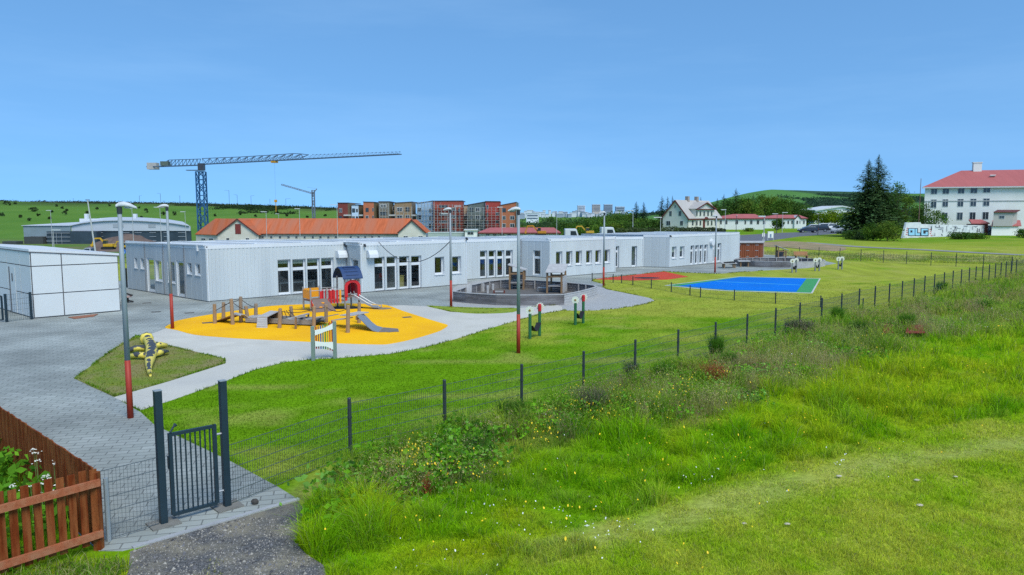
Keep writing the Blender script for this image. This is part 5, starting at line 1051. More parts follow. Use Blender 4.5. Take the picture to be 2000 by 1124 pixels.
apt(914, 948, 401, 394.5, Y0 - 1, DGRN, 'dark grey green apartment block with a sloping roof edge and scaffolding', [(918, 924, 410, 4), (928, 938, 410, 4), (941, 946, 410, 4)])
apt(948.3, 976, 394, 394.2, Y0 - 2, RED3, 'bright red apartment block beside the terracotta end block', [(950, 954, 405, 4), (968, 974, 418, 3)], 2)
apt(976.3, 1008, 402, 395.5, Y0 - 3, ORA2, 'terracotta apartment block at the right end of the row', [(981, 988, 411, 4), (996, 1005, 411, 4)], 5, DGRN)
SCAF = M('scaffold_tube', (.42, .42, .40), .5, .15, 2, metal=.4); SCAB = M('scaffold_board', (.46, .40, .33), .8, .2, 2)
for u0, u1, v0, nx_, lab in ((741, 758, 397, 3, 'light tube scaffolding on the grey brown block'), (772, 804, 404, 4, 'tube scaffolding on the tan block'), (816, 848, 394, 5, 'tube scaffolding in front of the blue sheeted block'), (847, 905, 400, 8, 'wide tube scaffolding in front of the brick red block'), (905, 976, 405, 9, 'tube scaffolding along the grey green and bright red blocks'), (1009, 1015, 396, 2, 'narrow scaffold tower at the right end of the terracotta block')):
    y = Y0 - 4.6; t = thing('scaffold', D((u0 + u1) / 2, 450, y), lab, 'scaffolding', group='scaffolding on the new apartment blocks'); b = MB()
    for i in range(nx_ + 1):
        for dy in (0, .9): q = D(u0 + (u1 - u0) * i / nx_, v0, y); b.bar((q.x, y + dy, -7), (q.x, y + dy, q.z), .09, .09)
    b.build('uprights', SCAF, t); b2 = MB(); b3 = MB(); q0, q1 = D(u0, v0, y), D(u1, v0, y); k = 0
    while q0.z - 1.2 - k * 2.0 > -6:
        z = q0.z - 1.2 - k * 2.0; b2.slab([Vector((q0.x, y, z)), Vector((q1.x, y, z)), Vector((q1.x, y + .9, z)), Vector((q0.x, y + .9, z))], (0, 0, .07)); b3.bar((q0.x, y - .05, z + 1.0), (q1.x, y - .05, z + 1.0), .07, .07)
        if k % 2 == 0 and nx_ > 3: i = (k * 2 + 1) % nx_; xa = q0.x + (q1.x - q0.x) * i / nx_; xb = q0.x + (q1.x - q0.x) * (i + 1) / nx_; b3.bar((xa, y - .08, z), (xb, y - .08, z + 2), .08, .08)
        k += 1
    b2.build('boards', SCAB, t); b3.build('rails', SCAF, t)
# ---- pink roof, container roofs
PINK = M('pink_red_roof', (.42, .115, .105), .7, .10, .5, .15, stretch=(2, .3, .3))
def hiproof_house(name, label, cat, u0, u1, ve, vb, ur0, ur1, vr, y, dep, wm, rm, wins=(), zbase=None):
    a, c = D(u0, ve, y), D(u1, ve, y); r0, r1 = D(ur0, vr, y + dep / 2), D(ur1, vr, y + dep / 2); zb = zbase if zbase is not None else D(u0, vb, y).z; t = thing(name, ((a.x + c.x) / 2, y, zb), label, cat)
    P = lambda x, yy, z: Vector((x, yy, z)); z = a.z; o = .4
    b = MB(); b.prism([(a.x, y), (c.x, y), (c.x, y + dep), (a.x, y + dep)], zb, z - .02); b.build('wall', wm, t)
    b = MB(); A, B, C2_, D2 = P(a.x - o, y - o, z), P(c.x + o, y - o, z), P(c.x + o, y + dep + o, z), P(a.x - o, y + dep + o, z)
    b.add([A, B, C2_, D2, r0, r1], [(0, 1, 5, 4), (1, 2, 5), (2, 3, 4, 5), (3, 0, 4), (3, 2, 1, 0)]); b.build('roof', rm, t)
    b = MB(); b.bar(A + Z(-.12), B + Z(-.12), .1, .24); b.build('eaves_board', MAROON, t)
    for w_ in wins: pwin(t, (a.x, y), (c.x, y), *w_)
    return t
hiproof_house('low_building', 'low building with a long pink red roof behind the school', 'building', 937, 1092, 454.6, 462, 957, 1082, 444.8, 150, 10, CREAM, PINK, [(935 + k * 14, 942 + k * 14, 457.5, 461) for k in range(1, 5)], zbase=-4)
t = thing('site_container', D(870, 460, 120), 'long pale green container roof left of the white cabin', 'container'); a, c = D(836, 455.5, 120), D(905, 454.5, 120); b = MB(); b.prism([(a.x, 120), (c.x, 120), (c.x, 122.6), (a.x, 122.6)], -2.2, a.z); b.build('body', M('pale_green_steel', (.36, .43, .39), .6, .1, 1), t); b = MB(); b.box(((a.x + c.x) / 2, 121.3, a.z + .05), (c.x - a.x + .1, 2.7, .1)); b.build('roof', M('pale_green_roof', (.50, .56, .52), .6, .1, 1), t)
t = thing('site_cabin', D(920, 460, 118), 'white site cabin with grey window in front of the pink roofed building', 'cabin'); a, c = D(908, 450.5, 118), D(931, 450.5, 118); b = MB(); b.prism([(a.x, 118), (c.x, 118), (c.x, 120.5), (a.x, 120.5)], -2.2, a.z); b.build('body', WPAINT, t); b = MB(); b.box(((a.x + c.x) / 2, 119.2, a.z + .08), (c.x - a.x + .3, 2.9, .15)); b.build('roof', ROOFW, t); pwin(t, (a.x, 118), (c.x, 118), 913, 925, 453, 459, fm=SHG)
# ---- white gabled house
hs = thing('gabled_house', (43, 195, 0), 'white gabled house with maroon trim, grey roof and a front pediment', 'house')
re = Vector((.66, .75, 0)).normalized(); ge_ = Vector((re.y, -re.x, 0)); hc = Vector((43, 195, 0)); wv = 3.72; LN = 18.6; ze, za = 3.6, 8.0; zb0 = -.6; HW = M('house_render', (.66, .64, .57), .85, .07, .5); HR_ = M('house_grey_roof', (.44, .41, .38), .7, .10, .6, .1, stretch=(1.5, 1.5, .3))
L0, R0 = hc - ge_ * wv, hc + ge_ * wv; L1, R1 = L0 + re * LN, R0 + re * LN
b = MB(); b.slab([L0 + Z(zb0), R0 + Z(zb0), R0 + Z(ze), hc + Z(za), L0 + Z(ze)], re * .3); b.build('gable_wall', HW, hs)
vwall(hs, R0[:2], R1[:2], zb0, ze, HW); b = MB(); b.slab([L1 + Z(zb0), R1 + Z(zb0), R1 + Z(ze), hc + re * LN + Z(za), L1 + Z(ze)], -re * .3); b.build('gable_wall', HW, hs)
o = .4
for s_ in (1, -1):
    ed0 = hc + ge_ * s_ * (wv + o) - re * o + Z(ze - .45); ed1 = hc + ge_ * s_ * (wv + o) + re * (LN + o) + Z(ze - .45); b = MB(); b.slab([hc - re * o + Z(za), ed0, ed1, hc + re * (LN + o) + Z(za)], (0, 0, .18)); b.build('roof', HR_, hs)
    b = MB(); b.bar(hc - re * (o + .06) + Z(za + .02), ed0 - re * .06 + Z(.02), .12, .3); b.build('barge_board', MAROON, hs)
    b = MB(); b.bar(ed0 + Z(-.05), ed1 + Z(-.05), .2, .3); b.build('eaves_board', MAROON, hs)
# pediment wing on the long side
d0_, d1_ = onwall(1357.5, 420, R0, R1)[0], onwall(1393.5, 420, R0, R1)[0]; zt2 = 5.9; dn = ge_
q0, q1 = R0 + re * d0_, R0 + re * d1_; qm = (q0 + q1) / 2; zap = 7.4
b = MB(); b.slab([q0 + dn * .25 + Z(zb0), q1 + dn * .25 + Z(zb0), q1 + dn * .25 + Z(zt2), qm + dn * .25 + Z(zap), q0 + dn * .25 + Z(zt2)], -dn * 2.6); b.build('pediment_wall', HW, hs)
for s_, q in ((-1, q0), (1, q1)):
    b = MB(); b.slab([qm + dn * .7 + Z(zap + .1), q + re * s_ * .5 + dn * .7 + Z(zt2 - .15), q + re * s_ * .5 - dn * 3.4 + Z(zt2 - .15), qm - dn * 3.4 + Z(zap + .1)], (0, 0, .15)); b.build('pediment_roof', HR_, hs); b = MB(); b.bar(qm + dn * .74 + Z(zap + .08), q + re * s_ * .5 + dn * .74 + Z(zt2 - .17), .12, .26); b.build('barge_board', MAROON, hs)
b = MB(); b.bar(q0 - re * .4 + dn * .5 + Z(zt2 - .2), q1 + re * .4 + dn * .5 + Z(zt2 - .2), .5, .24); b.build('cornice', MAROON, hs)
for k, u in enumerate((1340, 1357)):
    c = hc + re * (LN * (.34 if k == 0 else .62)); b = MB(); b.box(c + Z(za + .35), (.9, .9, 1.7), .85); b.build('chimney', M('chimney_stone', (.34, .29, .25), .9, .15, 2), hs)
zz = lambda v: v
for (ul, ur, vt, vb) in ((1301.5, 1310, 431.5, 441), (1328.5, 1334.5, 431.5, 441), (1307.5, 1312.5, 412.5, 422.5), (1325.5, 1331, 412.5, 422.5), (1317.8, 1320.3, 401, 407)): pwin(hs, L0[:2], R0[:2], ul, ur, vt, vb)
qf = [(q0 + dn * .26)[:2], (q1 + dn * .26)[:2]]
for u in (1359, 1366, 1373.5, 1381, 1388): pwin(hs, qf[0], qf[1], u, u + 3.4, 412.5, 422.5)
for u in (1359, 1366, 1381, 1388): pwin(hs, qf[0], qf[1], u, u + 3.4, 431, 441)
for u in (1351, 1396): pwin(hs, R0[:2], R1[:2], u, u + 3.4, 431, 441)
pwin(hs, qf[0], qf[1], 1373, 1377, 430, 446, fm=MAROON, pm=MAROON, name='door', mull=False)
b = MB(); a = qm + dn * .3; b.slab([a - re * 1.0 + Z(3.1), a + re * 1.0 + Z(3.1), a + Z(3.7)], dn * .6); b.build('porch_roof', MAROON, hs)
W2 = M('white_render', (.70, .71, .71), .8, .06, .5)
hiproof_house('annex_building', 'long white single storey annex with a red hipped roof right of the gabled house', 'building', 1404, 1492, 426.8, 449, 1432, 1474, 418.5, 212, 9, W2, PINK, [(u, u + w_, 430.5, 438.5) for u, w_ in ((1406, 4), (1416, 5), (1436, 6), (1454, 3.6), (1465, 5), (1478, 5), (1490, 5))], zbase=-.5)
t = hiproof_house('annex_building', 'second white annex with a red roof and small front gable, beside the car park', 'building', 1493, 1575, 426.4, 444, 1514, 1560, 420, 228, 9, W2, PINK, [(u, u + 3.4, 431, 438) for u in (1538, 1545.5, 1568.5)], zbase=-.5)
a, c, m_ = D(1552, 428.5, 227.4), D(1565, 428.5, 227.4), D(1558.7, 421, 227.4); b = MB(); b.slab([Vector((a.x, 227.4, -.4)), Vector((c.x, 227.4, -.4)), c, m_, a], (0, 3, 0)); b.build('gable_wall', W2, t)
for p_ in (a, c): b = MB(); b.bar(m_ + Vector((0, -.15, .1)), p_ + Vector((0, -.15, .05)), .2, .25); b.build('barge_board', MAROON, t)
pwin(t, (a.x, 227.4), (c.x, 227.4), 1555.5, 1559, 431, 438); pwin(t, (a.x, 227.4), (c.x, 227.4), 1561.5, 1563.5, 431, 437)
a, c, m_ = D(1591, 412.8, 330), D(1690, 413, 330), D(1643.7, 404.5, 330); t = thing('white_hall', D(1640, 424, 330), 'large white low pitched hall behind the yellow green trees', 'hall'); b = MB(); b.slab([Vector((a.x, 330, -.5)), Vector((c.x, 330, -.5)), c, m_, a], (0, 20, 0)); b.build('wall', W2, t)
for p_ in (a, c): b = MB(); b.slab([m_ + Vector((0, -.8, .05)), p_ + Vector((0, -.8, .05)), p_ + Vector((0, 21, .05)), m_ + Vector((0, 21, .05))], (0, 0, .5)); b.build('roof', ROOFW, t)
for u in (1597, 1606): pwin(t, (a.x, 330), (c.x, 330), u, u + 5, 417, 422)
# ---- hospital like white building on the right
hp = thing('large_white_building', (95, 170, 0), 'three storey white building with a red hipped roof at the right edge', 'building')
Wp0 = D(1807, 366, 170); Wp1 = Wp0 + Vector((66, -22.5, 0)); ZE = Wp0.z; e, n, L = face_frame(Wp0, Wp1); DEP = 13.0; HB = Vector((11, 11.5, 0))
P0, P1_ = Vector((Wp0.x, Wp0.y, 0)), Vector((Wp1.x, Wp1.y, 0)); HWM = M('hospital_render', (.80, .79, .74), .85, .08, .35, .15, big=(.2, (.72, .71, .67)))
b = MB(); b.prism([tuple(P0[:2]), tuple(P1_[:2]), tuple((P1_ + HB)[:2]), tuple((P0 + HB)[:2])], -1.5, ZE - .02); b.build('wall', HWM, hp)
rz_ = 14.6; ra, rb_ = P0 + e * 5.2 + HB / 2 + Z(rz_), P0 + e * 42 + HB / 2 + Z(rz_); o = .7
A, B, Cc, Dd = P0 - e * o + n * o + Z(ZE), P0 + e * 56 + n * o + Z(ZE), P0 + e * 56 + HB * 1.05 + Z(ZE), P0 - e * o + HB * 1.05 + Z(ZE)
b = MB(); b.add([A, B, Cc, Dd, ra, rb_], [(0, 1, 5, 4), (1, 2, 5), (2, 3, 4, 5), (3, 0, 4), (3, 2, 1, 0)]); b.build('roof', PINK, hp)
b = MB(); b.bar(A + Z(-.15), B + Z(-.15), .15, .3); b.build('eaves_board', M('pale_eaves', (.55, .55, .55), .7), hp)
b = MB(); b.bar(P0 + n * .03 + Z(7.45), P1_ + n * .03 + Z(7.45), .14, .2); b.build('string_course', M('grey_band', (.42, .43, .42), .8), hp)
for k, (q, w_, h_) in enumerate(((ra + e * 3.2, 1.7, 2.6), (P0 + e * 44 + HB / 2 + Z(rz_ - .2), 3.0, 2.2))): b = MB(); b.box(q + Z(.4), (w_, 1.2, h_), math.atan2(e.y, e.x)); b.box(q + Z(.4 + h_ / 2 + .08), (w_ + .25, 1.45, .16), math.atan2(e.y, e.x)); b.build('chimney', HWM, hp)
for s_ in (14.5, 22.5, 31): q = P0 + e * s_ + n * .05; q = (A + e * (s_ + o)).lerp(ra.lerp(rb_, min(1, max(0, (s_ - 9.5) / 34.5))), .58) + Z(.12); b = MB(); b.box(q, (1.1, 1.0, .16), math.atan2(e.y, e.x), rx=-.5); b.build('roof_window', ROOFW, hp)
zz5 = lambda x, y: (1600 + x / 4.683, 300 + y / 4.683)
for x0, x1, y0, y1 in ((1022, 1083, 323, 375), (1128, 1192, 320, 373), (1268, 1332, 316, 370), (1383, 1450, 312, 367), (1500, 1568, 310, 362), (1022, 1077, 420, 500), (1128, 1183, 418, 490), (1266, 1323, 415, 488), (1383, 1441, 413, 485), (1500, 1562, 410, 483), (1122, 1177, 540, 612), (1260, 1316, 538, 610), (1376, 1434, 536, 607), (1494, 1553, 534, 605)):
    (ul, vt), (ur, vb) = zz5(x0, y0), zz5(x1, y1); pwin(hp, P0[:2], P1_[:2], ul, ur, vt, vb)
# annex with pink roof, upper shed, canopy; graffiti wall
GW0, GW1 = G(1763, 465.5), G(1936, 459.5); gw = thing('graffiti_wall', (GW0 + GW1) / 2, 'long white wall with blue block letter graffiti in front of the large white building', 'wall')
e, n, L = face_frame(GW0, GW1); ztl = onwall(1771, 435, GW0, GW1)[1]; ztr = onwall(1930, 441, GW0, GW1)[1]; PWW = lambda s, z, d=0: Vector((GW0.x, GW0.y, 0)) + e * s + n * d + Z(z); slp = onwall(1771, 435, GW0, GW1)[0]; stp = onwall(1800, 435, GW0, GW1)[0]
b = MB(); b.slab([PWW(0, -.3), PWW(L, -.3), PWW(L, ztr), PWW(stp, ztl - .35), PWW(stp - .4, ztl), PWW(slp, ztl)], -n * .4); b.build('wall', M('painted_wall', (.70, .71, .72), .85, .10, .8, big=(.7, (.52, .54, .57))), gw)
GBL = M('graffiti_blue', (.30, .60, .80), .7, .1, 2); GBK = M('graffiti_black', (.03, .03, .04), .8, .2, 2); GRD = M('graffiti_red', (.55, .06, .05), .7, .1, 2); GGY = M('graffiti_grey', (.28, .29, .32), .8, .2, 2)
def gpx(x, y): u, v = 1740 + x / 7.692, 370 + y / 7.692; return onwall(u, v, GW0, GW1)
def gpoly(pts, mat, d, name): b = MB(); b.slab([PWW(*gpx(*p), d) for p in pts], n * .01); return b.build(name, mat, gw)
for pts in ([(255, 585), (385, 585), (385, 700), (255, 700)], [(360, 585), (405, 585), (405, 650), (445, 650), (445, 705), (360, 705)], [(445, 585), (565, 585), (565, 705), (445, 705)]): gpoly(pts, GBK, .01, 'letter_outline')
for pts in ([(266, 594), (356, 594), (356, 618), (266, 618)], [(266, 618), (290, 618), (290, 692), (266, 692)], [(322, 618), (356, 618), (356, 692), (322, 692)], [(290, 652), (322, 652), (322, 692), (290, 692)], [(366, 594), (392, 594), (392, 662), (366, 662)], [(366, 662), (434, 662), (434, 694), (366, 694)], [(456, 594), (552, 594), (552, 618), (456, 618)], [(456, 618), (484, 618), (484, 692), (456, 692)], [(484, 668), (552, 668), (552, 692), (484, 692)], [(520, 640), (552, 640), (552, 668), (520, 668)]): gpoly(pts, GBL, .025, 'letter_fill')
for k, (x, y) in enumerate([(238, 580), (228, 610), (232, 640), (225, 672), (580, 600), (590, 632), (582, 660), (600, 690), (430, 720)]): gpoly([(x, y), (x + 22, y + 3), (x + 20, y + 13), (x - 2, y + 10)], GRD, .012, 'letter_mark')
rg = random.Random(5)
for k in range(60):
    x = rg.uniform(600, 1480); y = rg.uniform(540, 690) - max(0, (x - 1000) * .03); w_ = rg.choice((6, 8, 12)); h_ = rg.uniform(14, 70); gpoly([(x, y), (x + w_, y), (x + w_ + rg.uniform(-8, 8), min(700, y + h_)), (x + rg.uniform(-8, 8), min(700, y + h_))], rg.choice((GGY, GGY, GBK)), .012 + .0003 * k, 'scrawl_stroke')
for k in range(10):
    x = rg.uniform(620, 1450); y = rg.uniform(545, 640); gpoly([(x, y), (x + rg.uniform(30, 70), y + rg.uniform(-6, 6)), (x + 50, y + 14), (x, y + 9)], GGY, .034 + .0003 * k, 'scrawl_stroke')
t = thing('low_outbuilding', G(1960, 461), 'low white outbuilding with a pink red lean to roof against the graffiti wall', 'outbuilding'); a, c = G(1936, 460.5), G(1988, 460.5); zt_ = D(1936, 442.5, a.y).z
b = MB(); b.prism([tuple(a[:2]), tuple(c[:2]), tuple((c + Vector((4, 6, 0)))[:2]), tuple((a + Vector((4, 6, 0)))[:2])], -.4, zt_); b.build('wall', HWM, t)
b = MB(); b.slab([a + Vector((-.3, -.3, zt_)), c + Vector((.4, -.3, zt_)), c + Vector((4.4, 6, zt_ + 1.1)), a + Vector((4, 6, zt_ + 1.1))], (0, 0, .15)); b.build('roof', PINK, t)
t = thing('upper_hut', D(1960, 435, 156), 'small grey boarded hut with a window standing above the pink red roof', 'hut'); a, c = D(1939.5, 435, 156), D(1977, 435, 156); b = MB(); b.prism([(a.x, 156), (c.x, 156), (c.x + 3, 159), (a.x + 3, 159)], 2.0, D(1940, 415.5, 156).z); b.build('wall', M('grey_boards', (.40, .38, .36), .85, .12, 2, stretch=(5, 5, .5)), t)
b = MB(); z_ = D(1940, 415.5, 156).z; b.slab([Vector((a.x - .3, 155.6, z_)), Vector((c.x + .5, 155.6, z_)), Vector((c.x + 3.8, 159.3, z_ + .45)), Vector((a.x + 2.9, 159.3, z_ + .45))], (0, 0, .14)); b.build('roof', MAROON, t); pwin(t, (a.x, 156), (c.x, 156), 1951, 1962, 421, 427.8, fm=SHG); 
t = thing('entrance_canopy', D(1915, 435, 158), 'red entrance canopy between the graffiti wall and the large white building', 'canopy'); a, c = D(1897, 438, 158), D(1933, 438, 158); b = MB(); b.slab([a, c, D(1931, 431.5, 158) + Vector((0, 2.5, 0)), D(1906, 431.5, 158) + Vector((0, 2.5, 0))], (0, 0, .25)); b.build('roof', PINK, t); b = MB(); b.prism([(a.x + .2, 158.2), (c.x - .2, 158.2), (c.x - .2, 160), (a.x + .2, 160)], 0, a.z); b.build('wall', MAROON, t)
# ---- far town
TW = M('far_hazed_white', (.62, .66, .72), .8, .15, .05); TB = M('far_bluegrey', (.30, .36, .45), .8, .15, .05); TD = M('far_glass', (.12, .16, .22), .5, .2, .05)  # town colours tinted slightly blue, painting in the haze of distance
rt_ = random.Random(3)
def farb(u0, u1, v0, v1, y, mat, label, group=None, floors=0):
    a, c = D(u0, v0, y), D(u1, v1, y); t = thing('town_building', ((a.x + c.x) / 2, y, c.z), label, 'building', group=group); b = MB(); b.prism([(a.x, y), (c.x, y), (c.x, y + 14), (a.x, y + 14)], min(c.z, -8) - 2, a.z); b.build('wall', mat, t)
    if floors:
        for k in range(floors): b = MB(); z = a.z - (k + .75) * (a.z - c.z) / floors; b.box(((a.x + c.x) / 2, y, z), ((c.x - a.x) * .86, .5, (a.z - c.z) / floors * .45)); b.build('window_row', TD, t)
    b = MB(); b.box(((a.x + c.x) / 2, y + 7, a.z + .4), ((c.x - a.x) + 1, 15, .8)); b.build('roof', TW, t)
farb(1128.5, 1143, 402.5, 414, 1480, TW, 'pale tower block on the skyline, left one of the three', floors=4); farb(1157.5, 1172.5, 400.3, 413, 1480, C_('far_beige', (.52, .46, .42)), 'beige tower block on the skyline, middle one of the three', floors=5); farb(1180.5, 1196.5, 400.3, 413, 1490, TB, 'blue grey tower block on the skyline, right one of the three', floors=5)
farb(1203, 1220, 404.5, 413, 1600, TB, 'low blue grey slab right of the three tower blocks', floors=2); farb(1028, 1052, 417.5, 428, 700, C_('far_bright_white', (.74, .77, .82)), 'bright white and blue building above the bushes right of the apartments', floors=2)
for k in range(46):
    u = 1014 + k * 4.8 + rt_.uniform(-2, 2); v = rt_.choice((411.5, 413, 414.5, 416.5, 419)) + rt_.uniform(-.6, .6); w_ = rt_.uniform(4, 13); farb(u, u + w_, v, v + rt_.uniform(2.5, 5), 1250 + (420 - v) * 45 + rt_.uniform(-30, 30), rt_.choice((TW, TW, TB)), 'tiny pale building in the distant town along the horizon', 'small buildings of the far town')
# ---- cranes
def lattice(b, p, q, w, up, seg, r):
    p, q = Vector(p), Vector(q); d = (q - p).normalized(); s = d.cross(Vector(up)).normalized(); u = s.cross(d); c4_ = [(s * i + u * j) * w / 2 for i, j in ((-1, -1), (1, -1), (1, 1), (-1, 1))]
    for o in c4_: b.bar(p + o, q + o, r * 1.5, r * 1.5)
    n = max(1, int((q - p).length / seg))
    for i in range(n):
        a, c = p.lerp(q, i / n), p.lerp(q, (i + 1) / n)
        for k in range(4): o0, o1 = c4_[k], c4_[(k + 1) % 4]; b.bar(a + (o0 if i % 2 else o1), c + (o1 if i % 2 else o0), r, r); b.bar(c + o0, c + o1, r, r)
CBLU = M('crane_blue', (.022, .10, .22), .5, .12, 1); CGRY = M('crane_steel_blue', (.10, .15, .22), .5, .12, 1); CYEL = M('crane_yellow', (.60, .30, .02), .5, .1, 2); CCON = M('counterweight', (.40, .38, .35), .8, .12, 1)
ct = D(391.5, 321, 236); cb = hz(ct.x, ct.y); cn = thing('tower_crane', (ct.x, ct.y, cb), 'tall blue tower crane with a long horizontal jib reaching right', 'crane')
b = MB(); lattice(b, (ct.x, ct.y, cb), (ct.x, ct.y, D(388, 336, 236).z), 2.3, (0, 1, 0), 2.4, .22); b.build('mast', CBLU, cn)
jl, jr, jt = D(290, 327, 250), D(781, 301.5, 196), D(585, 299.5, 216); jd = (Vector((jr.x, jr.y, 0)) - Vector((jl.x, jl.y, 0))).normalized()
jm = D(391.5, 323, 236); b = MB(); sdj = Vector((-jd.y, jd.x, 0)) * .7
tops = [D(395, 310, 236), D(470, 307, 228), D(535, 303, 221), D(582, 300, 216)]; b0 = D(395, 321.5, 236); b1 = jr
N = 26
for s_ in (sdj, -sdj): b.bar(b0 + s_, b1 + s_, .22, .22)
def topat(t): 
    u = 395 + t * (781 - 395); y = 236 + (196 - 236) * t; v = float(np.interp(u, [395, 470, 535, 582, 598, 781], [310, 307, 303, 299.8, 303, 297.0])); return D(u, v, y)
prevp = None
for i in range(N + 1):
    t = i / N; q = topat(t); m0 = b0.lerp(b1, t)
    if t < .56:
        if prevp is not None: b.bar(prevp, q, .2, .2)
        if i < N and t < .52:
            m1_ = b0.lerp(b1, t + .5 / N)
            for s_ in (sdj, -sdj): b.bar(q, m1_ + s_, .13, .13); b.bar(topat(t + 1 / N), m1_ + s_, .13, .13)
    prevp = q
b.bar(topat(.50), b0.lerp(b1, .56), .2, .2); b.build('jib', CGRY, cn)
b = MB(); c0_, c1_ = D(290, 326.5, 250), D(372, 325, 238); 
for s_ in (sdj, -sdj): b.bar(c0_ + s_, D(391, 323, 236) + s_, .3, .3)
for i in range(9):
    a, c = D(330, 313, 244).lerp(D(392, 311, 236), i / 9), D(322, 325.5, 245).lerp(D(392, 323.5, 236), (i + .5) / 9); b.bar(a, c, .13, .13); b.bar(c, D(330, 313, 244).lerp(D(392, 311, 236), (i + 1) / 9), .13, .13)
b.bar(D(330, 313, 244), D(392, 311, 236), .2, .2); b.bar(D(316, 322, 246), D(330, 313, 244), .2, .2); b.build('counter_jib', CGRY, cn)
q = D(299, 325, 248.5); b = MB(); b.box(q, (3.2, 2.2, 2.2)); b.build('counterweight', CCON, cn); q = D(323, 320, 245); b = MB(); b.box(q, (2.6, 1.8, 1.4)); b.build('winch', M('dull_green', (.10, .13, .10), .7, .2, 1), cn)
q = D(393.5, 326.5, 234); b = MB(); b.box(q, (1.7, 1.7, 2.2)); b.build('cab', M('cab_dark', (.05, .05, .06), .3, .2, 2), cn); q = D(381, 333, 235.5); b = MB(); b.box(q, (5.2, 1.6, .25)); b.build('service_platform', CGRY, cn)
q = D(536, 316.5, 221); b = MB(); b.box(q, (1.8, 1.4, .6)); b.build('trolley', CYEL, cn)
hk = D(538.5, 393, 221); b = MB(); b.bar((q.x, q.y, q.z), (hk.x, hk.y, hk.z), .025, .025); b.build('hoist_rope', CGRY, cn); b = MB(); b.box(hk, (.7, .6, .75)); b.tube([hk - Z(.3), hk - Z(3.2)], .1, 6); b.build('hook_block', CYEL, cn)
b = MB(); pq = None
for i in range(23):
    t = .56 + .44 * i / 22; q = topat(t); m0 = b0.lerp(b1, t)
    if pq is not None: b.bar(pq, q, .05, .05); b.bar(pq, m0, .05, .05)
    b.bar(q, m0, .045, .045); b.box(q, (.22, .22, .22)); pq = q
b.build('jib_tip_truss', CGRY, cn)
CST2 = M('crane_grey_steel', (.17, .20, .24), .5, .12, 1); p = D(611.5, 372, 300); p2 = thing('small_crane', (p.x, p.y, hz(p.x, p.y)), 'small grey crane with its jib raised to the left behind the rusty roof', 'crane'); b = MB(); lattice(b, (p.x, p.y, hz(p.x, p.y)), p, .95, (0, 1, 0), 1.6, .16); b.build('mast', CST2, p2)
b = MB(); lattice(b, D(613, 379, 300), D(550, 361, 300), .5, (0, 1, 0), 2, .10); b.build('jib', CST2, p2); b = MB(); b.bar(D(611, 379, 300), D(619, 369, 300), .3, .3); b.bar(D(619, 369, 300), D(600, 366, 300), .06, .06); b.build('tie_bars', CST2, p2)
# ---- street lights, masts, signs
POLM = M('pole_grey', (.45, .46, .46), .5, .1, 2); POLD = M('pole_dark', (.08, .085, .09), .6, .1, 2)
def slight(u, v0, v1, y, arm, label, mat=POLM, r=.07, head=True):
    p = D(u, v0, y); zb = hz(p.x, y); t = thing('street_light', (p.x, y, zb), label, 'street light', group='street lights beyond the school'); b = MB(); b.tube([(p.x, y, zb), (p.x, y, p.z)], [r, r * .6], 6); b.build('pole', mat, t)
    if head: b = MB(); b.box((p.x + arm * .5, y, p.z), (abs(arm) * 1.3, .3, .14)); b.build('lamp_head', LHEAD, t)
for i, (u, v0, y, arm, lab) in enumerate([(98.5, 411.5, 170, -.8, 'slim street light left of the sports hall entrance'), (103.5, 449.5, 130, 1.2, 'low street light with a flat double head before the sports hall'), (257.5, 408, 150, -.3, 'slim street light with a white cap right behind the nearest lamp post'), (312, 405, 150, -1.0, 'slim street light with arm, over the school\'s left end'), (361, 414, 160, -.8, 'slim street light in front of the sports hall\'s right edge'), (519.5, 414, 150, -.9, 'street light in front of the rusty roof, leftmost of its three'), (544, 418, 210, -.8, 'short street light showing just above the rusty ridge'), (584.5, 408, 150, -.8, 'street light in front of the rusty roof, middle of its three'), (658, 400.5, 150, -1.2, 'tall street light before the dark red apartment block'), (873.5, 418, 140, -1.0, 'short street light before the brick red block'), (888.7, 403, 140, 1.0, 'taller street light before the brick red block'), (980.5, 405, 140, -.8, 'street light in front of the terracotta block'), (1087.5, 416, 140, 1.0, 'street light above the white truck'), (1236.5, 412, 130, -1.0, 'street light left of the gabled house among the shrubs'), (1290.5, 425, 120, -1.0, 'street light at the left corner of the gabled house'), (1417, 410, 150, -.8, 'street light over the red annex roof, left of two'), (1438.5, 421, 150, .1, 'thin dark pole in front of the annex'), (1518, 418, 170, -1.0, 'street light behind the round bush'), (1529, 415.5, 180, 1.0, 'street light just right of the round bush'), (1599, 418, 160, -.4, 'street light on the lawn edge by the cars')]): slight(u, v0, 460, y, arm, lab, POLD if u in (1438.5, 1518, 1599) else POLM)
slight(1493, 423, 495, 85, -.6, 'lamp post with orange red foot behind the wooden shed'); p = G(1493, 503.5); b = MB(); b.tube([(p.x, 85, 0), (p.x, 85, 1.1)], .09, 8); setp(b.build('red_sleeve', M('orange_red', (.38, .10, .04), .6, .1, 3)), 'orange red sleeve around the foot of the far lamp post', 'sleeve')
p = D(171, 391, 110); t = thing('floodlight_mast', (p.x, p.y, hz(p.x, p.y)), 'tall floodlight mast between the panel shed and the sports hall', 'mast'); b = MB(); b.tube([(p.x + .9, p.y, hz(p.x, p.y)), p], [.14, .08], 8); b.build('pole', POLM, t); b = MB(); b.bar(p - Vector((.3, 0, 0)), p + Vector((.3, 0, 0)), .12, .12); b.build('cross_arm', POLD, t)
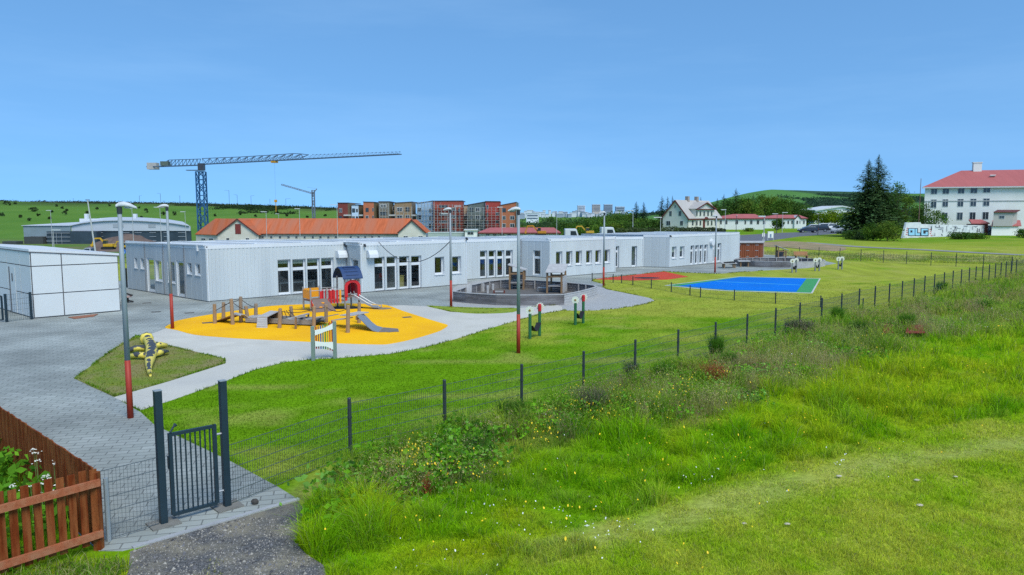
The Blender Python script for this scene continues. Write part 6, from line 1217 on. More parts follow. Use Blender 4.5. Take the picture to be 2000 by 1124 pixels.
for u, v0, arm in ((272, 383, 2), (313, 378.5, -3), (351, 382, 0), (447, 372.5, -4), (463, 381, -3), (490, 383, 3), (527, 389, 0), (558, 389, 4)):
    y = 640; p = D(u, v0, y); zb = hz(p.x, y); t = thing('road_mast', (p.x, y, zb), 'thin road light mast on the ridge of the green hill', 'mast', group='thin masts on the hill ridge'); b = MB(); b.tube([(p.x, y, zb - 1), p], .13, 5); b.build('pole', POLD, t)
    if arm: b = MB(); b.bar(p, p + Vector((arm, 0, .3)), .14, .14); b.build('arm', POLD, t)
p = D(1799, 349, 146); b = MB(); b.tube([(p.x, p.y, 0), p], [.09, .05], 8); setp(b.build('flag_pole', M('rusty_pole', (.22, .12, .09), .7, .2, 2)), 'thin bare flagpole in front of the graffiti wall', 'flagpole')
p = G(1505, 470); t = thing('sign_board', p, 'white information board on two posts beside the road', 'sign'); a, c = D(1500, 452.5, p.y), D(1510.5, 452.5, p.y)
for q in (a, c): b = MB(); b.bar((q.x, q.y, 0), (q.x, q.y, q.z), .1, .1); b.build('post', POLM, t)
b = MB(); b.slab([Vector((a.x, p.y - .06, D(1500, 465, p.y).z)), Vector((c.x, p.y - .06, D(1500, 465, p.y).z)), Vector((c.x, p.y - .06, a.z)), Vector((a.x, p.y - .06, a.z))], (0, .04, 0)); b.build('board', WPAINT, t); m_ = (a + c) / 2; b = MB(); b.box((m_.x, p.y - .07, m_.z - .75), (.28, .02, .6)); b.build('board_print', M('print_blue', (.16, .24, .36), .6), t)
p = G(1490.5, 476); t = thing('small_notice', p, 'small white notice on a post beside the road', 'sign'); a = D(1490.5, 459, p.y); b = MB(); b.bar((p.x, p.y, 0), (p.x, p.y, a.z + .2), .08, .08); b.build('post', POLM, t); b = MB(); b.box((p.x, p.y - .06, a.z), (.42, .03, .55)); b.build('board', WPAINT, t); b = MB(); b.box((p.x, p.y - .06, a.z - .85), (.36, .03, .3)); b.build('lower_board', SHG, t)
p = D(240.5, 492, 76); t = thing('road_sign', (p.x, p.y, hz(p.x, p.y)), 'round blue sign with a white slanting arrow behind the nearest lamp post', 'road sign'); b = MB(); b.tube([(p.x, p.y, hz(p.x, p.y)), (p.x, p.y, p.z)], .04, 6); b.build('post', POLM, t)
b = MB(); b.tube([p + Vector((0, -.02, 0)), p + Vector((0, -.06, 0))], .30, 18); b.build('disc', M('sign_blue', (.02, .16, .55), .4, .05, 3), t); b = MB(); b.bar(p + Vector((-.14, -.07, .12)), p + Vector((.12, -.07, -.10)), .02, .08, up=(0, 1, 0)); b.bar(p + Vector((.16, -.07, -.14)), p + Vector((.15, -.07, .02)), .02, .07, up=(0, 1, 0)); b.bar(p + Vector((.16, -.07, -.14)), p + Vector((0, -.07, -.14)), .02, .07, up=(0, 1, 0)); b.build('arrow', WPAINT, t)
# ---- vehicles
TYRE = M('tyre', (.02, .02, .022), .8, .2, 4); RIM = M('wheel_rim', (.40, .41, .42), .35, .1, 4, metal=.6); CGL = M('car_glass', (.03, .04, .05), .08, .2, 2, spec=.7); LITE = M('headlamp', (.75, .75, .72), .2, .05, 4); TAIL = M('tail_lamp', (.30, .02, .015), .3, .1, 4)
def car(loc, rz, col, label, kind='hatch', s=1.0):
    m = M('car_paint_' + '_'.join('%d' % (c * 100) for c in col), col, .3, .05, 1, spec=.6); t = thing('parked_car', loc, label, 'pickup' if kind == 'pickup' else 'car', rz, group='parked vehicles'); mt = ROOTM[t]; W = .88 * s
    prof = {'hatch': [(-2.1, .35), (-2.15, .75), (-1.95, .98), (-1.55, 1.42), (-.2, 1.50), (.45, 1.40), (1.15, .98), (1.95, .82), (2.15, .60), (2.12, .32)],
            'suv': [(-2.3, .42), (-2.35, .9), (-2.25, 1.1), (-2.0, 1.62), (-.2, 1.72), (.4, 1.64), (1.05, 1.12), (2.0, 1.0), (2.3, .75), (2.28, .40)],
            'pickup': [(-2.7, .5), (-2.72, 1.05), (-.75, 1.08), (-.6, 1.74), (.35, 1.78), (1.05, 1.18), (2.25, 1.08), (2.6, .8), (2.58, .45)]}[kind]
    def ins(z): return W * (1 - .20 * max(0, (z - 1.0)) / .6) if z > 1.0 else W
    b = MB(); n = len(prof); vs = []
    for sgn in (-1, 1): vs += [mt @ Vector((x * s, sgn * ins(z) * (1 if .45 < z else .96), z * s)) for x, z in prof]
    b.add(vs, [tuple(range(n - 1, -1, -1)), tuple(range(n, 2 * n))] + [(i, (i + 1) % n, n + (i + 1) % n, n + i) for i in range(n)]); b.build('body', m, t, bevel=.05)
    zb, zt = {'hatch': (1.0, 1.38), 'suv': (1.14, 1.58), 'pickup': (1.16, 1.66)}[kind]; x0, x1, x2, x3 = {'hatch': (-1.75, 1.0, .35, -1.4), 'suv': (-2.1, .95, .35, -1.85), 'pickup': (-.55, .95, .3, -.5)}[kind]
    for sgn in (-1, 1):
        b = MB(); b.slab([mt @ Vector((x0 * s, sgn * (ins(zb) + .012), zb * s)), mt @ Vector((x1 * s, sgn * (ins(zb) + .012), zb * s)), mt @ Vector((x2 * s, sgn * (ins(zt) + .012), zt * s)), mt @ Vector((x3 * s, sgn * (ins(zt) + .012), zt * s))], mt.to_3x3() @ Vector((0, -sgn * .02, 0))); b.build('side_glass', CGL, t)
        for x in (1.35, -1.35) if kind != 'pickup' else (1.6, -1.65):
            r = .32 if kind == 'hatch' else .38; b = MB(); b.tube([mt @ Vector((x * s, sgn * (W - .18), r * s)), mt @ Vector((x * s, sgn * (W + .03), r * s))], r * s, 14); wh = b.build('wheel', TYRE, t); b = MB(); b.tube([mt @ Vector((x * s, sgn * (W + .025), r * s)), mt @ Vector((x * s, sgn * (W + .05), r * s))], r * s * .62, 10); b.build('rim', RIM, wh)
        xf = prof[-2][0]; b = MB(); b.box(mt @ Vector(((xf - .06) * s, sgn * W * .72, (.78 if kind == 'hatch' else .9) * s)), (.2, .3, .14), rz); b.build('headlight', LITE, t); b = MB(); b.box(mt @ Vector(((prof[1][0] + .05) * s, sgn * W * .82, .86 * s)), (.16, .22, .26), rz); b.build('tail_light', TAIL, t)
    ks = {'hatch': ((5, 6), (2, 3)), 'suv': ((5, 6), (2, 3)), 'pickup': ((4, 5), (2, 3))}[kind]
    for i, j in ks:
        (xa, za), (xc, zc) = prof[i], prof[j]; f = lambda t_, sg: mt @ (Vector(((xa + (xc - xa) * t_) * s, sg * (ins(za + (zc - za) * t_) - .1), (za + (zc - za) * t_) * s)) ); nrm = mt.to_3x3() @ Vector((zc - za, 0, xa - xc)).normalized() * -1
        if nrm.z < 0: nrm = -nrm
        b = MB(); b.slab([f(.1, -1) + nrm * .012, f(.1, 1) + nrm * .012, f(.92, 1) + nrm * .012, f(.92, -1) + nrm * .012], nrm * .012); b.build('windscreen' if i == ks[0][0] else 'rear_window', CGL, t)
    return t
WH, SV, NV, BK = (.66, .67, .68), (.42, .44, .46), (.022, .032, .06), (.03, .032, .038)
cp = lambda u, v: G(u, v)
car(cp(1577.5, 455), R(176), NV, 'dark blue hatchback parked at the road edge in front of the white cars', 'hatch', 1.05); car(cp(1600, 453.4), R(160), BK, 'black car half hidden beside the dark blue hatchback', 'suv'); car(cp(1585, 450.6), R(176), WH, 'white estate car right behind the dark blue hatchback', 'suv'); car(cp(1605, 449.2), R(170), WH, 'white tall car behind the black car', 'suv', 1.08); car(cp(1618, 449.4), R(200), WH, 'white car farthest back under the yellow green trees', 'suv', 1.05)
car(cp(1633, 455.6), R(240), SV, 'silver pickup seen from behind at the end of the lawn', 'pickup', 1.05); car(cp(1650, 454), R(220), SV, 'silver car mostly hidden by the tall spruces', 'suv')
p = D(174, 491, 140); p.z = hz(p.x, p.y); car(Vector((p.x, p.y, p.z)), R(180), (.36, .38, .41), 'silver grey pickup with a dark load bed in front of the sports hall', 'pickup', 1.0)
def digger(u, v, y, col, label, flip=1, s=1.0):
    p = D(u, v, y); t = thing('excavator', p, label, 'excavator'); m = M('digger_' + str(int(col[1] * 1000)), col, .5, .15, 2); mt = ROOTM[t]; V_ = lambda x, y_, z: mt @ Vector((x * flip * s, y_ * s, z * s))
    for sg in (-1, 1): b = MB(); b.slab([V_(-1.6, sg * 1.0, 0), V_(1.6, sg * 1.0, 0), V_(1.9, sg * 1.0, .4), V_(1.5, sg * 1.0, .8), V_(-1.5, sg * 1.0, .8), V_(-1.9, sg * 1.0, .4)], Vector((0, -sg * .5 * s, 0))); b.build('track', TYRE, t)
    b = MB(); b.prism([tuple(V_(-1.8, -1.1, 0)[:2]), tuple(V_(1.1, -1.1, 0)[:2]), tuple(V_(1.1, 1.1, 0)[:2]), tuple(V_(-1.8, 1.1, 0)[:2])], p.z + .85 * s, p.z + 1.75 * s); b.build('body', m, t, bevel=.06)
    b = MB(); b.slab([V_(.0, -1.12, 1.76), V_(1.15, -1.12, 1.76), V_(.9, -1.12, 2.8), V_(.0, -1.12, 2.8)], Vector((0, 1.1 * s, 0))); b.build('cab', CGL, t); b = MB(); b.box(V_(.5, -.55, 2.86), (1.1 * s, 1.2 * s, .1)); b.build('cab_roof', m, t)
    b = MB(); b.bar(V_(.9, .3, 1.5), V_(2.6, .3, 3.4), .3 * s, .45 * s); b.bar(V_(2.5, .3, 3.4), V_(4.4, .3, 3.3), .28 * s, .42 * s); b.build('boom', m, t); b = MB(); b.bar(V_(4.3, .3, 3.4), V_(5.0, .3, 1.6), .25 * s, .36 * s); b.build('dipper_arm', m, t)
    b = MB(); b.slab([V_(4.8, -.2, 1.7), V_(5.3, -.2, 1.6), V_(5.4, -.2, 1.0), V_(4.9, -.2, .8), V_(4.6, -.2, 1.2)], Vector((0, 1.0 * s, 0))); b.build('bucket', m, t)
digger(1056, 461.5, 135, (.50, .20, .015), 'orange excavator with its boom folded left, before the pink red roof', -1, .55); digger(1150, 460.5, 140, (.55, .32, .03), 'yellow excavator with its boom folded left among the shrubs', -1, .52); digger(212, 487.5, 140, (.60, .34, .02), 'yellow excavator parked in front of the soil heap', -1, .62); digger(247, 487, 138, (.58, .36, .03), 'second yellow excavator close to the school\'s left end', -1, .42)
def truck(u, v, y, label, L_, cabx, load):
    p = D(u, v, y); t = thing('parked_truck', p, label, 'truck'); mt = ROOTM[t]; V_ = lambda x, y_, z: mt @ Vector((x, y_, z))
    b = MB(); b.slab([V_(cabx, -1.2, .9), V_(cabx + 2.2, -1.2, .9), V_(cabx + 2.2, -1.2, 2.2), V_(cabx + 1.85, -1.2, 3.2), V_(cabx, -1.2, 3.2)], (0, 2.4, 0)); b.build('cab', M('truck_white', (.60, .62, .65), .45, .08, 2), t, bevel=.08)
    b = MB(); b.slab([V_(cabx + .9, -1.22, 2.0), V_(cabx + 2.0, -1.22, 2.0), V_(cabx + 1.75, -1.22, 2.85), V_(cabx + .9, -1.22, 2.85)], (0, .03, 0)); b.build('side_glass', CGL, t); b = MB(); b.slab([V_(cabx + 2.22, -1.05, 2.1), V_(cabx + 2.22, 1.05, 2.1), V_(cabx + 1.92, 1.05, 3.05), V_(cabx + 1.92, -1.05, 3.05)], (.02, 0, 0)); b.build('windscreen', CGL, t)
    b = MB(); b.box(V_(cabx - L_ / 2, 0, 1.0), (L_, 2.2, .35)); b.build('chassis', DARK, t)
    if load: b = MB(); b.box(V_(cabx - L_ / 2 - .1, 0, 2.1), (L_ - .3, 2.4, 1.6)); b.build('load_body', load, t)
    for x in (cabx + 1.1, cabx - L_ * .55, cabx - L_ * .8):
        for sg in (-1, 1): b = MB(); b.tube([V_(x, sg * .85, .5), V_(x, sg * 1.2, .5)], .5, 12); b.build('wheel', TYRE, t)
truck(1100, 485, 122, 'white truck parked behind the school roof beside the orange excavator', 1.6, .2, None); truck(1180, 484, 116, 'grey white truck cab with dark chassis right of the yellow excavator', 2.0, -.6, None)
p = D(250, 480, 165); b = MB(); n_ = 18; vs = []
gxx, gyy = np.meshgrid(np.linspace(-12, 9, 44), np.linspace(-6, 6, 26)); rr = np.sqrt((gxx / 10.5) ** 2 + (gyy / 6) ** 2); zh = np.clip(1 - rr ** 1.6, 0, 1) * 4.0 * (.75 + .5 * fbm(gxx * .35, gyy * .35, 6)) - .3
V = np.stack([gxx + p.x, gyy + p.y, zh + hz(p.x, p.y)], -1).reshape(-1, 3); ii = (np.arange(25)[:, None] * 44 + np.arange(43)[None]).ravel(); np_mesh('soil_heap', V, np.stack([ii, ii + 1, ii + 45, ii + 44], 1), M('heap_soil', (.15, .105, .085), .95, .3, .8, .5), smooth=True, label='brown heap of soil in front of the sports hall', cat='soil heap')
# ------------------------------------------------------------------ vegetation
LEAF = M('leaf', (.05, .1, .02), .75, .22, 1.5, attr='Col', spec=.1, trans=.4)
NEED = M('needle', (.03, .06, .02), .8, .2, 1.5, attr='Col', spec=.1, trans=.2)
GRASSM = M('grass_blade', (.1, .2, .02), .75, .12, 2.0, attr='Col', spec=.05, trans=.5)
BARK = M('bark', (.10, .075, .055), .9, .3, 4, .5); BARKP = M('pale_bark', (.30, .27, .24), .85, .3, 4, .4)
def unit(n, g):
    v = g.normal(size=(n, 3)); return v / np.linalg.norm(v, axis=1, keepdims=True)
def leafquads(P, size, cols, g, flat=0.0, asp=.55):
    n = len(P); a = unit(n, g); a[:, 2] *= (1 - flat); a /= np.linalg.norm(a, axis=1, keepdims=True); r = unit(n, g); b = np.cross(a, r); b /= np.linalg.norm(b, axis=1, keepdims=True) + 1e-9
    s = np.asarray(size)[:, None] if np.ndim(size) else size
    V = np.stack([P - a * s * .5, P + b * s * asp * .5, P + a * s * .5, P - b * s * asp * .5], 1).reshape(-1, 3)
    return V, np.arange(4 * n).reshape(n, 4), np.repeat(cols, 4, 0)
def broadleaf(loc, H, R, col, seed, label, name='broadleaf_tree', n=1700, leaf=.42, trunkh=.22, group=None, nclump=26, cat='tree', bark=None, squash=1.0, pal=None):
    g = np.random.default_rng(seed); t = thing(name, loc, label, cat, group=group); L = Vector(loc); th = H * trunkh; cz = (H + th) / 2; rz = (H - th) / 2
    d = unit(nclump, g); rad = g.uniform(.45, 1.0, nclump) ** .6; ctr = np.stack([d[:, 0] * R * rad * .85, d[:, 1] * R * rad * .85, cz + d[:, 2] * rz * rad * .86], 1)
    taper = 1 - .35 * np.clip((ctr[:, 2] - cz) / rz, 0, 1); ctr[:, :2] *= taper[:, None]
    b = MB(); r0 = max(.06, H * .018); b.tube([L + Z(-.6), L + Z(th), L + Vector((.1, .05, H * .62))], [r0 * 1.3, r0, r0 * .35], 7)
    for c in ctr[::3]: s = L + Z(th * .9 + .2 * (c[2] - th)); b.tube([s, s.lerp(L + Vector(c), .55) + Z(.03 * H), L + Vector(c)], [r0 * .45, r0 * .3, r0 * .1], 5)
    b.build('trunk', bark or BARK, t)
    k = g.integers(0, nclump, n); sp = g.uniform(.20, .36, nclump)[k] * R; off = g.normal(size=(n, 3)) * sp[:, None] * np.array([.62, .62, .5 * squash]); P = ctr[k] + off + np.array(loc)
    P[:, 2] = np.clip(P[:, 2], loc[2] + .05, loc[2] + H * 1.01)
    tone = g.uniform(.62, 1.32, nclump)[k][:, None] * g.uniform(.75, 1.25, (n, 1)); hue = g.uniform(-.12, .12, nclump)[k]
    c = np.array(col)[None] * tone; c[:, 0] *= 1 + hue * 1.5
    V, F, C = leafquads(P, g.uniform(.6, 1.3, n) * leaf, c, g); np_mesh('crown', V, F, LEAF, C, parent=t); return t
def conifer(loc, H, R, col, seed, label, lev=24, per=9, group=None, name='spruce_tree', seg=5, low=.06):
    g = np.random.default_rng(seed); t = thing(name, loc, label, 'tree', group=group); L = Vector(loc); b = MB(); b.tube([L + Z(-.6), L + Z(H * .5), L + Z(H)], [H * .018, H * .010, .02], 7); b.build('trunk', BARK, t)
    P = []; A = []; S = []; tone = []
    for i in range(lev):
        f = i / (lev - 1); z = H * (low + (.985 - low) * f ** .92); r = R * (1 - f) ** .82 * g.uniform(.78, 1.1) + .12
        for k in range(max(4, int(per * (1 - f * .45)))):
            a = g.uniform(0, 6.283); rl = r * g.uniform(.62, 1.12); tn = g.uniform(.6, 1.3); rise = g.uniform(-.05, .12)
            for j in range(seg):
                q = (j + .8) / seg; x = rl * q; zz = z - x * .30 + x * q * (.28 + rise)
                for m in range(2):
                    P.append((math.cos(a) * x + g.normal() * .10 * rl, math.sin(a) * x + g.normal() * .10 * rl, zz + g.normal() * .035 * R)); da = a + (g.uniform(.2, .9) if m else -g.uniform(.2, .9)); A.append((math.cos(da), math.sin(da), g.uniform(-.45, .1))); S.append(rl / seg * g.uniform(1.2, 2.1) * (1.1 - .4 * q) + .10); tone.append(tn * g.uniform(.75, 1.25) * (1 + .35 * q))  # tone rises along each branch: lit tips put into the needle colour
    P = np.array(P) + np.array(loc); A = np.array(A); A /= np.linalg.norm(A, axis=1, keepdims=True); S = np.array(S)[:, None]; n = len(P); B = np.cross(A, np.array([0, 0, 1.0]) + g.normal(size=(n, 3)) * .35); B /= np.linalg.norm(B, axis=1, keepdims=True)
    V = np.stack([P - A * S * .5, P + B * S * .20, P + A * S * .6, P - B * S * .20], 1).reshape(-1, 3); c = np.array(col)[None] * np.array(tone)[:, None]
    np_mesh('crown', V, np.arange(4 * n).reshape(n, 4), NEED, np.repeat(c, 4, 0), parent=t); return t
def at(u, y): x = (u - 1000) * y / 1440; return (x, y, hz(x, y))
def topH(v, y, z0): return CAMH + (416 - v) * y / 1440 - z0
SPR = (.052, .098, .032); SPB = (.034, .072, .034); LF1 = (.10, .19, .022); LF2 = (.145, .225, .028); LF3 = (.075, .15, .026); LFY = (.20, .29, .015); LFB = (.085, .15, .06)
def con(u, v, y, R, col, seed, lab, **k): p = at(u, y); return conifer(p, topH(v, y, p[2]), R, col, seed, lab, **k)
def brd(u, v, y, R, col, seed, lab, **k): p = at(u, y); return broadleaf(p, topH(v, y, p[2]), R, col, seed, lab, **k)
con(1689, 314, 148, 5.6, SPR, 1, 'large dark spruce, left and slightly lower of the pair left of the large white building', lev=44, per=17, seg=8); con(1708, 304.5, 150, 5.9, SPR, 2, 'tallest dark spruce, right one of the pair left of the large white building', lev=46, per=17, seg=8)
brd(1747, 352, 156, 3.0, LF1, 3, 'tall loose birch right beside the two large spruces', n=3600, leaf=.32, nclump=44, trunkh=.12, name='birch_tree'); brd(1766, 378, 158, 2.6, LF2, 4, 'shorter pale birch between the spruces and the flagpole', n=2200, leaf=.32, nclump=30, trunkh=.1, name='birch_tree'); brd(1734, 392, 150, 2.6, LF3, 44, 'dark green small tree tucked under the right spruce', n=2000, leaf=.32, trunkh=.1)
brd(1800, 397, 150, 2.7, LF3, 5, 'small dense tree behind the flagpole and graffiti wall', n=2400, leaf=.30, trunkh=.15); brd(1825, 408, 152, 2.3, LF1, 6, 'small tree against the corner of the large white building', n=1900, leaf=.28, trunkh=.15)
def bush(u, v, y, R, col, seed, lab, n=1800, leaf=.26, group=None, name='bush'): p = at(u, y); return broadleaf(p, topH(v, y, p[2]), R, col, seed, lab, name=name, n=n, leaf=leaf, trunkh=.02, group=group, nclump=30, cat='bush')
bush(1706, 436, 127, 2.1, LF1, 7, 'large rounded bush under the spruces, left half', n=3000); bush(1732, 432.5, 126, 2.5, LF2, 8, 'larger rounded bush beside the spruces, right half, tallest of the lawn bushes', n=3800)
bush(1664, 450, 134, 1.8, LF3, 9, 'low dark bush at the left foot of the spruces'); bush(1685, 449, 132, 2.0, SPR, 10, 'dark juniper like bush directly below the spruces'); bush(1873, 454.5, 134, 1.9, LF3, 11, 'low bush in front of the graffiti wall, left one'); bush(1903, 456, 136, 2.0, LF1, 12, 'low bush in front of the graffiti wall, right one'); bush(1998, 447, 142, 1.6, LF3, 13, 'dark bush at the end of the low outbuilding')
for i, (u, v, R, lab) in enumerate([(1609, 415, 4.6, 'yellow green tree before the white hall, left of three'), (1633, 411.5, 5.0, 'yellow green tree before the white hall, middle of three'), (1657, 416, 4.6, 'yellow green tree close to the spruces, right of three')]): brd(u, v, 262, R, LFY, 20 + i, lab, n=1900, leaf=.6, trunkh=.2)
brd(1517.5, 427, 205, 1.9, LF3, 25, 'round clipped looking bush tree before the red roofed annex', n=1500, leaf=.4, trunkh=.02, cat='bush', name='round_bush'); bush(1461, 446, 190, 1.5, LF2, 26, 'low clipped hedge bush at the annex wall', n=900, leaf=.3)
for i, (u, v, y, R, lab) in enumerate([(1241.5, 394.5, 240, 3.4, 'dark spruce left of the gabled house, left of a close pair'), (1255.5, 395.5, 242, 3.2, 'dark spruce left of the gabled house, right of a close pair'), (1291, 383.5, 228, 3.0, 'dark spruce by the house gable, left of three'), (1302, 385, 230, 2.6, 'dark spruce by the house gable, middle of three'), (1311, 383, 232, 2.6, 'dark spruce by the house gable, right of three'), (1366, 386, 240, 3.0, 'spruce peeping over the house roof behind its chimneys'), (1398, 388, 262, 4.0, 'dark spruce at the right end of the house roof'), (1411, 380, 268, 4.2, 'pointed spruce behind the house, left of the big dark pine'), (1434, 368.5, 262, 5.4, 'big dark pine, highest tree behind the red roofed annex'), (1468, 380, 280, 4.2, 'pointed spruce right of the big dark pine'), (1523, 384, 290, 4.2, 'lone spruce among broadleaf trees above the second annex'), (1497, 392, 300, 3.4, 'slim spruce half hidden between broadleaf trees')]): con(u, v, y, R, SPB, 30 + i, lab, lev=26, per=10, seg=5)
tl = [(1385, 396, 250, 5, LF3), (1404, 405, 236, 4.2, LF1), (1424, 391, 258, 5, LF3), (1447, 384, 262, 5.5, LF1), (1466, 393, 250, 4.6, LF2), (1484, 379, 285, 6, LF1), (1503, 382, 280, 6, LF2), (1521, 390, 268, 5, LF1), (1540, 387, 285, 5.6, LF1), (1556, 396, 280, 5, LF3), (1574, 412, 270, 4.2, LF3), (1377, 412, 230, 3.6, LF2)]
tn = ['dark broadleaf tree touching the right end of the gabled house', 'low broadleaf tree over the left end of the annex roof', 'dark broadleaf tree just left of the big pine', 'mid green broadleaf tree just right of the big pine', 'pale low tree above the middle of the annex roof', 'tall mid green tree behind the annex, highest broadleaf there', 'tall pale green tree above the gap between the annexes', 'mid green tree over the second annex, left of the lone spruce', 'tall mid green tree right of the lone spruce', 'dark round tree at the right end of the tree belt', 'low dark tree between the second annex and white hall', 'pale shrub like tree behind the gabled house corner']
for i, (a, lab) in enumerate(zip(tl, tn)): brd(*a, 50 + i, lab, n=2600, leaf=.62, trunkh=.1, group='trees behind the red roofed annexes')
sl = [(1046, 434, 210, 4.5, LFB), (1062, 428, 230, 5, LFB), (1080, 425, 250, 5.5, LF3), (1096, 432, 215, 4.5, LF3), (1120, 436, 190, 4, LF1), (1140, 432, 200, 4.5, LF3), (1158, 425, 230, 5.5, LF1), (1176, 421, 250, 6, LF1), (1196, 419, 260, 6, LF3), (1214, 417, 270, 6, LF2), (1232, 421, 250, 5, LF1), (1196, 437, 180, 3.8, LF2), (1216, 434, 185, 4, LF1), (1238, 436, 180, 3.6, LF3), (1258, 428, 205, 4.6, LF1), (1276, 431, 200, 4.2, LF3), (1168, 440, 175, 3.4, LF1), (1024, 438, 190, 3.6, LF2)]
sn = ['blue green tree right of the apartments, lowest left', 'blue green tree above the orange excavator', 'tree above the white truck', 'dark shrub tree behind the white truck', 'shrub tree left of the yellow excavator', 'dark shrub above the yellow excavator', 'taller green tree right of the yellow excavator', 'tall green tree above the truck cab', 'dark tall tree right of the truck cab', 'pale tallest tree below the tower blocks', 'green tree left of the spruce pair', 'pale shrub right of the truck cab', 'green shrub in front of the dark tall tree', 'dark shrub below the spruce pair', 'green tree right below the spruce pair', 'dark tree next to the house gable', 'small shrub just left of the truck cab', 'pale green tree at the foot of the terracotta block']
for i, (a, lab) in enumerate(zip(sl, sn)): brd(*a, 80 + i, lab, n=1500, leaf=.55, trunkh=.06, group='trees and shrubs left of the gabled house', name='shrub_tree')
def hedge(u0, u1, v, y, col, seed, lab, n=2600, leaf=.32, dep=1.8):
    g = np.random.default_rng(seed); a, c = at(u0, y), at(u1, y); t = thing('hedge', ((a[0] + c[0]) / 2, y, a[2]), lab, 'hedge'); H = topH(v, y, a[2]); x = g.uniform(a[0], c[0], n); top = H * (.8 + .35 * fbm(x * .5, x * 0 + 3.1, seed)); z = a[2] + top * g.uniform(0, 1, n) ** .6; P = np.stack([x, y + g.normal(size=n) * dep * .35, z], 1); tone = (.65 + .7 * fbm(x * .9, z * .9, seed + 1))[:, None] * g.uniform(.75, 1.25, (n, 1))
    V, F, C = leafquads(P, g.uniform(.6, 1.3, n) * leaf, np.array(col)[None] * tone, g); np_mesh('foliage', V, F, LEAF, C, parent=t)
hedge(1318, 1414, 444, 130, (.085, .115, .055), 110, 'grey green hedge directly behind the school roof, below the gabled house', n=4200); hedge(1205, 1322, 444.5, 124, (.095, .13, .045), 111, 'loose pale hedge behind the school roof between the truck cab and the house', n=4200)
# far woods on the flats and hills
def scatter_stuff(name, pts, size, cols, seed, lab, cat, per=26, leaf=.5, hgt=.6):
    g = np.random.default_rng(seed); n = len(pts); k = np.repeat(np.arange(n), per); s = size[k][:, None]; off = g.normal(size=(n * per, 3)) * np.array([.5, .5, .30]) * s; off[:, 2] = np.abs(off[:, 2]) * hgt * 1.6; P = pts[k] + off; c = cols[k] * g.uniform(.7, 1.3, (n * per, 1)); V, F, C = leafquads(P, (g.uniform(.5, 1.2, n * per) * leaf * size[k]), c, g); np_mesh(name, V, F, LEAF, C, kind='stuff', label=lab, cat=cat)
g = np.random.default_rng(77)
def hillpts(n, u0, u1, y0, y1, f, seed): 
    g = np.random.default_rng(seed); y = g.uniform(y0, y1, n); x = (g.uniform(u0, u1, n) - 1000) * y / 1440; m = f(x, y); x, y = x[m], y[m]; return np.stack([x, y, height(x, y)], 1)
P = hillpts(9000, -60, 720, 540, 760, lambda x, y: (y + (fbm(x * .02, y * .02, 17) - .5) * 200 > 622) & (fbm(x * .03, y * .03, 5) > .40), 1); g = np.random.default_rng(2); scatter_stuff('ridge_scrub', P, g.uniform(1.2, 2.8, len(P)), np.array([[.06, .08, .035]]) * g.uniform(.6, 1.6, (len(P), 1)) * np.array([[1, 1, 1]]), 3, 'dark scrub along the crest of the left hill', 'scrub', per=10, leaf=.45)
P = hillpts(2600, 380, 720, 480, 640, lambda x, y: fbm(x * .02, y * .008, 14) > .55, 4); g = np.random.default_rng(5); scatter_stuff('hillside_scrub', P, g.uniform(1.5, 3.6, len(P)), np.array([[.035, .06, .022]]) * g.uniform(.6, 1.5, (len(P), 1)), 6, 'patches of dark scrub on the left hillside', 'scrub', per=10, leaf=.45)
P = hillpts(7000, 1240, 1900, 520, 1020, lambda x, y: (fbm(x * .008, y * .004, 44) > .545), 7); g = np.random.default_rng(8); scatter_stuff('hill_wood', P, g.uniform(3, 5.5, len(P)), np.array([[.045, .085, .05]]) * g.uniform(.7, 1.4, (len(P), 1)), 9, 'dark plantation woods on the right hill', 'wood', per=9, leaf=.5)
P = hillpts(900, 1010, 1240, 400, 640, lambda x, y: fbm(x * .01, y * .006, 24) > .36, 10); g = np.random.default_rng(11); scatter_stuff('valley_wood', P, g.uniform(2.5, 4.5, len(P)), np.array([[.07, .135, .045]]) * g.uniform(.7, 1.5, (len(P), 1)), 12, 'wooded flats between the school and the far town', 'wood', per=14, leaf=.42, hgt=1.0)
hb = [(58, 434, 0), (122, 409, 0), (62, 414, 1), (69, 414, 1), (110, 404, 0), (101, 417, 0), (127, 422, 1), (40, 427, 0), (96, 429, 0), (75, 424, 0), (131, 413, 0), (10, 401, 1), (18, 402, 1), (30, 400, 0), (285, 417, 1), (272, 408, 0), (318, 421, 1), (277, 428, 0), (342, 422, 1), (214, 404, 0), (260, 402, 0), (170, 418, 0), (190, 410, 0), (420, 424, 0), (470, 421, 1), (500, 425, 0), (560, 424, 0), (600, 427, 0), (635, 424, 0), (540, 420, 1), (4, 424, 1)]
for i, (u, v, big) in enumerate(hb):
    d = ray(u, v); y = 300.0
    for k in range(60):
        q = D(u, v, y)
        if q.z <= hz(q.x, y): break
        y += 6
    p = (q.x, y, hz(q.x, y)); broadleaf(p, 1.6 + 1.1 * big, 1.0 + .75 * big, (.06, .095, .035), 200 + i, 'lone dark bush on the open green slope of the left hill', name='hill_bush', n=140, leaf=.8, trunkh=.05, group='lone bushes on the left hill', nclump=9, cat='bush')
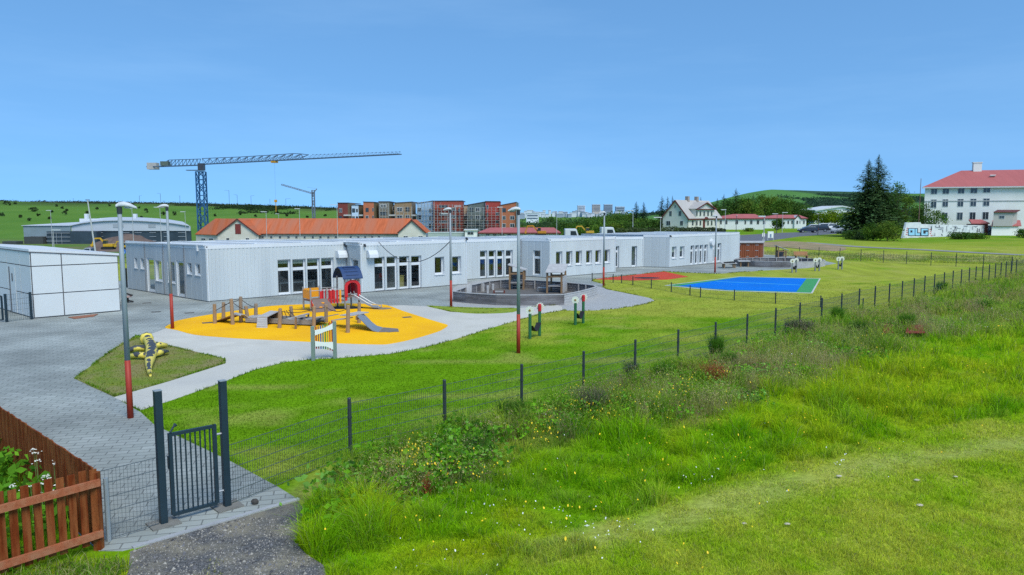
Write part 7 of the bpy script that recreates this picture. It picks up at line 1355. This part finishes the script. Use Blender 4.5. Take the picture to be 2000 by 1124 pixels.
# ------------------------------------------------------------------ grass, weeds and flowers of the meadow
def tussocks(x, y, s, seed):                     # nearest point of a jittered grid: distance, direction and two random numbers per tussock
    gx_, gy_ = np.floor(x / s), np.floor(y / s); bd = np.full(x.shape, 9e9); bx = np.zeros(x.shape); by = np.zeros(x.shape); r1 = np.zeros(x.shape); r2 = np.zeros(x.shape)
    hsh = lambda a, b, k: np.modf(np.abs(np.sin(a * 127.1 + b * 311.7 + k * 74.7 + seed) * 43758.5453))[0]
    for i in (-1, 0, 1):
        for j in (-1, 0, 1):
            a, b = gx_ + i, gy_ + j; cx, cy = (a + hsh(a, b, 1)) * s, (b + hsh(a, b, 2)) * s; d = np.hypot(x - cx, y - cy); m = d < bd
            bd = np.where(m, d, bd); bx = np.where(m, cx, bx); by = np.where(m, cy, by); r1 = np.where(m, hsh(a, b, 3), r1); r2 = np.where(m, hsh(a, b, 4), r2)
    return bd / s, np.arctan2(y - by, x - bx), r1, r2
def blades(P, h, wd, lean, cols, g, tipc=1.25, az=None):
    n = len(P); az = g.uniform(0, 6.283, n) if az is None else az; d = np.stack([np.cos(az), np.sin(az), 0 * az], 1); s = np.stack([-np.sin(az), np.cos(az), 0 * az], 1) ; ta = g.uniform(0, 6.283, n); s = np.stack([np.cos(ta), np.sin(ta), 0 * ta], 1); h_ = h[:, None]; w_ = wd[:, None]; l_ = lean[:, None]; up = np.array([[0, 0, 1.0]])
    m = P + up * h_ * .55 + d * l_ * h_ * .30; t = P + up * h_ * (1 - .35 * l_) + d * l_ * h_ * 1.0
    V = np.stack([P - s * w_ * .5, P + s * w_ * .5, m - s * w_ * .42, m + s * w_ * .42, t], 1).reshape(-1, 3)
    i = (np.arange(n) * 5)[:, None]; T = np.concatenate([i + np.array([[0, 1, 3]]), i + np.array([[0, 3, 2]]), i + np.array([[2, 3, 4]])], 1).reshape(-1, 3)
    C = np.repeat(cols, 5, 0).reshape(n, 5, 3); C = C * np.array([.9, .9, 1.0, 1.0, tipc])[None, :, None]; return V, T, C.reshape(-1, 3)
HARD = [paved, path, asph, [tuple(p[:2]) for p in gravel]]
def screen_pts(n, u0, u1, v0, v1, seed):
    g = np.random.default_rng(seed); u = g.uniform(u0, u1, n); v = g.uniform(v0, v1, n); b = 562.0 - v; dy = FPX * CP + b * SP; dz = -FPX * SP + b * CP; t = -CAMH / dz; return (u - 1000) * t, dy * t, g
def soft(x, y): 
    k = np.ones(x.shape, bool)
    for p in HARD: k &= ~inpoly(x, y, p)
    return k
x, y, g = screen_pts(740000, -60, 2520, 500, 1240, 41); o = outside(x, y); edge = (fbm(x * 2.2, y * 2.2, 61) - .5) * .5
keep = (o > .02) & (y < 62) & (x > -3.2) & ~inpoly(x, y, asph) & ~inpoly(x, y, paved); x, y, o = x[keep], y[keep], o[keep]; n = len(x)
mow = inpoly(x + (fbm(x, y, 71) - .5) * 1.2, y + (fbm(x, y, 72) - .5) * 1.2, MOWED).astype(float); wd_ = weedy(x, y); trl = sstep(.8, .2, segdist(x, y, TRAIL)); cl = fbm(x * 1.1, y * 1.1, 73); cl2 = fbm(x * 3.2, y * 3.2, 74)
tallf = sstep(.42, .62, cl * .6 + cl2 * .4)
h = (.10 + .26 * tallf) * (1 - mow) + (.055 + .075 * cl2) * mow; h = h * (1 - wd_) + (.22 + .46 * tallf * cl2 * 1.6) * wd_; h = h * (1 - .45 * trl); h *= g.uniform(.5, 1.25, n) * sstep(-.1, .6, o + .45)
td, taz, t1, t2 = tussocks(x, y, .62, 3.1); sd_s = tussocks(x, y, 1.7, 8.4); rougher = (1 - mow) * (1 - .7 * trl); tall_ = np.where(sd_s[2] > .62, 1.35, .85) * (.55 + 1.0 * t1) * (1.25 - .95 * np.clip(td, 0, 1)); h = h * (1 - rougher) + h * 1.2 * tall_ * rougher
h = np.clip(h, .03, .75)
c = gcol(x, y) * g.uniform(1.0, 2.4, (n, 1)) * np.array([1.05, 1.0, .7]); c = mixc(c, np.array((.42, .62, .012)), (g.uniform(0, 1, n) < .22) * .6 * (1 - wd_)); c = mixc(c, (.40, .34, .17), (g.uniform(0, 1, n) < (.06 + .22 * wd_ * sstep(.35, .6, cl) + .12 * trl)) * .75); c = mixc(c, (.06, .16, .012), (g.uniform(0, 1, n) < .22 * sstep(.5, .35, cl2) * (1 - mow)) * .7)
tc_ = np.array([(.09, .24, .012), (.14, .34, .012), (.30, .46, .02), (.20, .42, .012), (.26, .30, .06), (.07, .19, .012)])[np.clip((t2 * 6).astype(int), 0, 5)] * g.uniform(.75, 1.5, (n, 1)); c = mixc(c, tc_, (.28 + .34 * wd_) * rougher * (.5 + .5 * (sd_s[3] > .35)))
straw = (sd_s[2] < .22) & (wd_ > .4) & (y > 17); c = mixc(c, np.array((.46, .36, .17)) , (straw & (g.uniform(0, 1, n) < .65)) * .75)
az_ = np.where(g.uniform(0, 1, n) < .65 * rougher, taz + g.normal(size=n) * .7, g.uniform(0, 6.283, n))
P = np.stack([x, y, height(x, y) - .01], 1); V, T, C = blades(P, h, np.maximum(.006, y * .00062) * g.uniform(.7, 1.5, n), g.uniform(.2, 1.0, n), c, g, az=az_)
np_mesh('meadow_grass', V, T, GRASSM, C, kind='stuff', label='long mixed meadow grass beyond the fence', cat='grass'); print('blades', n)
# lawn inside
x, y, g = screen_pts(300000, -60, 2050, 520, 1000, 42); keep = (outside(x, y) < .0) & (y < 50) & (x > -9) & soft(x, y) & ~inpoly(x, y, court_poly) & ~inpoly(x, y, red); x, y = x[keep], y[keep]; n = len(x)
c = gcol(x, y) * g.uniform(.7, 1.35, (n, 1)); V, T, C = blades(np.stack([x, y, 0 * x - .004], 1), g.uniform(.02, .05, n) * (.7 + .9 * fbm(x * 2, y * 2, 5)), np.maximum(.006, y * .0006), g.uniform(.2, .9, n), c, g); np_mesh('lawn_grass', V, T, GRASSM, C, kind='stuff', label='short lawn grass inside the fence', cat='grass')
g = np.random.default_rng(43); x = g.uniform(-14, -6, 26000); y = g.uniform(16, 30, 26000); keep = inpoly(x, y, tri); x, y = x[keep], y[keep]; n = len(x); dr = sstep(.4, .62, fbm(x * .9, y * .9, 90)); c = mixc(np.broadcast_to((.17, .27, .015), (n, 3)), (.32, .28, .09), dr) * g.uniform(.65, 1.35, (n, 1))
V, T, C = blades(np.stack([x, y, 0 * x + .016], 1), g.uniform(.02, .055, n), g.uniform(.008, .016, n), g.uniform(.2, .9, n), c, g); np_mesh('patch_grass', V, T, GRASSM, C, kind='stuff', label='patchy dry grass round the crocodile sculpture', cat='grass')
# seed heads, broad leaves and flowers
def weedpts(n, seed, lim=.35, ymax=60, v0=505, v1=1050):
    x, y, g = screen_pts(n * 12, 480, 2150, v0, v1, seed); w_ = weedy(x, y); k = (outside(x, y) > .1) & (y < ymax) & (w_ > lim) & (x > -3); x, y = x[k][:n], y[k][:n]; return x, y, g
x, y, g = weedpts(330, 51); kk = (y > 17) | (g.uniform(0, 1, len(x)) < .35); x, y = x[kk], y[kk]; k = np.repeat(np.arange(len(x)), 80); n = len(k); r_ = g.uniform(.12, .42, len(x))[k] * np.sqrt(1 + y[k] * .04); px = x[k] + g.normal(size=n) * r_; py = y[k] + g.normal(size=n) * r_; hh = g.uniform(.30, .74, len(x))[k] * g.uniform(.6, 1.15, n)
pal = np.array([(.42, .31, .16), (.58, .47, .20), (.34, .24, .13), (.46, .48, .14), (.32, .50, .03), (.44, .58, .07), (.30, .46, .03)]); ci = g.integers(0, len(pal), len(x)); ci = np.where((y > 20) & (g.uniform(0, 1, len(x)) < .55), g.integers(0, 4, len(x)), ci); pc = pal[ci][k] * g.uniform(.7, 1.3, (n, 1))
V, T, C = blades(np.stack([px, py, height(px, py)], 1), hh, np.maximum(.0035, py * .00026), g.uniform(.1, .6, n), pc, g, 1.1)
tp = V.reshape(n, 5, 3)[:, 4]; V2, F2, C2c = leafquads(np.repeat(tp, 2, 0) + g.normal(size=(2 * n, 3)) * .02, np.maximum(.03, np.repeat(py, 2) * .0012), np.repeat(pc * 1.15, 2, 0), g); T2 = np.concatenate([F2[:, [0, 1, 2]], F2[:, [0, 2, 3]]]) + len(V)
np_mesh('seeding_grass', np.concatenate([V, V2]), np.concatenate([T, T2]), GRASSM, np.concatenate([C, C2c]), kind='stuff', label='hazy brown seeding grasses along the fence', cat='grass')
bc = [G(u, v) for u, v in ((800, 920), (840, 935), (770, 940), (870, 890), (910, 875), (760, 905), (720, 930), (690, 960), (850, 905), (935, 895), (900, 915), (960, 860), (1010, 815), (1040, 800), (1290, 722), (1310, 745), (620, 1010), (650, 985), (700, 1000), (790, 970), (600, 1030), (745, 965), (880, 945))]
x, y, g = weedpts(90, 52, .5, 40); cx = np.concatenate([[p.x for p in bc], x]); cy = np.concatenate([[p.y for p in bc], y]); k = np.repeat(np.arange(len(cx)), 110); n = len(k); r_ = np.where(k < len(bc), .36, .26); px = cx[k] + g.normal(size=n) * r_; py = cy[k] + g.normal(size=n) * r_; keep = ~inpoly(px, py, asph) & ~inpoly(px, py, paved) & (outside(px, py) > .05); k, px, py = k[keep], px[keep], py[keep]; n = len(k)
pz = height(px, py) + g.uniform(.03, .42, n) * (.45 + .9 * fbm(px * 1.6, py * 1.6, 15)); gcl = np.array([(.14, .36, .015), (.20, .46, .02), (.11, .28, .02), (.22, .46, .07)])[g.integers(0, 4, len(cx))][k] * g.uniform(.65, 1.4, (n, 1)); V, F, C = leafquads(np.stack([px, py, pz], 1), np.where(k < len(bc), g.uniform(.07, .19, n), g.uniform(.05, .12, n)), gcl, g, flat=.5, asp=.66); np_mesh('broad_leaves', V, F, LEAF, C, kind='stuff', label='broad leaved dock and coltsfoot among the grass', cat='weeds')
def flowers(name, spots, col, size, seed, lab, hgt=(.2, .45)):
    g = np.random.default_rng(seed); P = []
    for u, v, su, sv, m in spots:
        for _ in range(int(m * .62 + .5)): P.append(tuple(G(u + g.normal() * su, v + g.normal() * sv))[:2])
    P = np.array(P); keep = (outside(P[:, 0], P[:, 1]) > .05) & ~inpoly(P[:, 0], P[:, 1], asph) & ~inpoly(P[:, 0], P[:, 1], paved); P = P[keep]; n = len(P); z = height(P[:, 0], P[:, 1]) + g.uniform(hgt[0], hgt[1], n); s = np.maximum(size, P[:, 1] * .0011) * g.uniform(.7, 1.25, n)
    a = g.uniform(0, 6.283, n); nt_ = 6; ang = a[:, None] + np.arange(nt_)[None] * 2 * math.pi / nt_; tl_ = g.normal(size=(n, 2)) * .5; X = np.cos(ang) * s[:, None] * .5; Y = np.sin(ang) * s[:, None] * .5; V = np.stack([P[:, 0][:, None] + X, P[:, 1][:, None] + Y, z[:, None] + X * tl_[:, :1] + Y * (tl_[:, 1:] + .55)], 2).reshape(-1, 3); np_mesh(name, V, np.arange(n * nt_).reshape(n, nt_), M(name + '_petal', col, .6, .1, 3), kind='stuff', label=lab, cat='flowers')
flowers('yellow_flowers', [(810, 912, 22, 10, 110), (850, 930, 40, 14, 40), (830, 950, 40, 6, 40), (1190, 812, 60, 14, 150), (1240, 800, 40, 8, 70), (1070, 860, 14, 22, 70), (1130, 785, 14, 8, 24), (1395, 752, 30, 6, 50), (1350, 765, 14, 8, 30), (1320, 790, 20, 8, 24), (850, 955, 40, 12, 40), (945, 935, 40, 14, 22), (1690, 680, 16, 10, 24), (1950, 660, 10, 6, 20), (1550, 730, 40, 20, 22), (1300, 850, 200, 40, 60), (1500, 800, 180, 60, 50), (1100, 1000, 150, 60, 34), (1300, 1040, 150, 50, 26), (900, 1060, 150, 40, 24), (1600, 850, 200, 60, 30), (1750, 720, 120, 40, 40)], (.85, .58, .01), .026, 61, 'yellow buttercups scattered through the meadow')
flowers('white_flowers', [(1170, 1070, 26, 28, 34), (1090, 1032, 20, 10, 18), (1370, 952, 20, 8, 26), (1640, 925, 14, 4, 16), (960, 1010, 40, 12, 22), (1180, 775, 16, 6, 16), (1220, 790, 30, 10, 12), (1900, 645, 20, 8, 30), (1960, 620, 12, 8, 22), (1570, 700, 50, 16, 16), (1300, 900, 250, 60, 40), (1500, 1000, 250, 60, 26), (900, 1080, 120, 30, 26), (765, 988, 2, 2, 3)], (.76, .77, .72), .018, 62, 'small white clover and daisy heads in the meadow', (.06, .3))
# single plants that stand out
def tuft(u, v, H, R, cols, n, seed, lab, name='grass_tuft', cat='plant', leafy=0, lean=(.05, .45)):
    p = G(u, v); p.z = hz(p.x, p.y); g = np.random.default_rng(seed); t = thing(name, p, lab, cat); r = np.sqrt(g.uniform(0, 1, n)) * R * .6; a = g.uniform(0, 6.283, n); P = np.stack([p.x + r * np.cos(a), p.y + r * np.sin(a), 0 * r + p.z], 1); c = np.array(cols)[g.integers(0, len(cols), n)] * g.uniform(.65, 1.35, (n, 1))
    V, T, C = blades(P, H * g.uniform(.55, 1.1, n), np.full(n, max(.007, p.y * .0005)), g.uniform(*lean, n), c, g, 1.1); np_mesh('stems', V, T, GRASSM, C, parent=t)
    if leafy:
        m = leafy; th = g.uniform(0, 6.283, m); ph = np.arccos(g.uniform(-.1, 1, m)); rr = g.uniform(.55, 1.05, m); P = np.stack([p.x + R * rr * np.sin(ph) * np.cos(th), p.y + R * rr * np.sin(ph) * np.sin(th), p.z + .08 + H * rr * np.cos(ph) * .95], 1); P[:, 2] = np.maximum(P[:, 2], p.z + .03); c = np.array(cols)[g.integers(0, len(cols), m)] * g.uniform(.65, 1.35, (m, 1)); V, F, C = leafquads(P, np.full(m, max(.045, p.y * .0022)), c, g); np_mesh('foliage', V, F, LEAF, C, parent=t)
DK = [(.42, .12, .05), (.33, .09, .04), (.48, .17, .06)]; GN = [(.11, .27, .02), (.15, .32, .03), (.09, .20, .02)]; BG = [(.25, .20, .14), (.18, .16, .10), (.31, .25, .18)]; DG = [(.06, .14, .018), (.085, .18, .025)]
tuft(1392, 752, .62, .55, DK, 500, 1, 'rust red dock in seed, a rounded clump beyond the fence', 'dock_plant', leafy=900); tuft(835, 968, .36, .12, DK, 90, 2, 'small rust red dock spike near the broad leaves', 'dock_plant', leafy=60)
tuft(1152, 806, .68, .62, BG + DG, 1500, 3, 'large grey brown seeding grass clump, darkest beside the fence', leafy=500); tuft(1232, 738, .55, .34, BG + GN, 700, 4, 'grey green grass clump by the fifth fence post from the gate', leafy=160)
tuft(1398, 700, .85, .34, GN, 900, 5, 'tall upright green tuft hiding a fence post above the red dock'); tuft(1423, 722, .66, .34, GN, 900, 6, 'dense upright green tuft right of the red dock'); tuft(1296, 745, .60, .42, GN, 900, 7, 'leafy green clump left of the red dock', leafy=200)
tuft(1635, 632, .85, .36, GN, 600, 8, 'tall green tuft leaning on the fence below the blue court'); tuft(1675, 655, .7, .6, DG, 700, 9, 'dark green weed clump left of the dark red mats'); tuft(1560, 655, .7, .9, BG + DG, 1100, 10, 'wide brown green weed mound at the fence', leafy=300); tuft(1838, 570, .7, .5, GN, 500, 11, 'bright green weed clump near the far part of the fence'); tuft(1770, 645, .75, .5, GN, 600, 12, 'green weed clump between the two dark red mats'); tuft(1930, 610, .6, .8, GN, 700, 13, 'wide green weed clump with pale flowers at the right edge', leafy=200); tuft(1000, 820, .55, .55, GN + DG, 900, 14, 'leafy dark clump by the third fence post from the gate', leafy=300); tuft(925, 900, .50, .55, DG, 800, 15, 'very dark broad leaved clump in the middle of the weeds', leafy=420)
RMAT = M('dark_red_mat', (.24, .055, .045), .95, .4, 5, .4, spec=.05)
for u0, u1, v0, v1, lab in ((1724, 1746, 643, 659, 'dark red mat lying among the weeds, left of two'), (1768, 1806, 649, 661, 'dark red mat lying among the weeds, right of two')):
    q = [G(u0, v1), G(u1, v1), G(u1 - 4, v0), G(u0 + 2, v0)]; z_ = max(hz(p.x, p.y) for p in q) + .20; b = MB(); b.slab([Vector((p.x, p.y, z_ - (.07 if k < 2 else 0))) for k, p in enumerate(q)], (0, 0, -.03)); setp(b.build('red_mat', RMAT), lab, 'mat')
STN = M('pale_stone', (.50, .45, .33), .9, .2, 6, .4)
for i, (u, v, s) in enumerate([(1790, 948, .10), (1796, 992, .11), (1537, 1040, .09), (1638, 945, .10), (1866, 941, .07), (1453, 1032, .08)]):
    p = G(u, v); b = MB(); b.ball((p.x, p.y, hz(p.x, p.y) + .045), s * .36, 1.5, .9, .5, 9, 6); setp(b.build('field_stone', STN), 'small pale stone lying in the mown grass', 'stone', 'stones in the mown grass')
p = G(622, 1058); b = MB(); b.slab([p + Vector((-.07, -.03, .05)), p + Vector((.06, -.05, .07)), p + Vector((.08, .04, .09)), p + Vector((-.04, .05, .06))], (0, 0, .02)); setp(b.build('litter_scrap', M('peach_paper', (.66, .42, .27), .8, .1, 4)), 'peach coloured scrap of litter at the cinder path edge', 'litter')
p = G(498, 986); b = MB(); b.ball((p.x, p.y, .05), .06, 1.1, .8, .9, 8, 5); setp(b.build('path_stone', M('dark_stone', (.06, .055, .05), .9, .2, 6)), 'dark stone on the paving just outside the mesh fence', 'stone')
# weeds in the fenced bed and at the picket fence
g = np.random.default_rng(91); n = 5200; x = g.uniform(-12.5, -6.6, n); y = g.uniform(8.0, 15.5, n); bed = [(co.x + n1.x * .15, co.y + .12), tuple(bk0 + e2 * 11 - n2 * .15)[:2], (-17, 14.5), tuple(co + e1 * 3.4 + n1 * .15)[:2]]; k = inpoly(x, y, bed); x, y = x[k], y[k]; n = len(x)
P = np.stack([x, y, g.uniform(.05, .62, n) * (.5 + fbm(x * 1.2, y * 1.2, 4))], 1); c = np.array([(.13, .34, .02), (.18, .42, .025), (.10, .26, .02)])[g.integers(0, 3, n)] * g.uniform(.65, 1.35, (n, 1)); V, F, C = leafquads(P, g.uniform(.10, .24, n), c, g, flat=.5, asp=.6); np_mesh('bed_weeds', V, F, LEAF, C, kind='stuff', label='lush leafy weeds filling the fenced bed', cat='weeds')
g = np.random.default_rng(92); xg = g.uniform(-13, -6.6, 14000); yg = g.uniform(8, 15.5, 14000); k = inpoly(xg, yg, bed); xg, yg = xg[k], yg[k]; n = len(xg); V, T, C = blades(np.stack([xg, yg, 0 * xg], 1), g.uniform(.15, .55, n), g.uniform(.006, .014, n), g.uniform(.1, .6, n), np.array([(.16, .36, .015)]) * g.uniform(.6, 1.4, (n, 1)), g); np_mesh('bed_grass', V, T, GRASSM, C, kind='stuff', label='grass between the leafy weeds in the fenced bed', cat='grass')
WUM = M('umbel_white', (.74, .74, .66), .7, .08, 4); b = MB(); st = MB()
for u, v, hgt in ((45, 955, .72), (60, 950, .78), (80, 945, .80), (95, 935, .78), (110, 950, .70), (70, 885, .95), (66, 878, 1.0), (105, 905, .9), (120, 890, .95), (92, 930, .82), (130, 930, .7), (125, 945, .66), (30, 948, .6), (78, 965, .6), (102, 960, .62), (72, 900, .9)):
    q = G(u, v, hgt); st.tube([(q.x, q.y + .02, 0), tuple(q)], [.008, .005], 5)
    for _ in range(9): o_ = g.normal(size=2) * .035; b.ball((q.x + o_[0], q.y + o_[1], q.z + g.normal() * .008), .012, 1.2, 1.2, .5, 6, 4)
setp(b.build('white_umbels', WUM), 'white cow parsley heads above the leafy bed', 'flowers', kind='stuff'); setp(st.build('umbel_stems', M('stem_green', (.14, .20, .05), .8, .1, 4)), 'thin stems of the white cow parsley', 'stems', kind='stuff')
g = np.random.default_rng(93); x = np.concatenate([g.uniform(-8.6, -5.2, 14000), g.uniform(-7, -3.0, 7000)]); y = np.concatenate([g.uniform(7.0, 9.6, 14000), g.uniform(6.2, 9.8, 7000)]); k = ~inpoly(x, y, paved) & (~inpoly(x, y, asph) | (fbm(x * 1.6, y * 1.6, 31) > .60)) & ((y - co.y) < (x - co.x) * (e1.y / e1.x) - .03); x, y = x[k], y[k]; n = len(x); cl = fbm(x * 1.5, y * 1.5, 12); onp = inpoly(x, y, asph); c = mixc(np.broadcast_to((.18, .36, .02), (n, 3)), (.46, .40, .19), ((g.uniform(0, 1, n) < .35) | onp) * .8) * g.uniform(.6, 1.4, (n, 1))
V, T, C = blades(np.stack([x, y, 0 * x], 1), np.where(onp, g.uniform(.02, .07, n), g.uniform(.05, .30, n) * (.4 + cl)), g.uniform(.006, .013, n), g.uniform(.3, 1.1, n), c, g); np_mesh('verge_grass', V, T, GRASSM, C, kind='stuff', label='rough grass in front of the picket fence and gate', cat='grass')

g = np.random.default_rng(95); x = g.uniform(-7, -2.2, 16000); y = g.uniform(6.5, 11.2, 16000); k = inpoly(x, y, asph); x, y = x[k], y[k]; n = len(x); s_ = g.uniform(.006, .02, n) * np.where(g.uniform(0, 1, n) < .06, 2.0, 1); a = g.uniform(0, 6.283, n)
V = np.stack([np.stack([x + s_ * np.cos(a + k * 2.094), y + s_ * np.sin(a + k * 2.094), 0 * x + .004], 1) for k in range(3)] + [np.stack([x, y, .008 + s_ * .9], 1)], 1).reshape(-1, 3); i = (np.arange(n) * 4)[:, None]; T = np.concatenate([i + np.array([[0, 1, 3]]), i + np.array([[1, 2, 3]]), i + np.array([[2, 0, 3]])], 1).reshape(-1, 3)
c = np.array([(.16, .16, .17), (.26, .25, .24), (.09, .09, .095), (.34, .32, .28)])[g.integers(0, 4, n)] * g.uniform(.7, 1.3, (n, 1)); np_mesh('loose_stones', V, T, M('stone_chips', (.2, .2, .2), .95, .15, 6, attr='Col', spec=.1), np.repeat(c, 4, 0), kind='stuff', label='loose dark stone chips on the cinder path', cat='gravel')

# longer tufts where the lawn meets paths and edgings, and rough grass by the far fence
g = np.random.default_rng(96); ex = []; ey = []
for poly in (path, [tuple(p[:2]) for p in gravel], tri, paved[1:28]):
    q = list(poly) + ([poly[0]] if poly is tri or poly is path else [])
    for a, c in zip(q[:-1], q[1:]):
        L = math.hypot(c[0] - a[0], c[1] - a[1]); m = int(L * 90); t = g.uniform(0, 1, m); ex.append(a[0] + (c[0] - a[0]) * t); ey.append(a[1] + (c[1] - a[1]) * t)
ex = np.concatenate(ex) + g.normal(size=sum(map(len, ex))) * .05; ey = np.concatenate(ey) + g.normal(size=sum(map(len, ey))) * .05; on_grass = (soft(ex, ey) & (outside(ex, ey) < 0)) | inpoly(ex, ey, tri); k = on_grass & (fbm(ex * 1.3, ey * 1.3, 97) > .38) & (ey < 62); ex, ey = ex[k], ey[k]; n = len(ex)
V, T, C = blades(np.stack([ex, ey, 0 * ex + .004], 1), g.uniform(.03, .12, n), np.maximum(.008, ey * .0007), g.uniform(.3, 1.1, n), gcol(ex, ey) * g.uniform(.55, 1.3, (n, 1)), g); np_mesh('edge_grass', V, T, GRASSM, C, kind='stuff', label='untrimmed grass along the path and court edges', cat='grass')
x, y, g = screen_pts(160000, 1440, 2080, 486, 540, 98); bd = y - (78 - (x - 30) * .6); k = (bd > -.5) & (bd < 15 + 3 * fbm(x * .3, y * .3, 3)) & (x > 28) & soft(x, y); x, y = x[k], y[k]; n = len(x); c = gcol(x, y) * g.uniform(1.1, 2.6, (n, 1)); V, T, C = blades(np.stack([x, y, 0 * x], 1), g.uniform(.06, .42, n) * sstep(.30, .75, fbm(x * .5, y * .5, 7)) + .05, np.maximum(.01, y * .0005), g.uniform(.2, .8, n), c, g); np_mesh('rough_grass', V, T, GRASSM, C, kind='stuff', label='rough olive grass behind the far wire fence', cat='grass')
